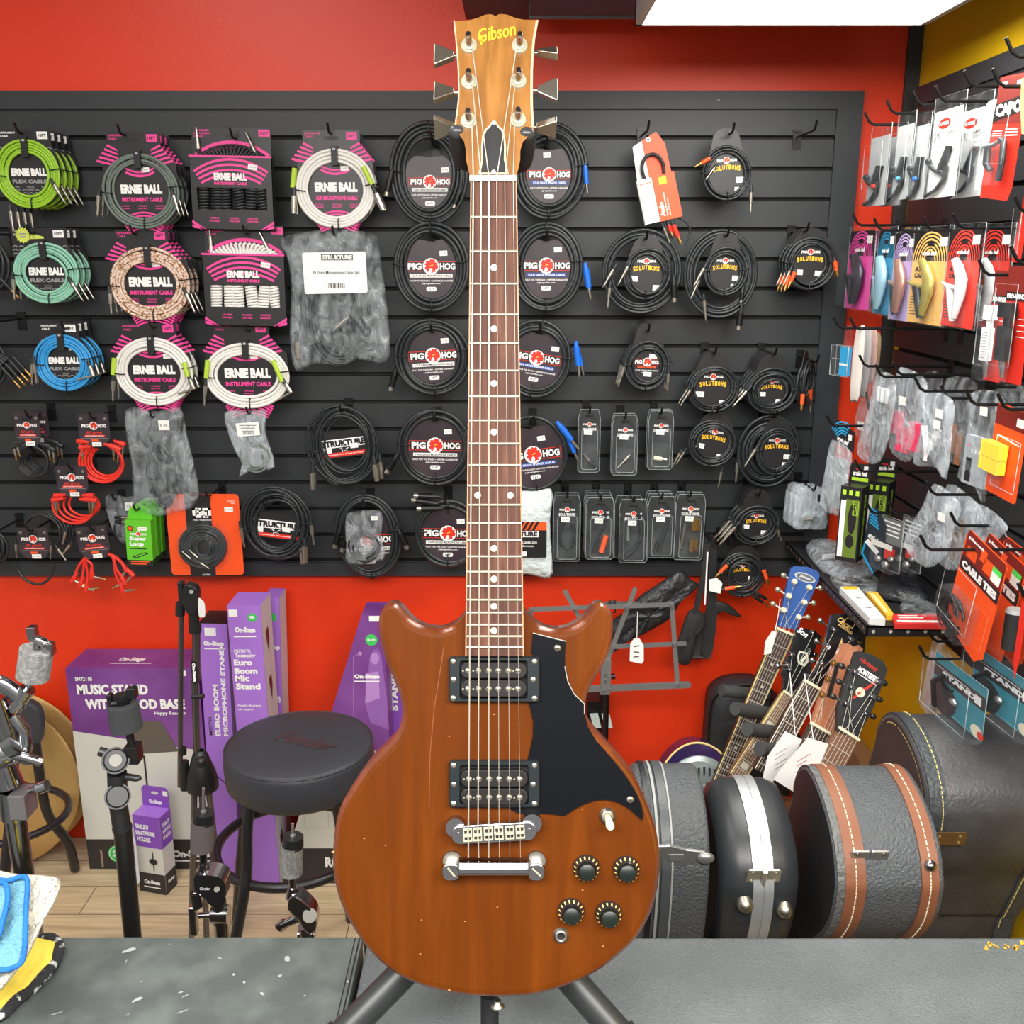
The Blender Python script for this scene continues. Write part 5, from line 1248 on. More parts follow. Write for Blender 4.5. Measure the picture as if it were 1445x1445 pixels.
# clear clamshell adapters
CDK=M('dark_insert_card', (32, 32, 33), .4)
def clam(x0, x1, y0, y1, label, Y, content, tilt=0):
 w=(x1-x0);h=(y1-y0)
 root, u=hangB('adapter_pack', label, 'adapter', (x0+x1)/2, (y0+y1)/2, Y, radians(tilt), 'clear adapter packs')
 W_, H_=w/2, h/2
 def shell(m):
  o=[(-W_+3, H_), (W_-3, H_), (W_-1, H_-8), (W_, H_-14), (W_, -H_+3), (W_-3, -H_), (-W_+3, -H_), (-W_, -H_+3), (-W_, H_-14), (-W_+1, H_-8)]
  m.plate(o, 3, 1, CLEAR)
  i=rr(-W_*.74, -H_+6, W_*.74, H_*.42, 4, 4)
  layered(m, [[(a, 2.8, b)for a, b in i], [(a*.96, -7, b)for a, b in i]], CLEAR, False, False, True)
  EDG=M('clear_edge', (190, 198, 200), .12, alpha=.4)
  m.tube([(a, 3, b)for a, b in o], .5, EDG, 5, closed=True);m.tube([(a*.97, -7, b)for a, b in i], .45, EDG, 5, closed=True)
 part(root, 'shell', u, shell)
 def ins(m):
  m.plate([(-W_+3, H_-3), (W_-3, H_-3), (W_-2, H_-12), (W_-2, -H_+4), (-W_+2, -H_+4), (-W_+2, H_-12)], 4.2, .5, CDK)
  m.decal(rr(-6, H_-11, 6, H_-8, 1, 2), 2.6, SLATD)
  hog_logo(m, 0, H_-21, w*.62, 2.6, False);m.T('SOLUTIONS', 0, H_-28, w*.62, 4, 2.5, WHT, 0, .03)
 part(root, 'card', u, ins)
 sticker(root, u, -W_*.15, H_*.32, 12, 7, -.04, -7)
 zb=-H_+12
 def con(m):
  if content=='loop':m.tube([(W_*.55*cos(t), -2, -8+H_*.42*sin(t))for t in[radians(100+i*12)for i in range(27)]], 1.9, RUB, 7)
  elif content=='orange':m.cyl((W_*.1, -2, zb), (W_*.42, -2, zb+24), 4.2, ORG, 3.6, 10);m.cyl((-W_*.4, -2, zb), (-W_*.05, -2, zb+28), 3.4, RUB, 2.2, 10);m.tube([(0, -2, zb+26), (W_*.4, -2, zb+44), (W_*.3, -2, zb+60)], 1.5, RUB, 6)
  elif content=='cord':m.tube(smooth_open([(-W_*.5, -2, zb), (W_*.1, -2, zb+10), (W_*.55, -2, zb+34), (W_*.3, -2, zb+62)], 5), 2.4, RUB, 8);m.cyl((-W_*.4, -2, zb+22), (-W_*.4, -2, zb+44), 2.6, GRYC, 2, 8);m.cyl((-W_*.55, -2, zb-2), (-W_*.1, -2, zb+8), 3.6, RUB, n=8)
  elif content=='cord2':m.cyl((-W_*.45, -2, zb), (W_*.3, -2, zb+34), 3, RUB, 2, 8);m.cyl((-W_*.1, -2, zb), (W_*.5, -2, zb+46), 2.6, RUB, 2, 8);m.cyl((-W_*.6, -2, zb+2), (-W_*.5, -2, zb+18), 1.5, STEEL, n=8)
  elif content=='gold':m.cyl((W_*.35, -2, zb+34), (W_*.35, -2, zb+50), 7, GOLD, n=14);m.cyl((W_*.15, -2, zb+2), (W_*.2, -2, zb+20), 3.5, GOLD, n=10);m.cyl((W_*.5, -2, zb+4), (W_*.45, -2, zb+20), 3.5, GOLD, n=10);m.cyl((-W_*.55, -2, zb+6), (-W_*.35, -2, zb+44), 2.6, STEEL, n=8)
  elif content=='silver':m.cyl((-W_*.5, -2, zb), (W_*.1, -2, zb+12), 1.6, STEEL, n=8);m.cyl((W_*.0, -2, zb+10), (W_*.4, -2, zb+18), 3.2, STEEL, n=10)
  elif content=='white':m.cyl((-W_*.55, -2, zb+6), (W_*.1, -2, zb+4), 3.2, CRM, n=10);m.cyl((W_*.1, -2, zb+4), (W_*.5, -2, zb+3), 2.6, STEEL, n=10)
  else:m.cyl((-W_*.5, -2, zb+16), (W_*.1, -2, zb+4), 2.2, STEEL, n=8);m.cyl((W_*.0, -2, zb+6), (W_*.6, -2, zb-2), 2.8, RUB, n=8)
 part(root, 'adapter', u, con)
 hk((x0+x1)/2+1, y0+6, Y-.03, 'through the '+label.split(',')[0].replace('front ', ''))
 return root
clam(816, 847, 578, 668, 'clear adapter pack with a small dark plug, left of the three in the upper row', 2.62, 'dark')
r=clam(864, 900, 586, 672, 'front clear adapter pack with a slanted silver plug, middle of the upper row', 2.61, 'silver')
stack(r, ('second clear adapter pack, behind the one with the slanted silver plug', ), .03)
r=clam(915, 950, 580, 664, 'front clear adapter pack with a cream plug lying level, right of the upper row', 2.61, 'white')
stack(r, ('second clear adapter pack, behind the one with the cream plug', ), .03)
r=clam(781, 819, 698, 795, 'front clear adapter pack with a black cable loop, leftmost of the lower row', 2.61, 'loop')
stack(r, ('second clear adapter pack, behind the leftmost of the lower row', ), .03)
r=clam(827, 867, 702, 792, 'front clear adapter pack with a bright orange plug', 2.59, 'orange')
stack(r, ('second clear adapter pack, behind the one with the orange plug', 'third clear adapter pack, behind the one with the orange plug', 'rearmost clear adapter pack behind the one with the orange plug'), .03)
r=clam(874, 914, 704, 797, 'front clear adapter pack with a thick bent black cord, lowest hanging', 2.60, 'cord', 1)
stack(r, ('second clear adapter pack, behind the one with the bent cord', ), .045, -.008)
r=clam(914, 953, 700, 790, 'front clear adapter pack with straight black leads, right of the bent cord', 2.60, 'cord2', 0)
stack(r, ('second clear adapter pack, behind the one with straight leads', 'rearmost clear adapter pack behind the one with straight leads'), .032)
r=clam(953, 994, 697, 793, 'front clear adapter pack with brass coloured fittings, rightmost of the lower row', 2.61, 'gold', -1)
stack(r, ('second clear adapter pack, behind the one with brass fittings', ), .03)
# small clear bag near the end of the panel
root, u=hangB('parts_bag', 'front clear bag of small parts at the right end of the back panel', 'bag', 1143, 718, 2.59, 0, 'clear bags of small parts')
part(root, 'bag', u, lambda m:bag_mesh(m, [(-20, 30), (0, 30), (21, 27), (24, 0), (25, -28), (0, -30), (-22, -28), (-24, -4)], 4, BAG2, 31))
part(root, 'parts', u, lambda m:(m.box(-14, -2, -22, 16, 2, -12, RUB2), m.cyl((-10, -2, -16), (4, -2, -15), 3, STEEL, n=8), m.rect(8, 12, 12, 22, -5, BLK)))
stack(root, ('second clear bag of small parts, behind the front one at the panel end', 'rearmost clear bag of small parts at the panel end'), .03, -.004)
hk(1150, 694, 2.56, 'through the bags of small parts')
# ================================================================== things on the right wall panel
GRYCARD=M('light_grey_card', (176, 178, 180), .5);WCARD=M('white_card', (224, 224, 222), .5)
SILV=M('silver_capo', (170, 172, 174), .3, .8);DGR=M('dark_grey_metal', (58, 60, 64), .35, .5)
def edges(m, w, h, y, r=.55):m.tube([(-w, y, -h), (w, y, -h), (w, y, h), (-w, y, h)], r, M('clear_edge', (190, 198, 200), .12, alpha=.4), 5, closed=True)
def hkR(px, py, X, what):return hookR(px, py, X, 'black peg hook '+what)
def capo_pack(x0, x1, y0, y1, X, label, style, accent, hook=None, tilt=0):
 r, u, ux=hangR('capo_pack', label, 'capo', (x0+x1)/2, (y0+y1)/2, X, -88, 'capo packs on grey and white cards', tilt)
 W_, H_=(x1-x0)/2, (y1-y0)/2
 def card(m):
  m.plate([(-W_*.9, -H_), (W_*.9, -H_), (W_*.9, H_*.72), (-W_*.9, H_*.72)], 0, .8, GRYCARD if style!='white'else WCARD)
  if style=='white':
   m.disc(-W_*.2, H_*.46, W_*.40, -.3, RED, 22, rz=7);m.T('KYSER', -W_*.2, H_*.46, W_*.62, 4.5, -.5, WHT, 0, .05)
   m.T('BMU', -W_*.55, H_*.22, W_*.46, 12, -.3, M('dark_print', (70, 74, 74), .5), 0, .0);m.T('CAPO', W_*.26, H_*.27, W_*.56, 5, -.3, MATS['dark_print']);m.T('GUITAR', W_*.26, H_*.19, W_*.5, 4, -.3, GRYP)
 part_(r, 'card', u, ux, card)
 def blister(m):
  m.plate([(-W_, -H_), (W_, -H_), (W_, H_), (-W_, H_)], 1.2, .6, CLEAR);edges(m, W_, H_, 1)
  m.plate([(-W_*1.1, -H_*.96), (W_*.7, -H_*.96), (W_*.7, H_*.25), (-W_*1.1, H_*.25)], -9, .5, CLEAR);edges(m, W_*.9, H_*.55, -9, .4)
 part_(r, 'blister', u, ux, blister)
 def cap(m):
  m.tube([(W_*.45, -4, -H_*.02), (W_*.05, -4, -H_*.42), (-W_*.1, -4, -H_*.5)], 3.4, DGR, 8, rs=[4, 4.4, 2.6])
  m.tube([(-W_*.85, -5, -H_*.28), (-W_*.35, -5, -H_*.45), (W_*.2, -4, -H_*.55)], 2.6, DGR, 8)
  m.ball((-W_*.8, -5, -H_*.25), 4, DGR, 10)
  m.tube([(W_*.35, -4, -H_*.4), (W_*.3, -4, -H_*.66), (-W_*.2, -4, -H_*.86), (-W_*.85, -4, -H_*.95)], 2.6, DGR, 8)
  m.ball((W_*.15, -6, -H_*.52), 3.6, accent, 8)
 part_(r, 'capo', u, ux, cap)
 if hook:hkR(hook[0], hook[1], X-.05, 'through the '+label.split(',')[0].replace('front ', ''))
 return r
def part_(root, name, u, ux, fn):
 m=MB(ux, u, u);fn(m);return m.build(name, root)
r=capo_pack(1225, 1253, 180, 288, .84, 'front leftmost grey-card capo pack', 'grey', RED, (1224, 176))
r['label']='front grey-card capo pack with red accents, leftmost in the top row'
q=dup(r, (.035, 0, 0), 'second grey-card capo pack, right behind the leftmost one')
capo_pack(1262, 1287, 163, 279, .84, 'grey-card capo pack with light blue accents, second hook of the top row', 'grey', M('light_blue_accent', (70, 150, 190), .4), (1255, 160))
capo_pack(1288, 1309, 163, 279, .85, 'grey-card capo pack with blue accents, narrow, left of the white-card capo', 'grey', BLU, (1292, 148))
r=capo_pack(1312, 1356, 138, 275, .83, 'front white-card capo pack with red oval logo on the top row', 'white', DGR, (1324, 143))
dup(r, (.05, 0, 0), 'second white-card capo pack, behind the one with the red oval logo')
# red CAPO card with its own blister and a white pack beside it
r, u, ux=hangR('capo_pack', 'tall red capo card with large white letters at the top right', 'capo', 1415, 196, .82, -86, None, radians(5))
def rc(m):
 m.plate([(-17, 82), (24, 84), (24, -66), (20, -82), (-20, -80), (-21, -60)], 0, .8, RED)
 m.plate([(-16, 79), (22, 81), (22, 20), (-19, 20)], -.3, .2, M('dark_red_print', (120, 34, 26), .45));m.add([(-19, -.6, 22), (23, -.6, 36), (23, -.6, 57), (-18, -.6, 46)], [(0, 1, 2, 3)], CARDB)
 m.T('CAPO', 2, 40, 36, 17, -.8, WHT, .16, .06)
 for j in range(3):m.rect(-16, 10-j*3, -2, 11-j*3, -.5, WHT);m.rect(2, 12-j*4, 20, 13.5-j*4, -.5, WHT)
 for k, x in enumerate((-14, 8)):m.rect(x, 70, x+8, 75, -.5, WHT)
part_(r, 'card', u, ux, rc)
def cp(m):
 m.tube([(-12, -8, -10), (-10, -9, -34), (-2, -9, -42)], 4, DGR, 8);m.tube([(4, -8, 0), (10, -8, -4), (12, -8, -30), (11, -8, -56)], 3.6, DGR, 8);m.tube([(-18, -8, -10), (-4, -8, -8), (6, -8, -2)], 3, SILV, 8)
part_(r, 'capo', u, ux, cp)
part_(r, 'blister', u, ux, lambda m:(m.plate(rr(-19, -62, 17, 6, 4, 3), -14, .5, CLEAR), edges(m, 17, 33, -14, .5)))
hkR(1405, 122, .76, 'through the tall red capo card')
r, u, ux=hangR('capo_pack', 'clear blister pack with a chrome capo edge, just left of the red card', 'capo', 1391, 206, .83, -88)
part_(r, 'card', u, ux, lambda m:m.plate([(-9, -58), (10, -58), (10, 60), (-3, 60), (-9, 50)], 0, .8, WCARD))
part_(r, 'blister', u, ux, lambda m:(m.plate([(-13, -60), (6, -60), (6, 8), (-13, 8)], -10, .6, CLEAR), edges(m, 12, 40, -8, .6), m.ball((-6, -6, 0), 6, SILV, 10)))
hkR(1365, 122, .80, 'through the clear blister pack beside the red card')
r, u, ux=hangR('accessory_pack', 'kraft brown card cut off by the right edge beside the red capo card', 'accessory', 1450, 150, .80, -86)
part_(r, 'card', u, ux, lambda m:m.plate([(-14, 40), (14, 44), (14, -40), (-4, -36), (-12, 10)], 0, .8, M('kraft_card', (186, 152, 112), .6)))
hkR(1424, 80, .74, 'curving up at the far top right, empty end')
# coloured capo cards
def axis_pack(x0, x1, y0, y1, X, col, dark, body, label, hook, txt=True, handle=None):
 r, u, ux=hangR('capo_pack', label, 'capo', (x0+x1)/2, (y0+y1)/2, X, -88, 'capo packs on bright cards')
 W_, H_=(x1-x0)/2, (y1-y0)/2
 cm=M('card_'+label.split()[0]+'_'+label.split()[1], col, .5);dm=M('arch_'+label.split()[0]+'_'+label.split()[1], dark, .5)
 def card(m):
  m.plate([(-W_, -H_*.98), (W_, -H_*.98), (W_, H_*.3), (-W_, H_*.3)], 0, .8, cm)
  m.plate([(-W_, H_*.3), (W_, H_*.3), (W_, H_*.9), (-W_, H_*.9)], 0, .8, CARDB)
  for j in range(6):
   a=W_*(.98-j*.13);m.band(0, H_*.25, a, W_*.06, 4, 176, -.3, cm, 14, rz=H_*(.63-j*.07))
  m.T('ernie ball', -W_*.05, H_*.46, W_*.8, 6, -.5, WHT, 0, .06)
  m.rect(-W_*.2, H_*.60, W_*.2, H_*.7, -.5, CARDB)
  if txt:m.T('AXIS', -W_*.45, H_*.13, W_*.7, 7, -.4, CARDB, 0, .05);m.T('CAPO', -W_*.45, H_*.0, W_*.7, 7, -.4, CARDB, 0, .05)
  for j in range(7):m.rect(-W_*.9, -H_*(.45+.06*j), -W_*(.35 if j%2 else.25), -H_*(.445+.06*j)+.6, -.4, CARDB)
 part_(r, 'card', u, ux, card)
 sticker_=MB(ux, u, u);sticker_.rect(W_*.5, H_*.6, W_*.92, H_*.78, -1, STK, .4);sticker_.build('price_sticker', r)
 def cap(m):
  m.tube([(-W_*.25, -6, H_*.32), (W_*.05, -7, H_*.2), (W_*.38, -8, -H_*.05), (W_*.36, -8, -H_*.35), (W_*.1, -7, -H_*.8)], 5, body, 10, rs=[4.5, 5.5, 6.5, 6, 3.5])
  m.tube([(-W_*.95, -6, -H_*.12), (-W_*.5, -6, -H_*.2), (-W_*.1, -6, -H_*.22), (W_*.25, -6, -H_*.2)], 3.4, body, 8, rs=[1.2, 3.8, 3.6, 4])
  m.tube([(-W_*.42, -6, -H_*.2), (-W_*.2, -7, -H_*.5), (W_*.02, -7, -H_*.86)], 4, handle or body, 8, rs=[4.2, 4.0, 3.0])
 part_(r, 'capo', u, ux, cap)
 def bl(m):
  m.plate([(-W_*1.02, -H_), (W_*1.2, -H_), (W_*1.2, H_), (-W_*1.02, H_)], 1.2, .5, CLEAR);edges(m, W_*1.1, H_, 1.2, .6)
  m.plate([(-W_*.95, -H_*.92), (W_*1.1, -H_*.92), (W_*1.1, H_*.38), (-W_*.95, H_*.38)], -15, .5, CLEAR)
 part_(r, 'blister', u, ux, bl)
 hkR(hook[0], hook[1], X-.05, 'through the '+label.replace('front ', ''))
 return r
ROSE=M('rose_capo', (206, 150, 132), .28, .6);GCAP=M('gold_capo', (212, 196, 96), .28, .6);WCAP=M('white_capo', (238, 238, 238), .25);BCAP=M('black_chrome_capo', (72, 64, 76), .25, .6);LBC=M('pale_blue_capo', (170, 214, 232), .25, .3)
r=axis_pack(1196, 1229, 322, 436, .86, (236, 80, 170), (120, 30, 80), BCAP, 'bright pink card with a black capo', (1207, 318))
dup(r, (.05, 0, 0), 'second bright pink capo card, behind the front pink one')
r=axis_pack(1236, 1259, 322, 443, .86, (40, 140, 180), (20, 70, 90), LBC, 'teal blue card with a pale silver capo', (1237, 325), False)
dup(r, (.05, 0, 0), 'second teal blue capo card, behind the front teal one')
axis_pack(1259, 1287, 325, 452, .86, (188, 166, 218), (90, 70, 110), ROSE, 'pale lilac card with a rose coloured capo', (1269, 327), True, DGR)
axis_pack(1285, 1334, 322, 457, .86, (240, 186, 104), (110, 70, 30), GCAP, 'warm tan card with a gold coloured capo', (1307, 325), True, DGR)
r=axis_pack(1334, 1379, 318, 462, .86, (226, 62, 50), (120, 20, 20), WCAP, 'vivid red card with a white capo', (1349, 322))
dup(r, (.055, 0, 0), 'second vivid red capo card, behind the one with the white capo')
# string winders
def winder(x0, x1, y0, y1, X, body, label, hook):
 r, u, ux=hangR('string_winder_pack', label, 'string winder', (x0+x1)/2, (y0+y1)/2, X, -87, 'string winder packs')
 W_, H_=(x1-x0)/2, (y1-y0)/2
 def card(m):
  m.plate([(-W_, -H_), (W_, -H_), (W_, H_), (-W_, H_)], 0, .8, RED);m.rect(-W_, H_*.4, W_, H_, -.3, M('dark_red_print', (120, 34, 26), .45));m.add([(-W_, -.5, H_*.42), (W_, -.5, H_*.42), (W_, -.5, H_*.56), (-W_, -.5, H_*.56)], [(0, 1, 2, 3)], CARDB)
  m.T('PRO-WINDER', 0, H_*.49, W_*1.8, 7, -.8, WHT, 0, .06)
  for j in range(4):m.rect(W_*.2, H_*(.1-.1*j), W_*.9, H_*(.115-.1*j), -.5, WHT)
 part_(r, 'card', u, ux, card)
 def wn(m):
  m.box(-W_*.8, -14, H_*.12, W_*.3, -4, H_*.38, body);m.cyl((-W_*.2, -9, H_*.12), (-W_*.2, -9, -H_*.05), 4, body, n=10)
  m.box(-W_*.62, -15, -H_*.62, W_*.25, -6, -H_*.02, body)
  for j in range(10):m.box(-W_*.45, -16, -H_*(.1+.05*j), W_*.2, -15, -H_*(.08+.05*j), body)
  m.cyl((-W_*.2, -9, -H_*.62), (-W_*.1, -8, -H_*.92), 4, SILV, 2, 8)
 part_(r, 'winder', u, ux, wn)
 part_(r, 'blister', u, ux, lambda m:(m.plate([(-W_*.9, -H_*.97), (W_*.9, -H_*.97), (W_*.9, H_*.42), (-W_*.9, H_*.42)], -20, .5, CLEAR), edges(m, W_*.9, H_*.7, -19, .5)))
 if hook:hkR(hook[0], hook[1], X-.05, 'through the '+label)
winder(1396, 1419, 384, 538, .87, WCAP, 'red pack with a white string winder', (1385, 388))
winder(1415, 1450, 378, 540, .80, BLKM, 'red pack with a black string winder at the right edge', (1430, 372))
r, u, ux=hangR('accessory_pack', 'narrow red blister card at the right edge above the string winders', 'accessory', 1440, 330, .86, -84)
part_(r, 'card', u, ux, lambda m:m.plate([(-8, -38), (4, -40), (10, 48), (-2, 50)], 0, .8, RED));part_(r, 'blister', u, ux, lambda m:(m.plate([(-6, -30), (5, -30), (8, 20), (-3, 20)], -8, .5, CLEAR), edges(m, 6, 34, -8, .5)))
hkR(1436, 300, .83, 'through the narrow red card at the right edge')
# string box and slim packets near the corner
r, u, ux=hangR('string_pack', 'small clear box with blue insert hanging nearest the corner', 'strings', 1189, 509, .80, -70)
part_(r, 'box', u, ux, lambda m:(m.box(-12, -6, -21, 12, 3, 21, CLEAR), edges(m, 12, 21, -6, .7), edges(m, 12, 21, 3, .7)));part_(r, 'insert', u, ux, lambda m:(m.box(-1, -4, -20, 11, 1, 19, M('bright_blue_card', (40, 160, 215), .45)), m.rect(-11, 2, 0, 3, -5, GRYP), m.rect(-1, -6, 11, -3, -4.2, WHT)))
part_(r, 'hang_tab', u, ux, lambda m:m.plate([(-2, 20), (11, 20), (11, 50), (2, 50)], 0, .6, CLEAR))
hkR(1180, 463, .76, 'through the small box with the blue insert')
PAPR=M('pale_packet', (206, 198, 192), .45)
for k, (x, w, h0, h1, c)in enumerate(((1210, 7, 462, 566, PAPR), (1219, 8, 466, 560, M('grey_packet', (176, 172, 172), .4)), (1228, 8, 466, 540, M('pink_packet', (214, 176, 170), .45)), (1235, 6, 470, 532, M('tan_packet', (200, 170, 130), .45)))):
 r, u, ux=hangR('string_packet', ('foremost slim pale packet edge-on, left of the clear bags on the right wall', 'second slim grey packet hanging edge-on beside the pale one', 'third slim packet, pinkish, hanging edge-on', 'rearmost slim tan packet hanging edge-on')[k], 'packet', x, (h0+h1)/2, .82+k*.03, -60-k*5, 'slim packets')
 H_=(h1-h0)/2
 part_(r, 'envelope', u, ux, lambda m:bag_mesh(m, [(-w, H_-14), (-w*.2, H_), (w, H_-6), (w, -H_+8), (0, -H_), (-w, -H_+6)], 3, c, 40+k, dent=.3))
hkR(1203, 464, .77, 'through the slim packets')
# clear accessory bags
def cbag(name, label, px, py, X, pts, th, mat, seed, inner=None, hook=None, lab=None, rz=-82, tilt=0, hname=None):
 r, u, ux=hangR(name, label, 'bag', px, py, X, rz, 'clear accessory bags', tilt)
 part_(r, 'bag', u, ux, lambda m:bag_mesh(m, pts, th, mat, seed))
 if inner:part_(r, inner[0], u, ux, inner[1])
 if lab:
  for(x, z)in lab:
   m=MB(ux, u, u);m.rect(x-5, z-6, x+5, z+6, -th-1.5, STK, .4, .05);m.build('price_sticker', r)
 if hook:hkR(hook[0], hook[1], X-.05, 'through the '+(hname or label.split(',')[0]))
 return r
PLG=M('pink_gauge', (235, 70, 110), .4);CPR=M('copper_wood', (170, 110, 70), .5)
cbag('accessory_bag', 'clear bag with a thin dark rod, left end of the row of clear bags', 1226, 575, .86, [(-14, 56), (10, 60), (16, 40), (8, 0), (4, -48), (-14, -46), (-18, -20), (-12, 10)], 4, BAG, 51, ('rod', lambda m:m.cyl((-8, 0, 30), (6, 0, -22), 1.3, BLKM, n=6)), (1216, 517), ((-4, -28), ), hname='bag with the thin dark rod')
cbag('accessory_bag', 'clear bag with three white-capped brushes', 1240, 588, .83, [(-8, 58), (16, 60), (20, 20), (12, -50), (-4, -70), (-26, -64), (-22, -30), (-12, 20)], 6, BAG2, 52, ('brushes', lambda m:[(m.cyl((-2+k*6, -2, 42), (-2+k*6, -2, 22), 2.6, WCAP, 2.2, 8), m.cyl((-2+k*6, -2, 22), (-12+k*6, -2, -52), .9, SILV, n=6))for k in range(3)]), (1239, 532))
cbag('accessory_bag', 'clear bag with pink string gauges', 1280, 588, .86, [(-20, 60), (-6, 66), (22, 54), (20, 0), (20, -40), (4, -64), (-22, -50), (-22, 10)], 6, BAG2, 53, ('gauges', lambda m:(m.box(-18, -4, -28, -6, 2, 4, PLG), m.box(-8, -5, -50, 8, 2, -16, PLG), m.box(8, -4, -44, 20, 2, -4, PLG))), (1264, 529), ((-2, 22), ))
cbag('accessory_bag', 'clear bag with white clips, middle of the row of clear bags', 1318, 608, .85, [(-22, 54), (20, 50), (24, 10), (24, -60), (8, -50), (-24, -56), (-18, -10), (-18, 20)], 7, BAG2, 54, ('clips', lambda m:(m.tube([(-12, -3, 4), (-6, -3, -20), (-2, -3, -44)], 4, WCAP, 8), m.tube([(8, -3, 4), (2, -3, -20), (-4, -3, -44)], 4, WCAP, 8), m.box(-10, -6, -46, 8, -1, -26, SILV))), (1295, 552), ((12, 28), (10, 12)))
cbag('accessory_bag', 'clear bag with a brown wood strip, behind the clip bag', 1349, 600, .92, [(-20, 62), (22, 64), (20, 0), (14, -50), (-4, -54), (-16, -30), (-18, 20)], 5, BAG, 55, ('strip', lambda m:(m.box(-6, -2, -40, 2, 1, 0, CPR), m.box(4, -2, -54, 10, 1, -10, CPR))), (1331, 562))
cbag('accessory_bag', 'clear bag with a grey electronic tuner with a small screen', 1381, 626, .84, [(-16, 70), (22, 74), (20, 20), (18, -78), (0, -62), (-24, -58), (-16, -10), (-18, 40)], 6, BAG, 56, ('tuner', lambda m:(m.box(-14, -5, -60, 16, 3, 10, M('grey_device', (160, 168, 174), .45)), m.rect(-10, -56, -2, -22, -5.3, CARDB), [m.rect(-4+k*5, -14, -2+k*5, -8, -5.3, WCAP)for k in range(3)], m.disc(-8, -4, 2, -5.4, PINK, 10), [m.rect(0, 0-k*2.4, 12, .8-k*2.4, -5.3, GRYP)for k in range(4)])), (1367, 571), ((8, 48), ))
cbag('accessory_bag', 'narrow clear bag behind the pink gauges, close to the panel', 1310, 580, .95, [(-12, 50), (14, 54), (12, 0), (10, -50), (-12, -44), (-14, 10)], 4, BAG, 57, ('strip', lambda m:m.box(-3, -1, -40, 3, 1, 10, GRYC)))
cbag('accessory_bag', 'clear bag by the right edge behind the orange pack', 1424, 590, .93, [(-22, 40), (24, 44), (22, -10), (18, -50), (-16, -46), (-20, 0)], 4, BAG, 58, ('strip', lambda m:m.box(-8, -1, -30, 8, 1, 10, GRYC)), (1395, 546), hname='bag by the right edge')
# orange pack with yellow foam blocks
r, u, ux=hangR('foam_block_pack', 'orange blister card with bright yellow foam blocks', 'accessory', 1420, 640, .83, -86, None, radians(3))
def fo(m):m.plate(rr(-22, -64, 22, 66, 4, 3), 0, .8, ORP);m.rect(-22, 36, 22, 64, -.3, M('dark_red_print', (120, 34, 26), .45));m.frame(-16, -52, 18, 22, .8, -.4, WHT);m.rect(8, 42, 18, 54, -.6, STK);m.add([(-14, -.6, 22), (16, -.6, 18), (16, -.6, 16), (-14, -.6, 20)], [(0, 1, 2, 3)], WHT)
part_(r, 'card', u, ux, fo)
part_(r, 'foam_blocks', u, ux, lambda m:(m.box(-22, -16, -30, 4, -2, 12, M('yellow_foam', (250, 220, 40), .8)), m.box(-22, -16.2, -10, 4.2, -2, -9, M('foam_gap', (210, 170, 20), .8))))
part_(r, 'blister', u, ux, lambda m:m.plate([(-18, -46), (14, -46), (14, 16), (-18, 16)], -18, .4, CLEAR))
hkR(1412, 578, .78, 'through the orange foam block card')
# blue headed string bag by the corner
BHD=M('blue_striped_header', (30, 84, 116), .45)
r, u, ux=hangR('string_pack', 'grey pouch under a black header with blue stripes, hanging by the corner', 'strings', 1181, 662, .80, -62)
def hd(m):
 m.plate([(-10, 66), (-4, 69), (20, 56), (20, 28), (-10, 40)], 0, 1, CARDB)
 for j in range(5):m.band(4, 34, 20-j*2.6, 1.2, 60, 140, -.4, M('bright_blue_card', (40, 160, 215), .45), 8, rz=34-j*4)
 m.T('ernie ball', 5, 42, 16, 6, -.5, WHT, -.35, .06);m.rect(12, 44, 17, 52, -.6, STK)
part_(r, 'header', u, ux, hd)
part_(r, 'pouch', u, ux, lambda m:bag_mesh(m, [(-10, 40), (18, 28), (17, -10), (20, -60), (0, -66), (-20, -58), (-16, 0)], 4, BAG2, 60))
part_(r, 'contents', u, ux, lambda m:m.box(-9, -1, -56, 14, 1.5, 16, M('grey_felt', (150, 160, 160), .8)))
hkR(1170, 601, .76, 'through the blue striped header')
# black and green boxes
LIME=M('lime_print', (176, 220, 50), .5)
def gbx(px, py, X, label):
 r, u, ux=hangR('product_box', label, 'box', px, py, X, -38, 'black and lime cable boxes')
 u_=u
 def bx(m):
  m.box(-15, -15, -56, 15, 15, 52, CARDB)
  for k in range(3):m.rect(-12+k*9, 40, -7+k*9, 47, -15.2, LIME)
  m.rect(-13, -50, -6, 32, -15.2, WHT);m.rect(-6, -50, 13, 34, -15.2, M('green_panel', (98, 120, 40), .5));m.disc(4, 6, 6, -15.4, CARDB, 14, rz=22);m.disc(3, -26, 6, -15.4, CARDB, 14, rz=10)
  for k in range(4):m.frame(4-k*0, 12, 12-k*2, 32-k*4, .6, -15.5-.05*k, LIME)
  Tm=Matrix.Translation((15.2, 0, -4))@Matrix.Rotation(pi/2, 4, 'Z')
  m.T('INSTRUMENT GUITAR CABLE', 0, 0, 88, 6, 0, LIME, pi/2, .04, tr=Tm)
 part_(r, 'box', u_, u_, bx)
 def tab(m):
  m.plate([(-15, 52), (15, 52), (15, 76), (11, 80), (-15, 80)], 14, .8, CARDB);m.T('ernie ball', 0, 66, 20, 7, 13.6, WHT, 0, .06);m.rect(-11, 55, 12, 60, 13.6, LIME);m.rect(5, 70, 11, 77, 13.5, STK);m.rect(-6, 71, 2, 73, 13.5, RED)
 part_(r, 'hang_tab', u_, u_, tab)
 return r
gbx(1203, 735, .83, 'front black and lime green cable box hanging above the shelf corner')
gbx(1240, 728, .93, 'second black and lime green cable box, right behind the front one')
hkR(1210, 665, .78, 'holding the two black and lime boxes')
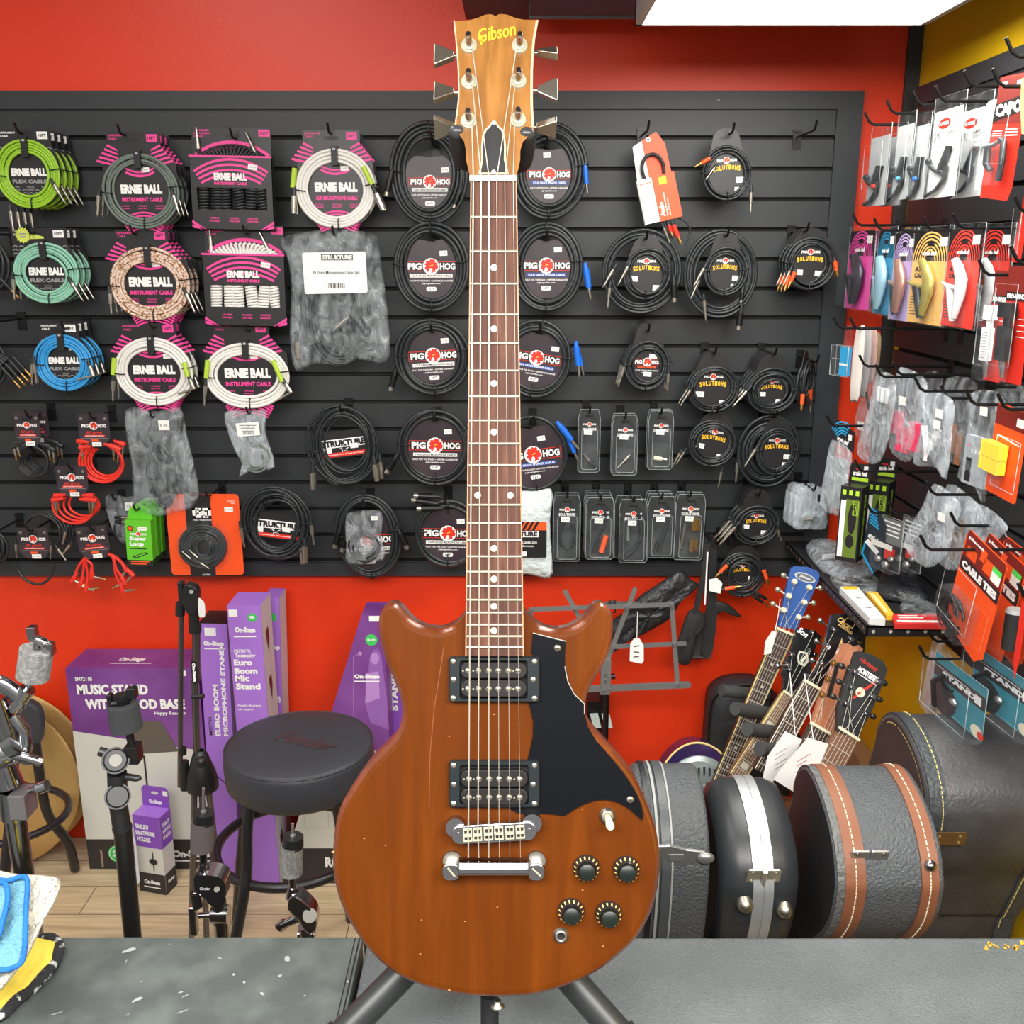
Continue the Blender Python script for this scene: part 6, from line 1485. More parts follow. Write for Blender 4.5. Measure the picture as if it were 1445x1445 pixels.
# blue striped pouch
r, u, ux=hangR('string_pack', 'slim black pouch with bright blue stripes and blue edge, right of the green-lettered boxes', 'strings', 1232, 764, .86, -74, None, radians(4))
def pp(m):
 m.plate([(-10, 44), (0, 48), (13, 30), (14, -30), (6, -46), (-14, -26), (-12, 0)], 0, 2, M('black_pouch', (40, 52, 62), .35))
 for j in range(6):m.rect(-9, 22+j*4.2, 6-j*1.2, 24.4+j*4.2, -.4, M('bright_blue_card', (40, 160, 215), .45), 0, -.25)
 m.T('ernie ball', 2, 4, 18, 10, -.5, WHT, -.4, .06);m.rect(-10, -12, 10, -4, -.5, WHT, 0, -.5)
 m.add([(-14, -.3, -26), (-11, -.3, -6), (-9, -.3, -8), (-11, -.3, -24), (6, -.3, -42), (6, -.3, -46)], [(0, 1, 2, 3), (0, 3, 4, 5)], M('bright_blue_card', (40, 160, 215), .45))
part_(r, 'pouch', u, ux, pp);hkR(1226, 724, .83, 'through the slim blue striped pouch')
# clear packs of strap hardware
for k, (x, X)in enumerate(((1255, .88), (1285, .92))):
 r, u, ux=hangR('hardware_pack', ('front clear box pack with small silver strap hardware, right of the blue pouch', 'second clear box pack with silver strap hardware, nearer the big bag')[k], 'accessory', x, 768, X, -70)
 part_(r, 'card', u, ux, lambda m:(m.plate([(-14, 0), (14, 0), (14, 36), (-14, 36)], 2, 1, M('grey_card_print', (108, 112, 110), .5)), [m.rect(-12, 30-j*6, 11, 32-j*6, 1.6, WHT)for j in range(4)]))
 part_(r, 'blister', u, ux, lambda m:(m.box(-16, -12, -38, 14, 3, 4, CLEAR), edges(m, 15, 38, 2.5, .8), m.rect(-16, -4, 14, 4, -12.4, M('pale_label', (206, 206, 202), .5))))
 part_(r, 'hardware', u, ux, lambda m:(m.ball((-9, -6, -24), 5, SILV, 10), m.ball((2, -6, -28), 5, SILV, 10), m.ball((8, -5, -18), 4, SILV, 10), m.box(-2, -5, -20, 8, 1, -6, RED)))
hkR(1258, 724, .84, 'through the strap hardware packs')
# big clear bags with leather straps
STRP=M('tan_leather', (160, 118, 82), .6)
cbag('accessory_bag', 'large clear bag with a dark strap, in front over the cable shelf', 1318, 745, .84, [(-6, 62), (30, 50), (26, 10), (20, -30), (-6, -62), (-40, -46), (-28, 0), (-16, 30)], 8, BAG2, 61, ('strap', lambda m:m.tube([(6, 0, 20), (-10, 0, -10), (-22, 0, -36)], 5, M('dark_strap', (60, 62, 66), .6), 6, flat=.4)), (1311, 698), ((16, 24), ))
cbag('accessory_bag', 'large clear bag with a tan leather strap, right of the dark strap bag', 1346, 748, .88, [(-16, 60), (20, 54), (40, 36), (30, 0), (8, -56), (-24, -50), (-24, 0)], 7, BAG2, 62, ('strap', lambda m:(m.tube([(-10, 0, 14), (-8, 0, -20), (2, 0, -42), (8, 0, -36), (-2, 0, 0)], 3, STRP, 6, flat=.5), m.tube([(12, 0, 20), (6, 0, -20)], 3.5, STRP, 6, flat=.4))), (1345, 742), ((-4, 30), ))
cbag('accessory_bag', 'clear bag with creased top sticking out above the cable tie cards', 1388, 750, .90, [(-20, 30), (0, 36), (30, 22), (22, 0), (6, -40), (-26, -46), (-24, 0)], 6, BAG2, 63, None)
# cable tie cards
def ties_pack(px, py, X, label, hook=None, k=1.0, tilt=12, stick=True):
 r, u, ux=hangR('cable_tie_pack', label, 'cable ties', px, py, X, -86, 'orange cable tie cards', radians(tilt))
 def cd(m):
  m.plate([(-24, 82), (26, 82), (29, 76), (29, -68), (20, -84), (-28, -72), (-28, 70)], 0, 1, ORP)
  m.rect(-26, 26, 28, 81, -.4, M('dark_red_print', (120, 34, 26), .45));m.rect(-27, 20, 29, 40, -.6, CARDB)
  for(a, b, c, d)in((-22, 44, -8, 60), (2, 46, 16, 66), (-4, 56, 4, 74)):m.rect(a, b, c, d, -.6, ORG)
  m.T('CABLE TIES', 1, 30, 50, 12, -.9, WHT, 0, .07);m.T('planet', -12, 72, 22, 6, -.9, WHT, 0, .05)
  m.frame(-22, -64, 24, -6, .8, -.4, M('card_groove', (250, 130, 80), .5))
  if stick:m.rect(14, 44, 26, 58, -.9, STK);m.rect(14, 58, 26, 66, -.9, M('green_sticker', (80, 215, 90), .5))
 part_(r, 'card', u, ux, cd)
 def bl(m):m.box(-26, -26, -66, 12, -1, -8, CLEAR);edges(m, 22, 40, -26, .5)
 part_(r, 'blister', u, ux, bl)
 def tz(m):
  rnd=random.Random(px)
  for i in range(15):loop(m, -8+rnd.uniform(-6, 6), -36+rnd.uniform(-8, 8), 14, 22, rnd.uniform(0, 90), rnd.uniform(250, 330), 1.5, BLK, -14+rnd.uniform(-9, 8), 16)
  for i in range(10):m.ball((rnd.uniform(-22, 8), -14+rnd.uniform(-6, 6), -58+rnd.uniform(-3, 6)), 3.2, BLK, 8)
 part_(r, 'cable_ties', u, ux, tz)
 if hook:hkR(hook[0], hook[1], X-.09, 'through the '+label.split(',')[0].replace('front ', ''))
 return r
ties_pack(1374, 842, .80, 'front orange cable tie card with black ties in a clear box', (1303, 776))
ties_pack(1401, 846, .86, 'second orange cable tie card, behind the front one')
ties_pack(1428, 850, .91, 'third orange cable tie card, behind the second one near the right edge', None, 1, 8, False)
r, u, ux=hangR('accessory_pack', 'dark red tubular accessory pack in a wire-edged card above the rear cable ties', 'accessory', 1425, 770, .92, -84)
part_(r, 'card', u, ux, lambda m:(m.plate([(-20, 8), (18, -6), (18, -18), (-20, 2)], 0, 1.5, M('dark_red_print', (120, 34, 26), .45)), m.rect(-9, -6, 9, -2, -.5, WHT, 0, -.3)))
part_(r, 'wire_edge', u, ux, lambda m:m.tube([(-16, 0, 22), (-6, 0, 10), (-4, 0, 2), (18, 0, -14), (24, 0, 30)], 1.2, SILV, 6))
r, u, ux=hangR('accessory_pack', 'tall thin red card edge-on at the far right below the cable ties', 'accessory', 1437, 905, .80, -88)
part_(r, 'card', u, ux, lambda m:m.plate([(-3, 58), (4, 60), (4, -20), (1, -56), (-3, -30)], 0, 1, RED));hkR(1441, 846, .77, 'holding the thin red card at the far right')
# wall hanger arm with black foam
p=PX(1427, 900, .84)
root=thing('guitar_hanger', 'black foam covered hanger arm with grey cap among the red cards at right', 'guitar hanger', (XS, p.y, p.z+.03))
m=MB();m.cyl((p.x, p.y, p.z+.03), (XS, p.y, p.z+.03), .006, BLKM, n=10);m.build('bar', root, world=True)
m=MB();m.cyl((p.x, p.y, p.z-.02), (p.x, p.y, p.z+.045), .014, M('black_foam', (30, 31, 33)), n=14);m.build('foam_arm', root, world=True)
m=MB();m.cyl((p.x, p.y, p.z+.045), (p.x, p.y, p.z+.052), .015, GRYP, .012, 14);m.build('cap', root, world=True)
# teal stand packs at the bottom
TEAL=M('teal_card', (42, 134, 150), .45)
def teal(px, py, X, label, hook, w=36, rz=-84):
 r, u, ux=hangR('ukulele_stand_pack', label, 'instrument stand', px, py, X, rz)
 def cd(m):
  m.plate([(-w, 38), (-w, -40), (w, -40), (w, 38)], 0, 1, TEAL)
  m.rect(-w, 4, w, 24, -.4, CARDB);m.T('STANDS', w*.1, 14, w*1.5, 8, -.8, WHT, 0, .06);m.rect(w*.6, 8, w*.85, 20, -1, STK)
  m.disc(-w*.5, -22, w*.5, -.5, CARDB, 18, rz=24)
  m.rect(-w, 24, w, 36, -.4, TEAL);m.disc(w*.8, -30, w*.22, -.8, M('cream_sticker', (230, 220, 190), .5), 12, rz=9);m.disc(w*.95, -32, w*.12, -1, RED, 10, rz=6)
 part_(r, 'card', u, ux, cd)
 part_(r, 'blister', u, ux, lambda m:(m.box(-w, -22, -42, w, -1, 37, CLEAR), edges(m, w*.9, 36, -22, .6), edges(m, w, 38, 0, .6), m.plate([(-w*.7, 38), (w*.3, 38), (w*.2, 52), (-w*.5, 54)], .5, .6, CLEAR)))
 part_(r, 'stand_arm', u, ux, lambda m:(m.tube([(-w*.6, -10, -36), (-w*.7, -12, 0), (-w*.3, -12, 20)], 3, BLKM, 8), m.ball((w*.1, -10, -8), 5, SILV, 10)))
 hkR(hook[0], hook[1], X-.06, 'through the '+label.split(',')[0])
 return r
teal(1352, 980, .82, 'teal instrument stand pack, nearer the yellow wall', (1301, 930))
teal(1415, 976, .86, 'teal instrument stand pack at the right edge', (1331, 975), 44)
cbag('accessory_bag', 'long clear bag with reddish strip hanging against the yellow wall below the shelf', 1318, 962, .90, [(-6, 66), (20, 50), (24, 20), (14, -40), (6, -52), (-14, -50), (-12, 0)], 4, BAG, 66, ('strip', lambda m:(m.box(-8, -1, -44, 0, 1, 40, M('pinkish_strip', (176, 138, 132), .5)), m.tube([(8, -1, 20), (2, -1, -6), (6, -1, -40)], 2, BLKM, 6))), (1313, 905), None, -80, hname='long clear bag below the shelf')
# ------------------------------------------------------------------ corner shelf
zs=P(1115, 765, 2.69).z
a=PZ(1115, 766, zs);b=PZ(1219, 884, zs);c_=PZ(1314, 890, zs)
sh=thing('perforated_shelf', 'black perforated metal shelf fixed under the right wall packs', 'shelf', (XS, (a.y+b.y)/2, zs))
xl=(a.x+b.x)/2
PERF=M('black_perforated', (40, 40, 42), .45, .2)
m=MB();m.box(xl, b.y, zs-.003, XR+.0005, a.y+.02, zs, PERF);m.box(xl, b.y, zs-.022, xl+.003, a.y+.02, zs+.002, PERF);m.box(xl, b.y, zs-.024, XR+.0005, b.y+.003, zs+.002, PERF)
n=22
for i in range(n):
 y=b.y+.02+(a.y-b.y)*i/n
 m.add([(xl-.0004, y+.004*cos(t), zs-.010+.004*sin(t))for t in[2*pi*k/8 for k in range(8)]], [list(range(8))], M('pale_hole', (150, 120, 110), .6))
for i in range(6):
 x=xl+.015+(XR-xl)*i/7
 m.add([(x+.004*cos(t), b.y-.0004, zs-.012+.004*sin(t))for t in[2*pi*k/10 for k in range(10)]], [list(range(10))], M('rivet_pale', (190, 185, 170), .4))
m.build('shelf', sh, world=True)
def lay(name, label, outline, th, mat, seed, cat='bag', inner=None, dent=.7, z0=None):
 z0=zs+.001 if z0 is None else z0
 pts=smooth_closed([Vector(PZ(x, y, z0+th*.5)[:2])for x, y in outline], 3);c=sum(pts, Vector((0, 0)))/len(pts)
 root=thing(name, label, cat, (c.x, c.y, z0))
 rnd=random.Random(seed);ph=[rnd.uniform(0, 6)for _ in range(4)]
 def hz(p):return.5+.5*sin(p.x*90+ph[0])*cos(p.y*70+ph[1])+.25*sin(p.x*200+p.y*150+ph[2])
 m=MB();rg=[]
 for s, k in((.05, 0), (.9, 0), (1, .3), (.92, .7), (.75, 1), (.5, 1.05), (.25, 1.0), (.03, 1.0)):
  r_=[]
  for p in pts:
   q=c+(p-c)*s;r_.append((q.x, q.y, z0+th*k*(1-dent/2+dent*.5*hz(q))))
  rg.append(r_)
 layered(m, rg, mat, True);m.build('bag'if cat=='bag'else'body', root, world=True)
 if inner:mm=MB();inner(mm, c, z0);mm.build('contents', root, world=True)
 return root
BBAG=M('black_bag_film', (46, 48, 52), .2, bump=(40, 1, .01))
lay('parts_bag', 'crumpled clear bags of small parts at the rear of the perforated shelf', [(1137, 770), (1150, 760), (1180, 764), (1215, 780), (1238, 800), (1210, 815), (1160, 800)], .035, BAG2, 3, 'bag', lambda m, c, z:(m.cyl((c.x-.04, c.y, z+.012), (c.x+.04, c.y+.02, z+.012), .008, WCAP, n=8), m.cyl((c.x, c.y-.04, z+.012), (c.x+.05, c.y-.03, z+.012), .006, STEEL, n=8)))
lay('parts_bag', 'flat clear bag with black clips lying on the perforated shelf', [(1172, 808), (1205, 802), (1238, 812), (1242, 832), (1205, 834), (1180, 826)], .022, BAG, 5, 'bag', lambda m, c, z:(m.box(c.x-.02, c.y-.02, z+.002, c.x+.04, c.y+.02, z+.014, BLKM), m.cyl((c.x-.05, c.y, z+.01), (c.x-.02, c.y-.04, z+.01), .005, STEEL, n=8)))
lay('accessory_bag', 'shiny black plastic bag on the perforated shelf in front of the blue pouch', [(1240, 815), (1262, 800), (1292, 806), (1302, 830), (1312, 845), (1270, 842), (1242, 836)], .035, BBAG, 7)
lay('accessory_bag', 'dark clear bag lying behind the red box on the shelf', [(1270, 850), (1296, 842), (1325, 856), (1332, 872), (1300, 874), (1276, 866)], .02, BAG, 9, 'bag', lambda m, c, z:m.box(c.x-.04, c.y-.02, z+.002, c.x+.04, c.y+.02, z+.010, M('dark_leather', (40, 38, 38), .5)))
def sbox(name, label, q, th, mat, deco=None, cat='box'):
 """flat box lying on the shelf: q = four pixel corners of its base, near-left first"""
 b4=[PZ(x, y, zs+.001)for x, y in q];c=sum(b4, Vector((0, 0, 0)))/4
 root=thing(name, label, cat, (c.x, c.y, zs+.001))
 m=MB();vs=[tuple(v)for v in b4]+[(v.x, v.y, v.z+th)for v in b4]
 m.add(vs, [(3, 2, 1, 0), (4, 5, 6, 7), (0, 1, 5, 4), (1, 2, 6, 5), (2, 3, 7, 6), (3, 0, 4, 7)], mat)
 if deco:
  def uv(a, b_, e=.0006):
   p=b4[0].lerp(b4[1], a).lerp(b4[3].lerp(b4[2], a), b_);return(p.x, p.y, p.z+th+e)
  for(a0, b0, a1, b1, mm)in deco:m.add([uv(a0, b0), uv(a1, b0), uv(a1, b1), uv(a0, b1)], [(0, 1, 2, 3)], mm)
 m.build('box', root, world=True, bev=.0015);return root
sbox('product_box', 'white flat box with red line drawing on the shelf front', [(1226, 882), (1249, 884), (1210, 838), (1184, 838)], .018, WCARD, ((.15, .15, .85, .9, M('pale_print', (226, 228, 226), .5)), (.3, .3, .7, .32, RED), (.3, .6, .65, .62, RED), (.1, .9, .9, 1, YEL)))
sbox('product_box', 'small yellow packet on the shelf between the white and red boxes', [(1250, 876), (1262, 876), (1238, 843), (1222, 842)], .014, M('yellow_packet', (240, 186, 60), .45), ((.1, .1, .5, .9, M('cream_packet', (236, 220, 160), .45)), ))
sbox('product_box', 'red and white flat box at the right front of the shelf', [(1262, 888), (1336, 889), (1326, 874), (1258, 874)], .014, M('red_box', (214, 48, 44), .45), ((.05, .1, .9, .3, WHT), (.1, .5, .6, .6, WHT), (.1, .72, .5, .8, WHT)))
# ================================================================== floor things at the left, behind the bench
PUR=M('purple_card', (132, 76, 182), .45);PURD=M('dark_purple_print', (106, 52, 126), .4, var=(6, (132, 80, 154), .35, .7));PURL=M('light_purple', (162, 112, 206), .45)
OFFW=M('box_white', (208, 208, 200), .5);LGREY=M('box_side_white', (198, 198, 204), .5)
GST=M('green_round_sticker', (62, 190, 92), .5);DKB=M('box_black_band', (46, 42, 42), .5)
def W3(px, py, Y):return P(px, py, Y)
def facebox(name, label, x0, y0, x1, y1, Y, depth_, yaw=0, lean=0, cat='box', z_floor=True):
 """upright card box: front face given by its photo corners at distance Y; returns root, builder scales"""
 A=Vector((P(x0, y0, Y).x, Y, P(x0, y1, Y).z));B=P(x1, y0, Y)
 w=B.x-A.x;zb=0.0 if z_floor else A.z;h=B.z-zb
 root=thing(name, label, cat, ((A.x+B.x)/2, Y, zb), (lean, 0, yaw), 'card boxes of stands')
 return root, w, h
 # music stand box
root, w, h=facebox('product_box', 'large purple and white music stand box standing on the floor', 92, 943, 279, 1222, 2.585, .2, radians(0))
dpt=.14
def msb(m):
 m.box(-w/2, 0, 0, w/2, dpt, h, PURD)
 y=-.0008
 m.add([(-w/2, y, 0), (w/2, y, 0), (w/2, y, h*.60), (-w/2+.0, y, h*.70)], [(0, 1, 2, 3)], OFFW)
 m.rect(-w/2, 0, w/2, h*.155, y-.0004, DKB)
 m.add([(-w*.1, y-.0006, h*.75), (w*.18, y-.0006, h*.75), (w*.30, y-.0006, h*.60), (-w*.06, y-.0006, h*.585)], [(0, 1, 2, 3)], M('print_music_desk', (96, 88, 80), .5))
 m.rect(w*.02, h*.14, w*.035, h*.58, y-.0006, DKB)
 m.T('SM7211B', -w*.37, h*.95, w*.13, h*.018, y-.0008, WHT, 0, .03)
 m.T('MUSIC STAND', -w*.16, h*.90, w*.54, h*.05, y-.0008, WHT, 0, .055);m.T('WITH WOOD BASE', .00, h*.83, w*.76, h*.05, y-.0008, WHT, 0, .055)
 m.T('Happy Reading', w*.26, h*.785, w*.24, h*.02, y-.0008, WHT, 0, .03)
 m.disc(-w*.26, h*.08, h*.045, y-.0008, GST, 26);m.band(-w*.26, h*.08, h*.039, h*.003, 0, 360, y-.0010, WHT, 26);m.T('FEEL', -w*.26, h*.09, h*.045, h*.013, y-.0010, WHT, 0, .05);m.T('GOOD', -w*.26, h*.072, h*.05, h*.013, y-.0010, WHT, 0, .05)
 m.T('On-Stage', w*.32, h*.075, w*.3, h*.05, y-.0008, WHT, 0, .06);m.rect(w*.17, h*.04, w*.47, h*.046, y-.0008, WHT)
 m.rect(-w*.4, h*.01, -w*.385, h*.1, y-.0008, M('tape', (150, 130, 110), .5))
 Tt=Matrix.Translation((0, dpt*.5, h+.0008))@Matrix.Rotation(-pi/2, 4, 'X')
 Tz=Matrix.Translation((0, dpt*.42, h+.0008))@Matrix(((1, 0, 0, 0), (0, 0, 1, 0), (0, -1, 0, 0), (0, 0, 0, 1)))
 Tz=Matrix.Translation((0, dpt*.42, h+.0008))@Matrix.Rotation(pi/2, 4, 'X').inverted()
 m.T('On-Stage', -.02, 0, w*.2, .035, 0, WHT, 0, .06, .2, Tz);m.add([(-w*.2, dpt*.22, h+.0008), (w*.12, dpt*.22, h+.0008), (w*.12, dpt*.25, h+.0008), (-w*.18, dpt*.25, h+.0008)], [(0, 1, 2, 3)], WHT)
 m.rect(w*.37, h*.965, w*.41, h*.99, y-.0008, STK)
m=MB();msb(m);m.build('box', root)
# tablet holder box
root, w2, h2=facebox('product_box', 'small purple and white phone holder box on the floor before the big purple box', 184, 1152, 227, 1249, 2.47, .1, radians(-14))
def thb(m):
 w, h=w2, h2;d=w*.62;y=-.0008
 m.box(-w/2, 0, 0, w/2, d, h, OFFW)
 m.rect(-w/2, h*.60, w/2, h, y, PUR);m.rect(-w/2, 0, w/2, h*.26, y, DKB)
 m.box(-w/2-.0005, -.0005, h-.0005, w/2+.0005, d, h+.001, PURL)
 m.T('TABLET/', -w*.18, h*.86, w*.5, h*.06, y-.0006, WHT, 0, .05);m.T('SMARTPHONE', -w*.08, h*.78, w*.72, h*.06, y-.0006, WHT, 0, .05);m.T('HOLDER', -w*.14, h*.70, w*.5, h*.06, y-.0006, WHT, 0, .05)
 m.T('On-Stage', 0, h*.14, w*.6, h*.07, y-.0006, WHT, 0, .06);m.rect(-w*.32, h*.07, w*.3, h*.085, y-.0006, WHT)
 m.disc(w*.12, h*.42, w*.16, y-.0006, DKB, 12, rz=h*.04);m.rect(w*.1, h*.3, w*.14, h*.55, y-.0006, DKB)
 Ts=Matrix.Translation((w/2+.0008, d*.5, 0))@Matrix.Rotation(pi/2, 4, 'Z')
 m.add([(w/2+.0006, 0, h*.6), (w/2+.0006, d, h*.6), (w/2+.0006, d, h), (w/2+.0006, 0, h)], [(0, 1, 2, 3)], PUR);m.add([(w/2+.0006, 0, 0), (w/2+.0006, d, 0), (w/2+.0006, d, h*.26), (w/2+.0006, 0, h*.26)], [(0, 1, 2, 3)], DKB)
 for j, t in enumerate(('TABLET/', 'SMARTPHONE', 'HOLDER')):m.T(t, 0, h*(.88-.08*j), d*.7, h*.05, -.0004, WHT, 0, .05, 0, Ts)
 m.T('On-Stage', 0, h*.14, d*.6, h*.06, -.0004, WHT, 0, .06, 0, Ts)
 m.plate([(-w/2, h), (w/2, h), (w/2, h*1.22), (w*.4, h*1.26), (-w*.4, h*1.26), (-w/2, h*1.22)], d-.002, .002, PUR)
 m.T('On-Stage', -.0, h*1.06, w*.5, h*.07, d-.003, WHT, 0, .06);m.disc(0, h*1.18, w*.14, d-.0026, OFFW, 14, rz=h*.02);m.rect(w*.3, h*1.16, w*.48, h*1.22, d-.0028, STK)
m=MB();thb(m);m.build('box', root)
m=MB();ww=w2
m.plate(rr(-w2*.62, h2*.22, -w2*.04, h2*.86, w2*.2, 5), -.012, .0006, M('pale_blue_tag', (206, 214, 224), .5))
for(a, b, c_, d_)in((-.44, .70, -.40, .60), (-.47, .56, -.38, .52), (-.42, .48, -.47, .40), (-.40, .36, -.46, .28)):m.tube([(w2*a, -.0128, h2*b), (w2*c_, -.0128, h2*d_)], .0012, CARDB, 5)
m.T('Black', -w2*.18, h2*.58, h2*.3, w2*.13, -.0128, M('red_pen', (200, 70, 90), .5), -pi/2, .0)
o=m.build('price_tag', None);o.location=root.location;o.rotation_euler=root.rotation_euler;tag(o, 'pale handwritten paper tag hanging before the small purple box', 'tag')
o.location=(root.location.x-.012, root.location.y-.03, 0)
# brass cymbals leaning at the far left
BRS=M('aged_brass', (176, 138, 78), .42, .35, bump=(14, .3, .01), var=(8, (206, 172, 112), .35, .75))
def cymbal(label, px, py, Y, R, tilt, rx=0):
 c=P(px, py, Y)
 root=thing('cymbal', label, 'cymbal', c, (radians(90-tilt), 0, rx))
 m=MB();m.lathe([(R, -.001), (R*.96, .004), (R*.6, .016), (R*.28, .024), (R*.22, .030), (R*.12, .045), (.008, .050), (.008, .047), (R*.12, .042), (R*.22, .027), (R*.6, .013), (R, -.003)], BRS, 56);m.build('disc', root)
 return root
cymbal('rear brass cymbal leaning on the red wall, only its upper rim showing', 8, 1090, 2.70, .262, 6)
cymbal('front large brass cymbal at the far left behind the black stool', -8, 1108, 2.63, .252, 9)
# black stool at far left
STB=M('satin_black_tube', (36, 34, 36), .35, .2);LEA=M('black_vinyl', (50, 52, 58), .5, bump=(90, .2, .003))
st2=thing('bar_stool', 'black tubular stool partly hidden behind the chrome cymbal stand', 'stool', (P(0, 1150, 2.45).x, 2.5, 0))
def tw(name, pts, r, mat, root, Y=None, k=5, n=10):
 m=MB();m.tube(smooth_open([P(*(p if len(p)==3 else(p[0], p[1], Y)))for p in pts], k), r, mat, n);return m.build(name, root, world=True)
tw('leg', [(50, 1046, 2.44), (57, 1100, 2.45), (68, 1150, 2.47), (95, 1188, 2.50), (106, 1226, 2.56)], .0135, STB, st2)
ft=P(108, 1230, 2.56)
tw('leg', [(-40, 1046, 2.44), (-52, 1110, 2.44), (-70, 1180, 2.42), (-80, 1240, 2.40)], .0135, STB, st2)
tw('leg', [(20, 1060, 2.34), (15, 1150, 2.27), (5, 1250, 2.22), (0, 1330, 2.18)], .0135, STB, st2)
m=MB();cc=P(0, 1150, 2.42)
m.tube([(cc.x+.178*cos(t), cc.y+.15*sin(t), cc.z-.0)for t in[2*pi*i/40 for i in range(40)]], .0105, STB, 10, closed=True);m.build('foot_ring', st2, world=True)
m=MB();q=P(18, 1022, 2.44);m.plate(smooth_closed([Vector((q.x+a*.0019, q.z+b*.0019))for a, b in((-60, 30), (-20, 42), (20, 38), (40, 25), (42, -5), (32, -32), (0, -42), (-60, -40))], 4), 2.43, .03, LEA);m.build('backrest', st2, world=True, bev=.006)
# chrome cymbal stand at the far left
FELT=M('grey_felt_washer', (112, 112, 110), .95, bump=(500, .8, .002), var=(160, (150, 150, 148), .4, .7));FELTB=M('black_felt_washer', (44, 46, 48), .95, bump=(500, .8, .002))
DCH=M('smoky_chrome', (150, 150, 152), .16, 1.0)
Yc=1.12;u=unit(P(40, 1000, Yc))
cs_=thing('cymbal_stand', 'chrome cymbal stand with grey felt and wing nut at the left edge', 'cymbal stand', (P(20, 1200, Yc).x, Yc, 0))
def V(x, y, d=0):return P(x, y, Yc+d)
m=MB();m.cyl(V(46, 956), V(52, 916), .0195, FELT, .0195, 24);m.build('felt', cs_, world=True, bev=.002)
wn=MB();wn.cyl(V(50, 924), V(54, 900), .0045, DCH, n=12);wn.tube([V(42, 888), V(47, 900), V(54, 903)], .006, CHR, 8, rs=[.0035, .0065, .006]);wn.tube([V(54, 903), V(62, 907), V(71, 911)], .006, CHR, 8, rs=[.006, .0065, .0035]);wn.box(V(42, 888).x-.002, Yc-.006, V(42, 888).z-.012, V(42, 888).x+.008, Yc+.006, V(42, 888).z+.004, CHR);wn.box(V(66, 906).x-.004, Yc-.006, V(66, 906).z-.016, V(66, 906).x+.008, Yc+.006, V(66, 906).z, CHR);wn.build('wing_nut', cs_, world=True, bev=.001)
m=MB();m.cyl(V(36, 978), V(46, 950), .0042, CHR, n=12);m.cyl(V(27, 995), V(36, 970), .0085, CHR, .0075, 14);m.cyl(V(20, 1002), V(40, 972), .0075, CHR, .0095, 14);m.build('tilter_rod', cs_, world=True)
m=MB();m.tube(smooth_open([V(-14, 962), V(4, 966), V(24, 980), V(34, 986)], 5), .011, CHR, 10, flat=.7);m.cyl(V(-6, 985), V(16, 1050), .013, DCH, .014, 16);m.ball(V(8, 1060), .021, CHR, 16);m.cyl(V(-4, 1064), V(30, 1046), .016, DCH, .02, 16);m.tube([V(18, 1010), V(34, 1030), V(37, 1056), V(30, 1068)], .008, CHR, 8);m.cyl(V(4, 1078), V(14, 1108), .014, DCH, .017, 16);m.build('tilter', cs_, world=True)
m=MB();m.tube(smooth_open([V(22, 1066, -.01), V(34, 1068, -.012), V(48, 1072, -.012), V(58, 1076, -.01)], 4), .006, CHR, 8, rs=None);m.ball(V(40, 1073, -.012), .008, CHR, 10, (1.6, .6, .7));m.build('wing_bolt', cs_, world=True)
m=MB();m.cyl(V(20, 1112), V(22, 1152), .0185, DCH, .0175, 20);m.box(V(20, 1112).x, Yc-.02, V(20, 1146).z, V(44, 1112).x, Yc+.012, V(20, 1112).z, M('clamp_grey', (120, 118, 120), .3, .6));m.cyl(V(40, 1116, -.005), V(56, 1112, -.005), .0035, DCH, n=10);m.cyl(V(54, 1113, -.005), V(67, 1108, -.005), .0075, CHR, n=10);m.build('height_clamp', cs_, world=True, bev=.0015)
m=MB();m.cyl((V(21, 1148).x, Yc, V(21, 1148).z), (V(21, 1148).x+.005, Yc, .35), .0125, DCH, n=20);m.cyl((V(21, 1148).x, Yc, .36), (V(21, 1148).x+.006, Yc, .05), .016, DCH, n=20);m.build('tube', cs_, world=True)
for a in(.1, 1.57, 3.0):
 m=MB();x0=V(21, 1148).x+.005;m.cyl((x0, Yc, .34), (x0+.06*cos(a), Yc+.26*sin(a), .012), .008, DCH, n=10);m.build('leg', cs_, world=True)
 # black cymbal stand
Yk=1.12
def V(x, y, d=0):return P(x, y, Yk+d)
bs=thing('cymbal_stand', 'black cymbal stand with black felt in front of the big purple box', 'cymbal stand', (V(188, 1320).x, Yk, 0))
m=MB();m.cyl(V(179, 1028), V(173, 994), .0195, FELTB, .0185, 24);m.build('felt', bs, world=True, bev=.003)
m=MB();m.cyl(V(173, 1000), V(171, 980), .006, BLKM, n=12);m.cyl(V(172, 986), V(171, 980), .010, BLKM, n=14);m.tube([V(154, 986), V(157, 993), V(168, 992)], .005, BLKM, 8, rs=[.003, .006, .006]);m.box(V(154, 980).x-.002, Yk-.005, V(154, 994).z, V(158, 980).x, Yk+.005, V(154, 979).z, BLKM);m.tube([V(176, 990), V(184, 978), V(190, 968)], .006, BLKM, 8, rs=[.006, .006, .003]);m.box(V(180, 980).x, Yk-.006, V(186, 984).z, V(190, 968).x+.002, Yk+.006, V(186, 970).z, BLKM);m.build('wing_nut', bs, world=True, bev=.001)
m=MB();m.cyl(V(186, 1052), V(181, 1026), .0048, BLKM, n=12);m.box(V(178, 1052).x, Yk-.01, V(178, 1074).z, V(197, 1052).x, Yk+.01, V(197, 1050).z, BLKM);m.build('tilter_rod', bs, world=True, bev=.001)
GLB=M('gloss_black', (26, 26, 28), .4);WST=M('worn_steel', (128, 126, 120), .6, .4)
m=MB()
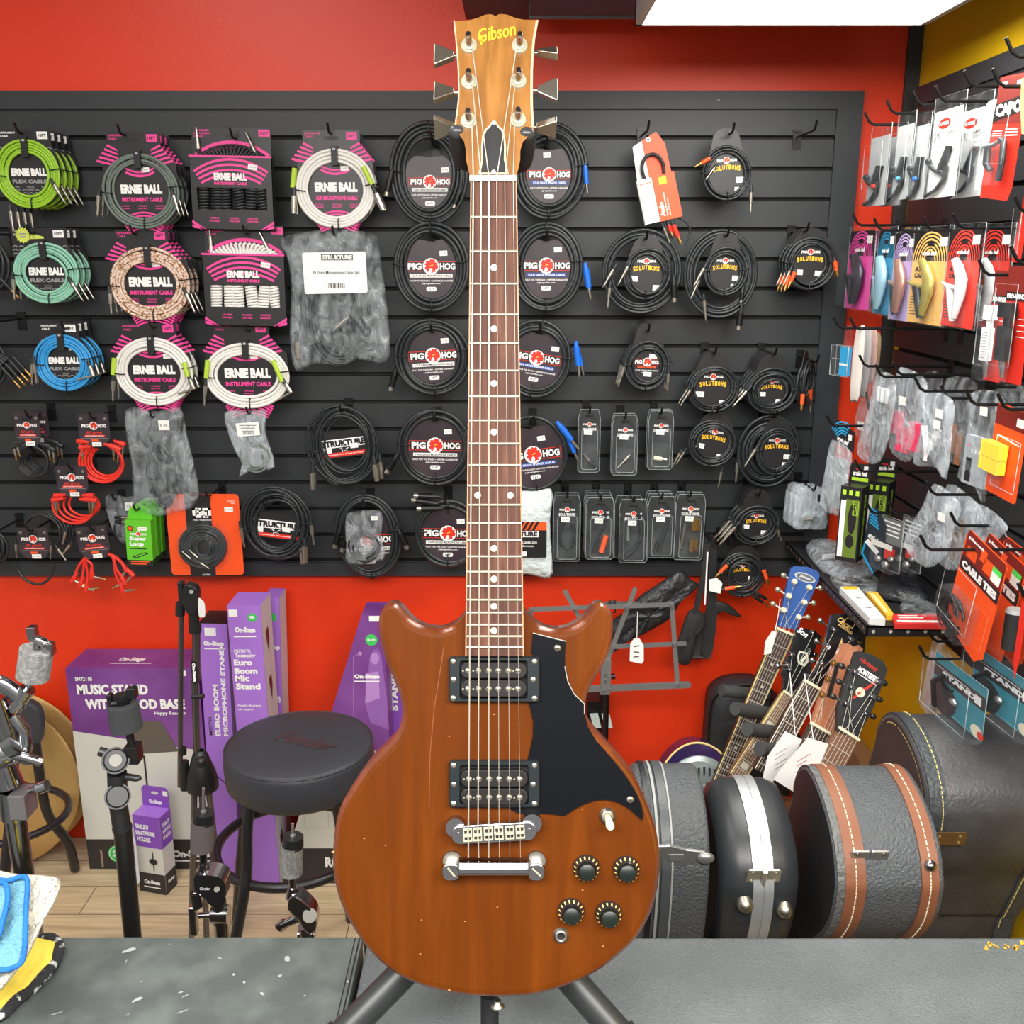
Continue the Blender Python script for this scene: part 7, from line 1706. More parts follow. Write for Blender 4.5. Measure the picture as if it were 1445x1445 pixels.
m.cyl(V(163, 1073, -.016), V(163, 1073, .012), .0165, GLB, n=28);m.cyl(V(163, 1073, -.019), V(163, 1073, -.015), .0125, GLB, .0150, 28);m.cyl(V(163, 1073, -.0205), V(163, 1073, -.018), .0075, WST, n=20)
m.cyl(V(140, 1060), V(150, 1063), .006, GLB, n=8);m.build('upper_joint', bs, world=True)
m=MB();m.cyl(V(165, 1090), V(166, 1112), .0118, GLB, n=18);m.cyl(V(176, 1096), V(194, 1098), .005, GLB, .004, 10);m.ball(V(191, 1098), .006, GLB, 10, (1.4, .8, .7));m.cyl(V(166, 1124, -.015), V(166, 1124, .012), .0158, GLB, n=28);m.cyl(V(166, 1124, -.018), V(166, 1124, -.014), .012, GLB, .0145, 28);m.build('lower_joint', bs, world=True)
bt=V(170, 1146)
m=MB();m.cyl(V(167, 1136), V(172, 1168), .0112, GLB, .0112, 18);m.cyl(V(172, 1166), V(173, 1170), .0122, GLB, n=18);m.cyl(V(173, 1170), V(188, 1330), .0112, M('black_tube', (22, 21, 22), .3), n=18)
e=V(188, 1330);d=(e-V(173, 1170)).normalized();kk=(e.z-.06)/-d.z
m.cyl(e, e+d*kk, .0112, MATS['black_tube'], n=18);m.build('tube', bs, world=True)
b0=e+d*kk
for a in(.1, 1.57, 3.0):
 m=MB();m.cyl((b0 .x, b0 .y, .30), (b0 .x+.06*cos(a), b0 .y+.24*sin(a), .012), .008, BLKM, n=10);m.build('leg', bs, world=True)
 # boom microphone stand
Ym=2.18
def V(x, y, d=0):return P(x, y, Ym+d)
ms=thing('microphone_stand', 'black and chrome boom microphone stand in front of the purple boxes', 'microphone stand', (V(270, 1240).x, Ym, 0))
GTU=M('smoked_tube', (110, 106, 104), .22, .8)
m=MB();m.cyl(V(277, 893), V(277, 960), .0095, GTU, n=14);m.cyl(V(276, 880), V(276, 892), .0135, BLK, n=14);m.cyl(V(275, 960), V(278, 1062), .0085, GTU, n=14);m.box(V(271, 931).x, Ym-.012, V(271, 961).z, V(279, 931).x, Ym+.0, V(271, 931).z, BLK)
m.T('On-Stage', V(276, 946).x, V(276, 946).z, .048, .010, Ym-.0125, WHT, -pi/2, .06);m.cyl(V(271, 983, -.004), V(288, 982, -.004), .006, BLK, n=10);m.build('tube', ms, world=True)
m=MB();m.box(V(252, 822).x, Ym-.012, V(252, 852).z, V(259, 822).x, Ym+.012, V(252, 820).z, BLK);m.plate(smooth_closed([Vector((V(x, y).x, V(x, y).z))for x, y in((262, 824), (276, 826), (281, 836), (279, 860), (270, 866), (260, 850))], 4), Ym-.014, .028, BLK);m.cyl(V(270, 835, -.02), V(270, 835, -.012), .005, WST, n=14);m.cyl(V(273, 850), V(274, 892), .0125, BLK, n=14);m.build('boom_clutch', ms, world=True, bev=.002)
m=MB();m.cyl(V(256, 822), V(254, 1110), .0062, GTU, n=12);m.cyl(V(255, 850), V(254, 868), .011, BLK, n=12);m.cyl(V(258, 1055), V(258, 1064), .009, BLK, n=12);m.cyl(V(260, 1074), V(261, 1114), .0105, BLK, n=14);m.build('boom_arm', ms, world=True)
m=MB();cb=V(284, 1085);m.lathe([(.010, .05), (.018, .04), (.034, -.01), (.038, -.04), (.038, -.052), (.0, -.052)], BLK, 20, Matrix.Translation((cb.x, cb.y, cb.z)));m.ball((cb.x+.008, cb.y-.02, cb.z+.03), .014, BLK, 12);m.build('base_hub', ms, world=True)
for k, (x, tx, yy)in enumerate(((274, 268, 1250), (284, 284, 1262), (293, 303, 1248))):
 t=V(tx, yy);m=MB();m.cyl((V(x, 1100).x, Ym, cb.z-.04), (t.x, Ym+(k-1)*.05, .015), .0075, GTU, n=12);m.build('leg', ms, world=True)
m=MB();q=V(285, 856, -.01);m.plate(smooth_closed([Vector((q.x+a*u*1.6, q.z+b*u*1.6))for a, b in((-3, 16), (3, 14), (7, 6), (6, -14), (1, -16), (-4, -13))], 3), Ym-.02, .002, M('paper_tag', (214, 214, 212), .6))
o=m.build('price_tag');tag(o, 'small pale paper tag hanging at the top of the boom microphone stand', 'tag')
# two stands in the foreground with felt clutches
def felt_stand(px, py, Y, label, dark):
 def V(x, y, d=0):return P(px+x, py+y, Y+d)
 r=thing('hi_hat_stand', label, 'cymbal stand', (V(5, 140).x, Y, 0), group='stands with felt clutches')
 m=MB();m.cyl(V(-2, 26), V(-1, -14), .0175, FELT if not dark else M('worn_felt', (92, 84, 86), .95, bump=(500, .8, .002)), .0172, 22);m.build('felt', r, world=True, bev=.004)
 m=MB();m.cyl(V(0, -12), V(1, -26), .0168, BLK, .0155, 20);m.cyl(V(0, -28), V(0, -24), .0045, SILV, n=10);m.cyl(V(0, -60 if dark else-44, .0), V(0, -26), .0022, SILV, n=8);m.build('clutch', r, world=True, bev=.003)
 m=MB();m.cyl(V(-1, 24), V(0, 52), .0055, BLKM if dark else DCH, n=12);m.cyl(V(0, 46), V(0, 60), .0075, CHR, .011, 14);m.build('rod', r, world=True)
 if dark:
  m=MB();pts=[(-8, 56), (10, 58), (28, 60), (34, 72), (34, 88), (24, 98), (14, 98), (4, 86), (-8, 76)]
  m.plate(smooth_closed([Vector((V(*p).x, V(*p).z))for p in pts], 3), Y-.014, .028, GLB);m.plate(smooth_closed([Vector((V(*p).x, V(*p).z))for p in((4, 54), (24, 56), (34, 64), (30, 70), (8, 62))], 3), Y-.017, .034, CHR);m.cyl(V(19, 83, -.018), V(19, 83, -.013), .0045, WST, n=14);m.T('Gibraltar', V(6, 74).x, V(6, 74).z, .016, .005, Y-.0145, WHT, 0, .02, .3);m.build('tilter', r, world=True, bev=.002)
  m=MB();m.cyl(V(-12, 88, -.006), V(-8, 108, -.006), .0085, GLB, .0078, 14);m.cyl(V(-14, 90, -.006), V(8, 92, -.006), .0035, CHR, n=10);m.build('grip', r, world=True)
  m=MB();m.cyl(V(12, 118), V(36, 118), .014, CHR, .0155, 20);m.cyl(V(-6, 120), V(12, 119), .005, CHR, n=10);m.box(V(-20, 112).x, Y-.008, V(-20, 146).z, V(-10, 112).x, Y+.008, V(-20, 106).z, CHR);m.cyl(V(22, 98), V(24, 130), .011, GLB, n=16);m.build('height_clamp', r, world=True, bev=.003)
  top=V(24, 120)
 else:
  m=MB();pts=[(-2, 54), (8, 52), (26, 66), (34, 78), (36, 96), (28, 104), (18, 98), (10, 84), (-4, 70)]
  m.plate(smooth_closed([Vector((V(*p).x, V(*p).z))for p in pts], 3), Y-.016, .032, CHR);m.cyl(V(24, 86, -.02), V(24, 86, .0), .011, WST, n=20);m.build('tilter', r, world=True, bev=.003)
  m=MB();m.cyl(V(-16, 100, -.004), V(6, 90, -.004), .0065, CHR, .008, 12);m.tube([V(-20, 104, -.004), V(-10, 96, -.004)], .009, CHR, 8, flat=.6);m.build('wing_bolt', r, world=True)
  m=MB();m.cyl(V(18, 100), V(20, 118), .012, CHR, n=16);m.cyl(V(8, 112), V(32, 112), .009, CHR, n=14);m.build('height_clamp', r, world=True)
  top=V(20, 112)
 m=MB();m.cyl(top, (top.x, Y, .08), .0115, DCH, n=16);m.build('tube', r, world=True)
 for a in(.4, 2.5, 4.6):
  m=MB();m.cyl((top.x, Y, .34), (top.x+.055*cos(a), Y+.16*sin(a), .012), .007, DCH, n=10);m.build('leg', r, world=True)
felt_stand(287, 1172, 1.36, 'stand with worn felt and black tilter, rising behind the bench left of the round stool', True)
felt_stand(413, 1206, 1.36, 'stand with grey felt and chrome tilter in front of the round stool legs', False)
# round-seat stool
Yq=2.05;c=P(422, 1046, Yq);R=.168;zt=c.z
so=thing('bar_stool', 'round black padded stool with faint script on the seat, left of the guitar', 'stool', (c.x, c.y, 0))
m=MB();m.lathe([(0, .006), (R*.6, .004), (R*.93, -.002), (R*.985, -.008), (R, -.018), (R*1.005, -.05), (R*.99, -.082), (R*.95, -.092), (0, -.092)], LEA, 64, Matrix.Translation((c.x, c.y, zt)))
m.tube([(c.x+R*.985*cos(t), c.y+R*.985*sin(t), zt-.007)for t in[2*pi*i/64 for i in range(64)]], .0022, LEA, 6, closed=True)
Tz=Matrix.Translation((c.x+.02, c.y-.01, zt+.0055))@Matrix.Rotation(radians(-22), 4, 'Z')@Matrix.Rotation(-pi/2, 4, 'X')
m.T('Fender', 0, 0, .15, .045, -.0008, M('worn_red_script', (70, 44, 48), .5), 0, .02, .35, Tz);m.build('seat', so, world=True)
legs=[[(357, 1122, 1.94), (349, 1165, 1.92), (348, 1224, 1.90), (344, 1262, 1.88), (333, 1322, 1.86)], [(476, 1112, 1.96), (486, 1140, 1.94), (500, 1200, 1.92), (512, 1270, 1.89), (520, 1330, 1.87)], [(352, 1120, 2.15), (344, 1170, 2.18), (338, 1230, 2.24), (336, 1262, 2.29)], [(470, 1115, 2.15), (480, 1170, 2.18), (486, 1230, 2.24), (490, 1262, 2.29)]]
for i, l in enumerate(legs):
 pts=[P(*a)for a in l];d=(pts[-1]-pts[-2]).normalized();e=pts[-1]
 if e.z>.01:pts.append(e+d*((e.z-.004)/-d.z))
 pts=[Vector((pts[0].x*.7+c.x*.3, pts[0].y*.7+c.y*.3, zt-.085))]+pts
 m=MB();m.tube(smooth_open(pts, 5), .0125, STB, 12);m.build('leg', so, world=True)
m=MB();q=P(413, 1190, Yq);rq=104*unit(q)
m.tube([(q.x+rq*cos(t), Yq+rq*.98*sin(t), q.z)for t in[2*pi*i/56 for i in range(56)]], .0115, STB, 12, closed=True);m.build('foot_ring', so, world=True)
m=MB();m.cyl((c.x, c.y, zt-.11), (c.x, c.y, zt-.09), .07, STB, n=24);m.build('seat_plate', so, world=True)
# tall purple stand boxes
def tallbox(label, tl, tr, bl_, wtop, Y, dp, deco, side=LGREY, dark_top=False):
 """leaning tall box; tl/tr front top corners, bl front bottom-left corner in the photo"""
 A=P(tl[0], tl[1], Y);B=P(tr[0], tr[1], Y);w=B.x-A.x;h=A.z
 D=PZ(bl_[0], bl_[1], 0)
 root=thing('product_box', label, 'box', (D.x+w/2, Y, 0), (0, atan2(A.x-D.x, h), 0), 'card boxes of stands')
 m=MB();m.box(-w/2, 0, 0, w/2, dp, h, PURL)
 m.add([(w/2+.0006, 0, 0), (w/2+.0006, dp, 0), (w/2+.0006, dp, h), (w/2+.0006, 0, h)], [(0, 1, 2, 3)], side)
 if dark_top:m.box(-w/2, 0, h, w/2, dp, h+.001, CARDB)
 deco(m, w, h, dp);m.build('box', root);return root
def da(m, w, h, dp):
 y=-.0008;T_=lambda s, x, z, ww, hh:m.T(s, x, z, ww, hh, y, WHT, pi/2, .045)
 m.rect(-w/2, h*.55, w/2, h, y+.0004, PURL)
 m.T('On-Stage', w*.0, h*.925, w*.72, h*.022, y, WHT, 0, .06);m.rect(-w*.34, h*.905, w*.38, h*.909, y, WHT)
 T_('EURO BOOM', -w*.03, h*.672, h*.2, w*.19);T_('MICROPHONE STAND', w*.26, h*.745, h*.345, w*.17);m.T('MS7701', -w*.29, h*.61, h*.07, w*.12, y, DKB, pi/2, .02)
 m.rect(-w*.3, h*.955, w*.1, h*.985, y, STK)
 m.tube([(-w*.45, -.001, h*.44), (w*.4, -.001, h*.36)], .0014, DKB, 5)
tallbox('tall purple microphone stand box with upright white lettering, leftmost of the three', (280, 880), (320, 880), (303, 1234), 40, 2.55, .10, da, LGREY, True)
def db(m, w, h, dp):
 y=-.0008
 m.rect(-w*.46, h*.965, -w*.2, h*.988, y, STK);m.disc(w*.24, h*.962, w*.14, y, GST, 20);m.T('FEEL', w*.24, h*.963, w*.14, h*.01, y-.0003, WHT, 0, .05)
 m.T('On-Stage', 0, h*.92, w*.62, h*.024, y, WHT, 0, .06);m.rect(-w*.36, h*.898, w*.32, h*.902, y, WHT)
 m.T('MS7701TB', -w*.14, h*.852, w*.5, h*.011, y, WHT, 0, .02);m.T('Telescoping', -w*.06, h*.836, w*.62, h*.017, y, WHT, 0, .03)
 for s, z, k in(('Euro', .814, .56), ('Boom', .786, .70), ('Mic', .761, .44), ('Stand', .734, .76)):m.T(s, -w*.42+w*k/2, h*z, w*k, h*.021, y, WHT, 0, .05)
 m.T('Portable all-purpose', -w*.04, h*.668, w*.72, h*.010, y, WHT, 0, .02);m.T('mic support.', -w*.16, h*.655, w*.48, h*.010, y, WHT, 0, .02)
 m.tube([(-w*.48, -.001, h*.36), (w*.2, -.001, h*.28)], .0014, DKB, 5)
 x=w/2+.001
 for z in(.9, .74, .5, .34, .18):
  m.add([(x, dp*.3, h*z), (x, dp*.55, h*(z+.01)), (x, dp*.62, h*(z-.03)), (x, dp*.5, h*(z-.08)), (x, dp*.4, h*(z-.05))], [(0, 1, 2, 3, 4)], M('print_maroon', (90, 40, 50), .5))
tallbox('tall purple boom stand box with a green round sticker, nearest of the three', (320, 855), (367, 855), (354, 1253), 47, 2.48, .11, db)
tallbox('tall purple box behind the others, its right edge against the red wall', (372, 843), (394, 843), (378, 1228), 22, 2.63, .08, lambda m, w, h, dp:(m.disc(-w*.0, h*.93, w*.3, -.0008, GST, 16), m.T('On-Stage', 0, h*.82, w*.9, h*.02, -.0008, WHT, 0, .05), m.T('m', w*.2, h*.63, w*.4, h*.025, -.0008, WHT, 0, .05), m.T('d', w*.2, h*.55, w*.4, h*.035, -.0008, WHT, 0, .05)))
# big tapering round-base stand box
Yt=2.515
bp=[(510, 868), (542, 868), (549, 1040), (556, 1238), (392, 1238)]
zs0=P(510, 868, Yt).z
fr=[(P(x, y, Yt).x, max(0, P(x, y, Yt).z))for x, y in bp];fr[3]=(fr[3][0], 0);fr[4]=(fr[4][0], 0)
cxm=sum(p[0]for p in fr)/5
root=thing('product_box', 'tapering purple and white round base stand box with singer print, beside the guitar', 'box', (cxm, Yt, 0), group='card boxes of stands')
fr=[(a-cxm, b)for a, b in fr];H5=fr[0][1]
def at_z(z):
 t=1-z/H5;xl=fr[0][0]+(fr[4][0]-fr[0][0])*t;xr=fr[1][0]+(fr[3][0]-fr[1][0])*t;return xl, xr
def tz(m):
 m.plate([fr[0], fr[1], fr[3], fr[4]], 0, .105, PURD);y=-.0008
 def sec(z0, z1, mat, yy):a, b=at_z(z0);c, d=at_z(z1);m.add([(a, yy, z0), (b, yy, z0), (d, yy, z1), (c, yy, z1)], [(0, 1, 2, 3)], mat)
 a, b=at_z(.52*H5);c, d=at_z(.62*H5)
 m.add([(at_z(0)[0], y, 0), (at_z(0)[1], y, 0), (at_z(.48*H5)[1], y, .48*H5), (at_z(.62*H5)[0], y, .62*H5)], [(0, 1, 2, 3)], OFFW)
 sec(0, .14*H5, DKB, y-.0004)
 m.T('ROUND BASE', fr[4][0]+.24, .085*H5, .2, .035, y-.0008, WHT, 0, .055);m.T('MIC STAND', fr[4][0]+.27, .035*H5, .18, .032, y-.0008, WHT, 0, .055)
 m.disc(.02, .27*H5, .05, y-.0004, DKB, 24, rz=.02)
 m.frame(-.17, .22*H5, -.10, .30*H5, .0008, y-.0004, GRYP)
 g_=lambda x, yy:(P(x, yy, Yt).x-cxm, P(x, yy, Yt).z)
 m.disc(*g_(524, 903), .0165, y, GST, 24);m.T('FEEL GOOD', *g_(524, 903), .022, .006, y-.0004, WHT, 0, .05)
 a, b=g_(518, 955);m.T('On-Stage', a, b, .07, .016, y-.0008, WHT, 0, .06);m.rect(a-.038, b-.014, a+.034, b-.011, y-.0008, WHT)
 m.rect(*g_(521, 877), *g_(536, 869), y, STK)
 SK=M('print_pale_lilac', (176, 130, 196), .5);SK2=M('print_lilac', (140, 92, 168), .5)
 m.decal([g_(*p)for p in((521, 930), (526, 918), (533, 915), (538, 924), (541, 948), (546, 985), (549, 1030), (523, 1020), (514, 990), (520, 950))], y-.0002, SK2)
 m.disc(*g_(529, 929), .012, y-.0004, SK, 16, rz=.017);m.decal([g_(*p)for p in((516, 950), (534, 947), (536, 985), (516, 992))], y-.0004, SK)
 m.tube([(*g_(499, 1010)[:1], y, g_(499, 1010)[1]), (g_(499, 926)[0], y, g_(499, 926)[1]), (g_(508, 922)[0], y, g_(508, 922)[1])], .0012, SK, 5);m.disc(*g_(508, 922), .006, y-.0004, SK, 10)
m=MB();tz(m);m.build('box', root)
# box behind it showing at the guitar's waist
root, w3, h3=facebox('product_box', 'purple box edge with white print showing at the guitar waist', 547, 948, 600, 1225, 2.63, .1)
m=MB();m.box(-w3/2, 0, 0, w3/2, .12, h3, PUR);m.T('STAND', -w3*.34, h3*.90, .12, .02, -.0008, WHT, pi/2, .05);m.rect(-w3/2, h3*.50, w3/2, h3*.66, -.0008, DKB);m.T('On-Stage', 0, h3*.58, w3*.7, .02, -.0014, WHT, 0, .05);m.rect(-w3/2, 0, w3/2, h3*.4, -.0008, OFFW);m.build('box', root)
# ================================================================== floor things at the right
# wire music stand
GMT=M('grey_painted_metal', (122, 122, 122), .4, .3)
Yn=2.5
def V(x, y, d=0):return P(x, y, Yn+d)
mu=thing('music_stand', 'grey folding wire music stand behind the guitar shoulder', 'music stand', (V(857, 980).x, Yn, 0))
def bar(name, a, b, w=.0075, t=.003, root=mu, mat=GMT):
 A, B=V(*a), V(*b);d=(B-A);L=d.length;ang=atan2(d.z, d.x)
 m=MB();T_=Matrix.Translation(A)@Matrix.Rotation(-ang, 4, 'Y')
 m.plate(rr(-.004, -w, L+.004, w, w*.9, 4), -t/2, t, mat, T=T_);o=m.build(name, root, world=True)
 return o
bar('desk_bar', (749, 860, 0), (948, 853, 0), .0062);bar('desk_bar', (748, 918, 0), (967, 908, 0), .0062)
bar('desk_bar', (948, 852, -.003), (956, 966, -.003), .0062);bar('desk_bar', (749, 860, -.003), (746, 972, -.003), .0062)
bar('desk_bar', (797, 834, .003), (850, 930, .003), .0062);bar('desk_bar', (896, 831, .003), (850, 950, .003), .0062)
bar('ledge', (742, 976, -.006), (973, 966, -.006), .0085, .008)
m=MB();m.box(V(848, 930).x, Yn-.012, V(848, 978).z, V(862, 930).x, Yn+.012, V(848, 930).z, GMT)
m.cyl(V(862, 955), V(868, 954), .008, BLKM, n=12);m.build('bracket', mu, world=True)
for(x, y)in((813, 859), (884, 857), (948, 853), (951, 908), (955, 964), (852, 972), (860, 971), (854, 949), (854, 958), (749, 860)):
 q=V(x, y);m=MB();m.cyl((q.x, Yn-.015, q.z), (q.x, Yn-.004, q.z), .0045, SILV, n=10);m.build('rivet', mu, world=True)
q=V(856, 975);m=MB();m.cyl((q.x, Yn, q.z), (q.x, Yn, .12), .008, BLKM, n=12);m.build('pole', mu, world=True)
for a in(.5, 2.6, 4.7):
 m=MB();m.cyl((q.x, Yn, .32), (q.x+.22*cos(a), Yn+.2*sin(a), .01), .006, BLKM, n=8);m.build('leg', mu, world=True)
 # its carry bag
NYL=M('black_nylon', (40, 42, 45), .38, bump=(26, 1.0, .014))
cb_=P(880, 860, 2.60)
root=thing('carry_bag', 'black crumpled carry bag strapped behind the grey music stand', 'bag', cb_)
u=unit(cb_)
m=MB(u);bag_mesh(m, [(a-880, 860-b)for a, b in((957, 802), (972, 815), (985, 825), (962, 845), (948, 872), (925, 888), (896, 905), (876, 915), (862, 930), (850, 925), (862, 880), (885, 862), (900, 842), (925, 824))], 10, NYL, 71, dent=.9);m.build('bag', root)
m=MB(u);m.tube([(-34, -12, 10), (-14, -14, 12), (20, -12, 11)], 6, M('black_webbing', (58, 60, 62), .6), 6, flat=.25);m.build('strap', root)
m=MB(u);m.tube([(-22, -17, 2), (-14, -17, 2), (-14, -17, 19), (-22, -17, 19)], 1.4, BLK, 6, closed=True);m.build('buckle', root)
q=V(898, 918, -.03);u=unit(q)
root=thing('price_tag', 'white paper tag on a string hanging from the grey music stand', 'tag', q)
m=MB(u);m.plate([(-9, -16), (8, -20), (11, -16), (10, 8), (4, 18), (-4, 18), (-9, 10)], 0, .6, WHT);[m.rect(-4, z, 4, z+1.6, -.3, DKB, 0, s)for s, z in((.2, 6), (-.1, -3), (.15, -10))];m.build('paper', root)
m=MB(u);m.tube([(0, 0, 16), (0, 0, 58)], .7, WHT, 5);m.build('string', root)
# straps hanging from the lowest hooks
STR=M('black_strap', (38, 38, 40), .65, bump=(200, .2, .002))
def ribbon(name, root, pts, w, mat, u, th=1.2):
 """flat strap: list of (x, y, z, halfwidth x) in local photo units"""
 m=MB(u);L=[Vector(p[:3])for p in pts];W_=[p[3]for p in pts]
 k=5;L2=smooth_open(L, k);n=len(L2)
 ws=[]
 for i in range(n):
  t=i/(n-1)*(len(W_)-1);a=int(min(t, len(W_)-2));ws.append(W_[a]+(W_[a+1]-W_[a])*(t-a))
 ring=[]
 for p, w_ in zip(L2, ws):ring.append([(p.x-w_, p.y-th, p.z), (p.x+w_, p.y-th, p.z), (p.x+w_, p.y+th, p.z), (p.x-w_, p.y+th, p.z)])
 layered(m, ring, mat, False);return m.build(name, root)
q=P(995, 770, 2.62);u=unit(q)
root=thing('guitar_strap', 'black guitar strap with padded ends hanging over the red wall', 'strap', q)
ribbon('webbing', root, [(3, 0, 4, 4), (0, -1, -40, 4), (-6, -2, -80, 4), (-11, -2, -104, 4)], 4, STR, u)
m=MB(u);bag_mesh(m, [(a-995, 770-b)for a, b in((976, 868), (990, 866), (1000, 876), (1001, 892), (990, 905), (985, 940), (976, 952), (960, 944), (958, 930), (966, 900))], 5, STR, 72, dent=.4);m.build('shoulder_pad', root)
ribbon('lower_strap', root, [(-4, 6, -112, 12), (-8, 8, -150, 11), (-8, 6, -168, 10), (2, 4, -172, 10)], 4, STR, u)
q=P(1012, 790, 2.66);u=unit(q)
root=thing('guitar_strap', 'second black guitar strap looping lower, its loose end pointing right', 'strap', q)
ribbon('webbing', root, [(-6, 0, 16, 5), (-6, 0, -30, 6), (-4, -1, -70, 8), (-8, -2, -100, 11), (-12, -2, -130, 13), (-16, -4, -148, 12), (-22, -6, -138, 8), (-24, -6, -120, 5)], 4, STR, u)
m=MB(u);bag_mesh(m, [(-2, -62), (14, -64), (24, -70), (40, -86), (22, -82), (6, -74), (-2, -84)], 3, M('black_leather_tab', (44, 46, 44), .5), 73, dent=.3);m.build('end_tab', root)
q=P(1009, 826, 2.55);u=unit(q)
root=thing('price_tag', 'small white paper label under the hook of the black straps', 'tag', q)
m=MB(u);m.plate([(-8, -8), (8, -12), (10, 4), (2, 11), (-9, 9)], -1, .6, WHT);m.rect(-14.5, -28, -12.5, 50, -3, WHT, .5);m.build('paper', root)
hk(1003, 764, 2.585, 'with the black guitar straps')
# dark gadget hanging on the wall beside the guitar
q=P(846, 1012, 2.66);u=unit(q)
root=thing('pedal_switch_box', 'black box with two pale rocker pads low on the red wall beside the guitar', 'pedal', (q.x, q.y, q.z))
m=MB(u);m.box(-18, -4, -44, 12, 40, 26, BLKM);m.box(0, -8, 26, 10, 10, 38, BLKM);m.build('housing', root)
for x in(-14, 2):
 m=MB(u);m.plate([(x, 8), (x+11, 9), (x+16, -12), (x+5, -13)], -9, 4, M('pale_pad', (196, 210, 206), .4));m.T('+', x+8, 2, 2, 2, -9.3, CARDB);m.build('pad', root, bev=.001)
m=MB();m.box(q.x-.04, q.y-.03, 0, q.x+.03, YW-.002, q.z-44*u, BLKM);o=m.build('support_post', root, world=True)
# gig bag against the wall
q=P(1050, 1010, 2.62)
root=thing('gig_bag', 'black soft gig bag standing against the red wall behind the guitars', 'gig bag', (q.x, 2.62, 0))
gp=[(998, 1000), (1003, 978), (1020, 964), (1046, 959), (1075, 962), (1096, 980), (1104, 1010), (1108, 1060), (1110, 1200), (990, 1200), (994, 1060)]
sm=smooth_closed([Vector((P(x, y, 2.62).x, max(.003, P(x, y, 2.62).z)))for x, y in gp], 4);c=sum(sm, Vector((0, 0)))/len(sm)
m=MB();layered(m, [[(c.x+(p.x-c.x)*s, 2.62+d, max(.001, c.y+(p.y-c.y)*s))for p in sm]for s, d in((.02, -.052), (.6, -.05), (.93, -.04), (1, 0), (.96, .06), (.02, .07))], M('black_gig_bag', (38, 40, 44), .6, bump=(30, .7, .008)), True);m.build('bag', root, world=True)
m=MB();m.tube([(p.x, 2.585, p.y)for p in sm], .004, BLK, 6, closed=True);m.build('piping', root, world=True)
# multi guitar stand with foam arms
ra=thing('guitar_rack', 'guitar rack with black foam covered arms between the guitars', 'guitar stand', (P(1070, 1000, 2.4).x, 2.42, 0))
arms=[((1018, 974, 2.40), (1082, 982, 2.44)), ((1037, 1000, 2.21), (1096, 1008, 2.30)), ((1054, 1029, 2.10), (1108, 1035, 2.19)), ((1072, 1057, 2.02), (1122, 1060, 2.10))]
for a, b in arms:
 m=MB();A, B=P(*a), P(*b);m.cyl(A, B, .0165, M('worn_foam', (62, 65, 66), .7, bump=(200, .5, .003)), n=16);m.build('foam_arm', ra, world=True)
m=MB();A, B=P(*arms[0][1]), P(*arms[3][1]);m.cyl(A+Vector((.02, .0, 0)), B+Vector((.02, 0, 0)), .011, BLKM, n=12);A2, B2=A+Vector((.02, 0, 0)), B+Vector((.02, 0, 0))
for q in(A2, B2):m.cyl(q, (q.x, q.y+.02, .012), .011, BLKM, n=12)
m.cyl((A2 .x, A2 .y+.02, .02), (B2 .x, B2 .y+.02, .02), .011, BLKM, n=12);m.build('frame', ra, world=True)
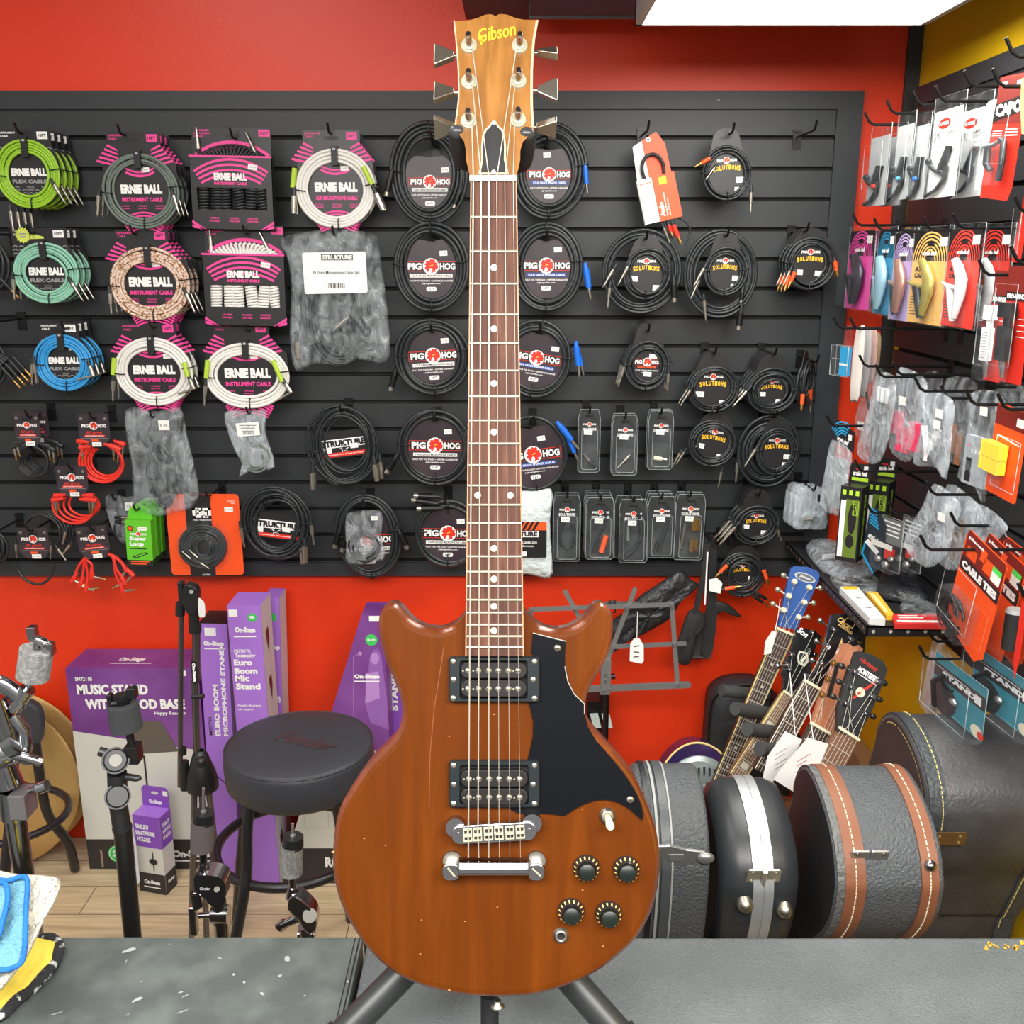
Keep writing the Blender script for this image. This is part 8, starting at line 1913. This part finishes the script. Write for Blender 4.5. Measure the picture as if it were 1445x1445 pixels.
# guitars on the rack: each axis runs from nut to body in world space
def orient(A, B, nrm=(0, -1, 0.35)):
 """frame: origin A (nut), z axis towards the head end (A-B), y axis backwards"""
 z=(A-B).normalized();n=-Vector(nrm);y=(n-z*n.dot(z)).normalized();x=y.cross(z)
 return Matrix(((x.x, y.x, z.x, A.x), (x.y, y.y, z.y, A.y), (x.z, y.z, z.z, A.z), (0, 0, 0, 1)))
def rackguitar(label, cat, nut, low, Yn_, Yl, w0, w1, frets, neckm, bind, head, headm, hdeco, posts, pmat, btn, inlays=None, body=None, wt=None, cap_nut=True, nrm=(0, -1, .35), blockin=False):
 A=P(nut[0], nut[1], Yn_);B=P(low[0], low[1], Yl);Mx=orient(A, B, nrm);inv=Mx.inverted();L=(A-B).length
 u=unit(A)
 root=bpy.data.objects.new('guitar', None);COL.objects.link(root);root.matrix_world=Mx;tag(root, label, cat, 'guitars on the rack')
 a, b=w0*u/2, w1*unit(B)/2
 EXT=.16
 m=MB()
 m.add([(-a, 0, 0), (a, 0, 0), (b*1.03, 0, -L), (-b*1.03, 0, -L), (-a, .02, 0), (a, .02, 0), (b*1.03, .022, -L), (-b*1.03, .022, -L)], [(0, 1, 2, 3), (7, 6, 5, 4), (0, 4, 5, 1), (1, 5, 6, 2), (2, 6, 7, 3), (3, 7, 4, 0)], neckm)
 if bind:
  for s in(-1, 1):
   e=.0022;m.add([(s*a, -.0005, 0), (s*(a-e), -.0005, 0), (s*(b-e), -.0005, -L), (s*b*1.0, -.0005, -L)], [(0, 1, 2, 3)], bind);m.add([(s*(a+.0003), 0, 0), (s*(a+.0003), .006, 0), (s*(b+.0003), .006, -L), (s*(b+.0003), 0, -L)], [(0, 1, 2, 3)], bind)
 if inlays:
  for n_ in inlays:
   z=-.645*((1-2**(-n_/12))+(1-2**(-(n_-1)/12)))/2
   if-z>L-.01:continue
   if blockin:m.rect(-a*.6, z-.008, a*.6, z+.008, -.0008, PEARL)
   else:m.disc(0, z, .0035, -.0008, PEARL, 10)
 nk=m.build('neck', root)
 fw=M('rack_fret', (214, 208, 190), .35, .4)
 for i in range(1, frets+1):
  z=-.645*(1-2**(-i/12))
  if-z>L-.004:break
  t=-z/L;hw=a+(b-a)*t;m=MB();m.cyl((-hw, -.0005, z), (hw, -.0005, z), .0009, fw, n=5);m.build('fret', nk)
 if cap_nut:m=MB();m.box(-a-.001, -.004, 0, a+.001, .008, .006, M('cream_nut', (236, 226, 190), .4));m.build('nut', root)
 # headstock outline given in photo pixels, laid on the head plane
 def hpx(x, y, off=0):
 # intersect view ray with head plane (local y = off)
  o=Vector((0, 0, H));d=P(x, y, 2.0)-o;oo=inv@o;dd=inv.to_3x3()@d
  t=(off-oo.y)/dd.y;q=oo+dd*t;return(q.x, off, q.z)
 m=MB();layered(m, [[hpx(x, y, 0)for x, y in head], [tuple(Vector(hpx(x, y, 0))+Vector((0, .014, 0)))for x, y in head]], headm, False)
 hdeco(m, hpx);hd=m.build('headstock', root)
 for i, (x, y, bx, by)in enumerate(posts):
  q=Vector(hpx(x, y, 0));m=MB();m.cyl(q+Vector((0, -.010, 0)), q, .0055, pmat, .008, 12);m.cyl(q+Vector((0, -.013, 0)), q+Vector((0, -.009, 0)), .004, pmat, n=10)
  if bx is not None:
   e=Vector(hpx(bx, by, .008));m.cyl(q+Vector((0, .008, 0)), e, .0022, pmat, n=8);m.ball(e, .0085, btn, 10, (1, .6, .8))
  m.build('tuning_machine', root)
 for k in range(6):
  x0=-a*.8+a*1.6*k/5;x1=-b*.8+b*1.6*k/5
  m=MB();p=posts[k%len(posts)];q=hpx(p[0], p[1], 0)
  m.tube([(q[0], -.007, q[2]), (x0, -.004, .004), (x1, -.006, -L)], .0006, STRG, 5);m.build('string', root)
 if body:body(root, inv, L, b, hpx)
 return root
EBY=wood('dark_rosewood', (44, 30, 26), (60, 42, 36), (84, 60, 48), (90, 90, 5), .5, 0, 2);IVB=M('ivory_binding', (232, 214, 140), .45)
TAN=wood('tan_fretboard', (104, 76, 56), (128, 96, 72), (150, 116, 88), (90, 90, 5), .5, 0, 2)
IVP=M('ivory_button', (226, 218, 190), .4)
# resonator guitar, blue head
BLH=M('blue_headstock', (28, 78, 150), .35, coat=.3)
def d1(m, h):
 c=Vector(h(1136, 815, -.001));cc=[h(1136+15*cos(t)*.97+7*sin(t)*.3, 815+7*sin(t)+15*cos(t)*.22, -.001)for t in[2*pi*i/24 for i in range(24)]]
 m.add(cc, [list(range(24))], M('silver_badge', (196, 200, 204), .3, .6))
 c2=[h(1136+12.5*cos(t)*.97+5*sin(t)*.3, 815+5.2*sin(t)+12.5*cos(t)*.22, -.0015)for t in[2*pi*i/24 for i in range(24)]]
 m.add(c2, [list(range(24))], M('badge_grey', (90, 96, 110), .4));m.T('Johnson', c.x, c.z, .028, .008, -.002, WHT, 0, .03, .2)
def b1(root, inv, L, b, hpx):
 def ell(cx_, cy_, rx, ry, y, n=40):return[hpx(cx_+rx*cos(t), cy_+ry*sin(t), y)for t in[2*pi*i/n for i in range(n)]]
 BD=M('plum_burst', (74, 40, 84), .18, coat=.5, var=(5, (30, 26, 70), .4, .7));CRB=M('cream_body_binding', (226, 198, 130), .4)
 m=MB();o=ell(984, 1140, 62, 92, .026);layered(m, [o, [tuple(Vector(p)+Vector((0, .08, 0)))for p in o]], BD, False)
 m.tube(o, .0028, CRB, 6, closed=True);m.build('body', root)
 m=MB();c1=ell(986, 1124, 50, 56, .022);layered(m, [ell(986, 1124, 44, 50, .019), c1, ell(986, 1124, 52, 58, .026)], M('resonator_plate', (150, 160, 160), .35, .6), True)
 for k in range(9):
  x=962+k*7.5;m.add([hpx(x, 1082+abs(k-4)*1.6, .018), hpx(x+3.4, 1082+abs(k-4)*1.6, .018), hpx(x+3.0, 1094+abs(k-4)*1.6, .018), hpx(x+.6, 1094+abs(k-4)*1.6, .018)], [(0, 1, 2, 3)], BLK)
 m.build('cover_plate', root)
rackguitar('plum resonator guitar with bright blue headstock, leftmost on the rack', 'guitar', (1108, 893), (1008, 1124), 2.33, 2.22, 26, 20, 30, EBY, IVB, [(1116, 802), (1121, 799), (1140, 800), (1153, 806), (1157, 812), (1154, 822), (1124, 889), (1098, 884), (1101, 870)], BLH, d1, [(1121, 821, 1106, 812), (1142, 829, 1158, 830), (1113, 841, 1098, 832), (1135, 850, 1148, 851), (1105.5, 861, 1091, 852), (1127, 871, 1140, 871)], IVP, M('nickel_button', (190, 180, 160), .3, .7), (3, 5, 7, 9, 12, 15), b1)
# black headed electric with shield
def d2(m, h):
 c=h(1137, 897, -.001);m.T('Son', c[0]-.010, c[2]+.003, .028, .016, -.001, WHT, -.02, .03, .25)
 s=[h(*p, -.001)for p in((1128, 918), (1140, 921), (1141, 934), (1135, 941), (1126, 936), (1125, 926))];m.add(s, [list(range(6))], PEARL)
 s=[h(*p, -.0015)for p in((1129.5, 921), (1138, 923.5), (1138.5, 932), (1134, 937), (1128, 933.5), (1127, 926))];m.add(s, [list(range(6))], CARDB)
 s=[h(*p, -.002)for p in((1129, 932), (1137, 924), (1138, 928), (1132, 936))];m.add(s, [(0, 1, 2, 3)], PEARL)
def b2(root, inv, L, b, hpx):
 m=MB();o=[hpx(1030+70*cos(t), 1180+80*sin(t), .02)for t in[2*pi*i/32 for i in range(32)]];layered(m, [o, [tuple(Vector(p)+Vector((0, .04, 0)))for p in o]], M('black_body_gloss', (22, 22, 24), .15, coat=.5), False);m.build('body', root)
rackguitar('black headed electric guitar with white shield inlay, second on the rack', 'guitar', (1112, 981), (1040, 1098), 2.22, 2.13, 17, 24, 19, TAN, IVB, [(1125, 886), (1136, 887), (1150, 890), (1157, 896), (1153, 908), (1146, 930), (1145, 948), (1140, 962), (1128, 968), (1119, 983), (1104, 977), (1107, 962), (1104, 950), (1108, 934), (1118, 912)], M('black_headstock', (26, 27, 28), .22, coat=.4), d2, [(1147, 893, 1156, 900), (1117, 924, None, None), (1143, 919, 1150, 924), (1114, 945, None, None), (1137, 953, 1146, 956), (1111, 938, 1098, 940)], CHR, CHR, (3, 5, 7, 9, 12), b2, blockin=True)
# black headstock with gold script
def d3(m, h):
 c=h(1195, 884, -.001);m.T('Oscar', c[0]-.006, c[2]+.004, .04, .014, -.001, M('gold_script', (200, 168, 96), .4), -.12, .02, .3);m.T('Schmidt', c[0], c[2]-.006, .04, .008, -.001, MATS['gold_script'], -.12, .02, .3)
 m.tube([h(1184, 882, -.001), h(1196, 872, -.001), h(1208, 878, -.001), h(1202, 888, -.001)], .0012, MATS['gold_script'], 5)
 o=[h(x, y, -.001)for x, y in((1172, 950), (1180, 920), (1188, 900), (1190, 912), (1186, 930), (1180, 950))];m.add(o, [list(range(6))], M('wheat_inlay', (206, 166, 110), .4))
def b3(root, inv, L, b, hpx):
 m=MB();o=[hpx(1040+70*cos(t), 1230+80*sin(t), .02)for t in[2*pi*i/32 for i in range(32)]];layered(m, [o, [tuple(Vector(p)+Vector((0, .09, 0)))for p in o]], M('dark_body_gloss', (40, 26, 24), .2, coat=.5), False);m.build('body', root)
rackguitar('acoustic guitar with black headstock and gold script, third on the rack', 'guitar', (1146, 968), (1078, 1092), 2.13, 2.06, 26, 30, 19, EBY, M('white_binding', (226, 222, 206), .4), [(1174, 868), (1182, 866), (1206, 866), (1213, 872), (1212, 900), (1207, 918), (1192, 930), (1172, 962), (1156, 974), (1138, 962), (1152, 945), (1164, 910)], M('black_headstock2', (24, 24, 26), .2, coat=.4), d3, [(1177, 889, 1158, 876), (1200, 902, 1211, 905), (1167, 913, 1153, 905), (1194, 918, 1205, 922), (1160, 937, 1147, 932), (1180, 945, 1192, 950)], CHR, CHR, (3, 5, 7, 9, 12), b3)
# natural slotted headstock with gold machines
def d4(m, h):
 for q in(((1180, 935), (1186, 935), (1172, 985), (1166, 983)), ((1196, 938), (1202, 939), (1186, 990), (1181, 988))):m.add([h(x, y, -.001)for x, y in q], [(0, 1, 2, 3)], CARDB)
def b4(root, inv, L, b, hpx):
 m=MB();o=[hpx(1110+66*cos(t), 1240+84*sin(t), .02)for t in[2*pi*i/32 for i in range(32)]];layered(m, [o, [tuple(Vector(p)+Vector((0, .08, 0)))for p in o]], wood('spruce_top', (206, 160, 96), (220, 178, 112), (230, 194, 132), (40, 40, 4), .4, .3), False);m.build('body', root)
CPR2=wood('copper_headstock', (150, 92, 62), (176, 112, 80), (196, 136, 104), (40, 40, 4), .35, .4)
rackguitar('classical guitar with natural wood slotted headstock and gold machines, fourth on the rack', 'guitar', (1158, 1030), (1118, 1112), 2.03, 1.97, 31, 34, 19, EBY, None, [(1186, 912), (1190, 908), (1200, 909), (1204, 913), (1212, 910), (1218, 916), (1204, 950), (1196, 985), (1180, 1035), (1144, 1024), (1152, 1000), (1160, 975)], CPR2, d4, [(1176, 936, 1189, 935), (1168, 958, 1180, 957), (1160, 980, 1172, 981), (1204, 938, None, None), (1196, 962, None, None), (1188, 984, None, None)], GOLD, IVP, None, b4)
# black headstock with red script
def d5(m, h):
 c=h(1226, 943, -.001);m.T('Harmony', c[0]-.003, c[2]+.006, .045, .014, -.001, M('red_script', (196, 52, 40), .4), -.03, .02, .3);c=h(1229, 950, -.001)
 m.T('MONTEREY', c[0]-.004, c[2]-.006, .048, .013, -.0012, WHT, -.02, .06);m.rect(c[0]-.028, c[2]-.017, c[0]+.021, c[2]-.0150, -.001, WHT, 0, -.02)
 m.add([h(x, y, -.001)for x, y in((1201, 985), (1206, 986), (1236, 964), (1234, 961))], [(0, 1, 2, 3)], MATS['red_script'])
 c=h(1214, 977, -.001);m.disc(c[0], c[2], .0105, -.0015, M('cream_disc', (230, 216, 186), .4), 24);m.disc(c[0]-.002, c[2]-.004, .0032, -.002, MATS['red_script'], 12);m.rect(c[0]+.0005, c[2]-.004, c[0]+.0018, c[2]+.014, -.002, MATS['red_script'])
def b5(root, inv, L, b, hpx):
 m=MB();o=[hpx(1120+70*cos(t), 1220+90*sin(t), .02)for t in[2*pi*i/32 for i in range(32)]];layered(m, [o, [tuple(Vector(p)+Vector((0, .09, 0)))for p in o]], M('sunburst_body', (88, 50, 28), .25, coat=.5), False);m.build('body', root)
rackguitar('archtop guitar with worn black headstock and red script, rightmost on the rack', 'guitar', (1197, 1037), (1152, 1118), 1.93, 1.88, 33, 38, 19, wood('brown_fretboard', (96, 62, 44), (122, 84, 60), (142, 104, 78), (90, 90, 5), .5, 0, 2), None, [(1207, 920), (1212, 919), (1232, 924), (1246, 933), (1252, 944), (1248, 960), (1240, 980), (1228, 1008), (1214, 1033), (1213, 1043), (1180, 1034), (1182, 1020), (1182, 1000), (1190, 975), (1200, 945)], M('worn_black_headstock', (40, 41, 42), .35, bump=(40, .3, .003)), d5, [(1206, 948, 1188, 940), (1238, 962, 1248, 964), (1201, 970, 1184, 962), (1230, 983, 1241, 987), (1193, 993, 1176, 983), (1221, 1007, 1232, 1011)], CHR, M('dark_button', (60, 58, 56), .3, .5), None, b5)
# paper tags tied to the guitars
for i, (pts, Y, label)in enumerate(((((1083, 1068), (1108, 1032), (1132, 1044), (1112, 1080), (1088, 1106), (1076, 1100)), 1.84, 'white paper repair tag on the guitar necks, left one of the two'), (((1098, 1090), (1140, 1041), (1169, 1050), (1156, 1082), (1130, 1124), (1092, 1100)), 1.78, 'white paper repair tag with faint red writing, right one of the two'))):
 A=[P(x, y, Y)for x, y in pts];c=sum(A, Vector((0, 0, 0)))/len(A)
 root=thing('paper_tag', label, 'tag', c)
 m=MB();m.plate([(p.x, p.z)for p in A], Y, .0008, M('bright_paper', (240, 240, 238), .6))
 for k in range(4):m.rect(c.x-.012, c.z+.018-k*.012, c.x+.018-.006*(k%2), c.z+.0195-k*.012, Y-.0005, MATS['red_pen']if i else GRYP, 0, .6)
 m.build('paper', root, world=True)
 m=MB();q=P(*((1122, 1036)if not i else(1148, 1046)), Y);m.tube([q, q+Vector((.01, .1 if not i else.12, .09))], .0008, WHT, 5);m.build('string', root, world=True)
q=P(1108, 925, 2.30)
root=thing('paper_tag', 'narrow white price tag hanging left of the blue headed guitar neck', 'tag', P(1086, 905, 2.28))
m=MB();A=[P(x, y, 2.28)for x, y in((1090, 890), (1096, 893), (1088, 922), (1078, 924), (1080, 905))];m.plate([(p.x, p.z)for p in A], 2.28, .0008, MATS['bright_paper']);m.build('paper', root, world=True)
m=MB();m.tube([P(1093, 892, 2.28), P(1098, 870, 2.30), P(1101, 845, 2.32)], .0008, WHT, 5);m.build('string', root, world=True)
# small cardboard box in the corner
A=P(1213, 1086, 2.6);B=P(1240, 1063, 2.6)
root=thing('cardboard_box', 'plain brown cardboard box edge in the corner behind the large case', 'box', ((A.x+B.x)/2+.03, 2.6, 0))
m=MB();m.box(A.x-.02, 2.55, 0, min(B.x+.08, XR-.002), 2.71, B.z, M('kraft_card', (186, 152, 112), .6));m.build('box', root, world=True)
# ------------------------------------------------------------------ guitar cases standing behind the bench
TOL=M('pebbled_black_vinyl', (78, 82, 86), .34, bump=(230, 1.0, .004));TOLS=M('smooth_black_shell', (44, 47, 50), .36, bump=(500, .25, .001));TOLD=M('dark_case_face', (34, 34, 36), .55, bump=(60, .3, .003));OLDB=M('old_black_case', (58, 58, 60), .42, bump=(150, .4, .003), var=(9, (80, 80, 82), .45, .8))
BRN=M('brown_leather_band', (126, 78, 54), .5, bump=(80, .25, .003));THR=M('cream_thread', (222, 212, 184), .7);ALU=M('aluminium_band', (186, 190, 192), .35, .6)
def case_outline(Rf, ztop, rec, Rb=.09, dr=.115):
 """profile (y, z) of an upright case leaning a little, its wide end up and bulging to the camera"""
 sh=lambda s:rec*min(s, .14)**2/.0196+(rec*1.1*(min(s, .3)-.14)/.14 if s>.14 else 0)
 f=[(-Rf*sin(t), ztop-dr*(1-cos(t)))for t in(0, .35, .7, 1.05, 1.35, 1.57)]
 f+=[(-Rf+sh(s), ztop-dr-s)for s in(.05, .1, .15, .2, .26, .3)]
 b=[(Rb*sin(t), ztop-dr*(1-cos(t)))for t in(1.57, 1.2, .8, .4)]
 zl=ztop-dr-.30
 pts=f+[(-Rf+sh(.3)+.03, zl*.5), (-Rf+sh(.3)+.03, 0), (Rb+sh(.3)+.02, 0), (Rb+sh(.3), zl*.5), (Rb+sh(.3)*.95, zl), (Rb+sh(.15), ztop-dr-.15)]+b
 return[Vector((p.x, max(p.y, .001)))for p in smooth_closed([Vector(p)for p in pts], 5)]
def gcase(name, label, x0, x1, Yc_, ztop, R, parts, rnd_edge=.006, shell=TOL, face=TOLD, yaw=0):
 root=thing(name, label, 'guitar case', ((x0+x1)/2, Yc_, 0), (0, 0, yaw), 'guitar cases behind the bench')
 w=(x1-x0)/2;ol_=case_outline(R[0], ztop, R[1], *R[2:]);cy=ztop*.6
 def ring(x, ins):return[(x, p.x, p.y)for p in(inset(ol_, ins)if ins else ol_)]
 m=MB();e=rnd_edge
 layered(m, [ring(-w, e), ring(-w+e*.3, e*.3), ring(-w+e, 0), ring(w-e, 0), ring(w-e*.3, e*.3), ring(w, e)], shell, True, False, False)
 m.add(ring(-w, e), [list(range(len(ol_)))], face);m.add(ring(w, e), [list(range(len(ol_)))], face)
 for f in m.f[-2:]:pass
 m.build('shell', root)
 for(pn, xa, xb, lift, mat)in parts:
  m=MB();layered(m, [ring(-w+xa, 0), ring(-w+xa, -lift), ring(-w+xb, -lift), ring(-w+xb, 0)], mat, False, False, False);m.build(pn, root)
 return root, w, ol_
def stitches(root, ol_, x, lift, mat, z0, face=False, n=2, r=.0011, off=0):
 m=MB();q=inset(ol_, off)if off else ol_
 for i in range(0, len(q)-1):
  p, p2=q[i], q[(i+1)%len(q)]
  if p.y<z0 or p2 .y<z0 or p.x>.05:continue
  k=max(1, int((p2-p).length/.009))
  for j in range(k):
   a=p.lerp(p2, (j+.15)/k);b=p.lerp(p2, (j+.85)/k)
   d=(p2-p).normalized();nn=Vector((d.y, -d.x))*lift
   if face:m.add([(x, a.x, a.y+.0012), (x, b.x, b.y+.0012), (x, b.x, b.y-.0012), (x, a.x, a.y-.0012)], [(0, 1, 2, 3)], mat)
   else:m.tube([(x, a.x+nn.x*0, a.y)if False else(x, a.x, a.y), (x, b.x, b.y)], r, mat, 5)
 m.build('stitching', root)
def onprofile(ol_, z):
 """y on the camera-facing side of the profile at height z"""
 best=min((p for p in ol_ if p.x<0), key=lambda p:abs(p.y-z));return best.x
 # case 1: pebbled, nearest the guitar
p1=P(892, 1082, 1.50);p2=P(985, 1090, 1.50);zt1=p1 .z-.003
r1, w, o1=gcase('guitar_case', 'pebbled black guitar case with chrome latch, nearest the foreground guitar', p1 .x, p2 .x, 1.50, zt1, (.135, .02), [('rib', .012, .020, .004, BLK), ('piping', .026, .030, .004, M('grey_piping', (150, 152, 150), .5)), ('rib', .034, .048, .004, M('ribbed_vinyl', (70, 74, 76), .4, bump=(200, .4, .002))), ('piping', .049, .052, .003, MATS['grey_piping'])], .008)
zL=P(950, 1240, 1.31).z;yL=onprofile(o1, zL)
m=MB();LT=M('nickel_latch', (168, 170, 168), .3, .8)
m.plate([(-.05, -.02), (-.01, -.022), (.02, -.012), (.045, -.010), (.052, 0), (.045, .010), (.015, .014), (-.01, .022), (-.05, .02)], -.004, .006, LT, T=Matrix.Translation((0.0, yL-.004, zL))@Matrix.Rotation(.12, 4, 'X'))
m.ball((.046, yL-.010, zL), .011, LT, 12, (1.3, .6, .9));m.box(-.012, yL-.010, zL-.006, .012, yL-.004, zL+.006, LT);m.cyl((-.03, yL-.012, zL-.018), (-.03, yL-.012, zL+.018), .003, LT, n=10);m.build('latch', r1, bev=.001)
# case 2: moulded shell with aluminium band
p1=P(1018, 1180, 1.36);p2=P(1144, 1180, 1.36);zt2=P(1065, 1101, 1.47).z-.022
x0, x1=p1 .x+.004, p2 .x-.006
r2, w, o2=gcase('guitar_case', 'smooth black moulded guitar case with silver centre band and two round feet', x0, x1, 1.50, zt2, (.15, .05), [], .030, TOLS, TOLS)
def ring2(x, l):return[(x, p.x, p.y)for p in inset(o2, -l)]
m=MB();layered(m, [ring2(-.016, -.01), ring2(-.016, .0035), ring2(-.0015, .004), ring2(-.0015, .002), ring2(.0015, .002), ring2(.0015, .004), ring2(.016, .0035), ring2(.016, -.01)], ALU, False, False, False);m.build('valance', r2)
zH=P(1088, 1248, 1.33).z;yH=onprofile(o2, zH)
HNG=M('nickel_hinge', (176, 172, 156), .35, .7)
m=MB();T_=Matrix.Translation((-.001, yH-.007, zH))@Matrix.Rotation(.35, 4, 'X')
m.plate(rr(-.026, -.016, .026, .016, .004, 4), -.002, .003, HNG, T=T_);m.cyl((0, -.004, -.016), (0, -.004, .016), .004, HNG, n=10, T=T_)
for a in(-.018, .018):
 for b in(-.010, .010):m.cyl((a, -.0035, b), (a, -.001, b), .0028, HNG, n=8, T=T_)
m.build('hinge', r2)
for sx, xx, yy in((-1, 1051, 1275), (1, 1107, 1283)):
 zF=P(xx, yy, 1.35).z;yF=onprofile(o2, zF);fx=P(xx, yy, 1.35).x-(x0+x1)/2
 m=MB();m.lathe([(.0135, -.004), (.0135, .003), (.0115, .009), (.007, .0135), (.004, .015), (0, .0155)], NIK, 20, Matrix.Translation((fx, yF+.0, zF))@Matrix.Rotation(radians(112), 4, 'X'));m.build('foot_stud', r2)
 # case 3: black with brown leather bands
p1=P(1143, 1086, 1.48);p2=P(1284, 1092, 1.48);zt3=p1 .z-.003
r3, w, o3=gcase('guitar_case', 'black guitar case with two brown stitched leather bands', p1 .x, p2 .x, 1.48, zt3, (.165, .075), [('crimped_edge', .002, .014, .0018, M('crimped_vinyl', (96, 98, 98), .4, bump=(110, 1.0, .006))), ('leather_band', .014, .045, .003, BRN), ('leather_band', .130, .156, .003, BRN)], .006)
for x in(.030, .143):stitches(r3, inset(o3, -.0035), -w+x, 0, THR, .55)
zH=P(1212, 1226, 1.30).z;yH=onprofile(o3, zH)
m=MB();T_=Matrix.Translation((-w+.052, yH-.006, zH))@Matrix.Rotation(.3, 4, 'X')
m.plate(rr(-.028, -.013, -.001, .013, .002, 3), -.002, .003, LT, T=T_);m.plate(rr(.001, -.013, .028, .013, .002, 3), -.002, .003, LT, T=T_)
for a in(-.02, .02):
 for b in(-.008, .008):m.cyl((a, -.0035, b), (a, -.001, b), .0024, NIK, n=8, T=T_)
m.build('hinge', r3)
zF=P(1287, 1235, 1.30).z;yF=onprofile(o3, zF);m=MB();m.ball((-w+.143, yF-.004, zF), .0095, CHR, 14);m.build('foot_stud', r3)
# case 4: large old case at right
p1=P(1268, 1018, 1.70);zt4=p1 .z+.004;p2x=p1 .x+.25
r4, w, o4=gcase('guitar_case', 'large worn black acoustic guitar case with cream stitching and brass hinge', p1 .x, p2x, 1.70, zt4, (.16, .05, .11), [('edge_band', .004, .034, .003, M('black_edge_band', (58, 64, 68), .4, bump=(120, .8, .004))), ('edge_band', .208, .240, .003, MATS['black_edge_band'])], .008, OLDB, M('dark_brown_face', (46, 38, 38), .55, var=(6, (62, 50, 48), .4, .7)))
YTH=M('yellow_thread', (214, 194, 120), .7)
for x in(.026, .214):stitches(r4, inset(o4, -.0035), -w+x, 0, YTH, .5)
stitches(r4, o4, -w-.0006, 0, YTH, .5, True, off=.016)
zH=P(1338, 1177, 1.55).z;yH=onprofile(o4, zH)
m=MB();BRH=M('old_brass_hinge', (128, 98, 62), .4, .6);T_=Matrix.Translation((-w+.040, yH-.006, zH))@Matrix.Rotation(.2, 4, 'X')
m.plate(rr(-.03, -.014, .03, .014, .004, 4), -.002, .003, BRH, T=T_)
for a in(-.018, .018):
 for b in(-.007, .007):m.cyl((a, -.0035, b), (a, -.001, b), .0026, M('brass_rivet', (190, 176, 120), .35, .6), n=8, T=T_)
m.build('hinge', r4)
# ================================================================== lights, camera
def area(name, loc, sx, sy, e, col=(1, .97, .92), rot=(0, 0, 0)):
 l=bpy.data.lights.new(name, 'AREA');l.shape='RECTANGLE';l.size=sx;l.size_y=sy;l.energy=e;l.color=col
 o=bpy.data.objects.new(name, l);COL.objects.link(o);o.location=loc;o.rotation_euler=rot
 return o
area('shop_ceiling_lamp', (-.9, 1.3, 2.85), .6, 1.2, 15)
area('shop_ceiling_lamp', (-.55, -.3, 2.34), 1.4, .8, 62, rot=(radians(12), 0, 0))
area('shop_ceiling_lamp', (.75, -.3, 2.32), 1.0, .8, 46, rot=(radians(12), 0, 0))
w=bpy.data.worlds.new('shop');SC.world=w;w.use_nodes=True
nt=w.node_tree;bg=nt.nodes['Background']
tc=nt.nodes.new('ShaderNodeTexCoord');sp=nt.nodes.new('ShaderNodeSeparateXYZ');r=nt.nodes.new('ShaderNodeValToRGB')
mp=nt.nodes.new('ShaderNodeMapRange');mp.inputs[1].default_value=-1;mp.inputs[2].default_value=1
r.color_ramp.elements[0].position=.3;r.color_ramp.elements[0].color=(.25, .22, .2, 1)
r.color_ramp.elements[1].position=.75;r.color_ramp.elements[1].color=(.95, .93, .9, 1)
nt.links.new(tc.outputs['Generated'], sp.inputs[0]);nt.links.new(sp.outputs['Z'], mp.inputs[0])
nt.links.new(mp.outputs[0], r.inputs['Fac']);nt.links.new(r.outputs['Color'], bg.inputs['Color'])
bg.inputs['Strength'].default_value=.75
cam=bpy.data.cameras.new('camera');co=bpy.data.objects.new('camera', cam);COL.objects.link(co)
cam.sensor_width=36;cam.sensor_fit='HORIZONTAL';cam.lens=F/1445*36
cam.clip_start=.02
co.location=(0, 0, H);co.rotation_euler=(pi/2-TH, 0, 0)
SC.camera=co
SC.view_settings.view_transform='Standard';SC.view_settings.look='None'
SC.view_settings.exposure=.2;SC.view_settings.gamma=1;SC.view_settings.use_curve_mapping=False
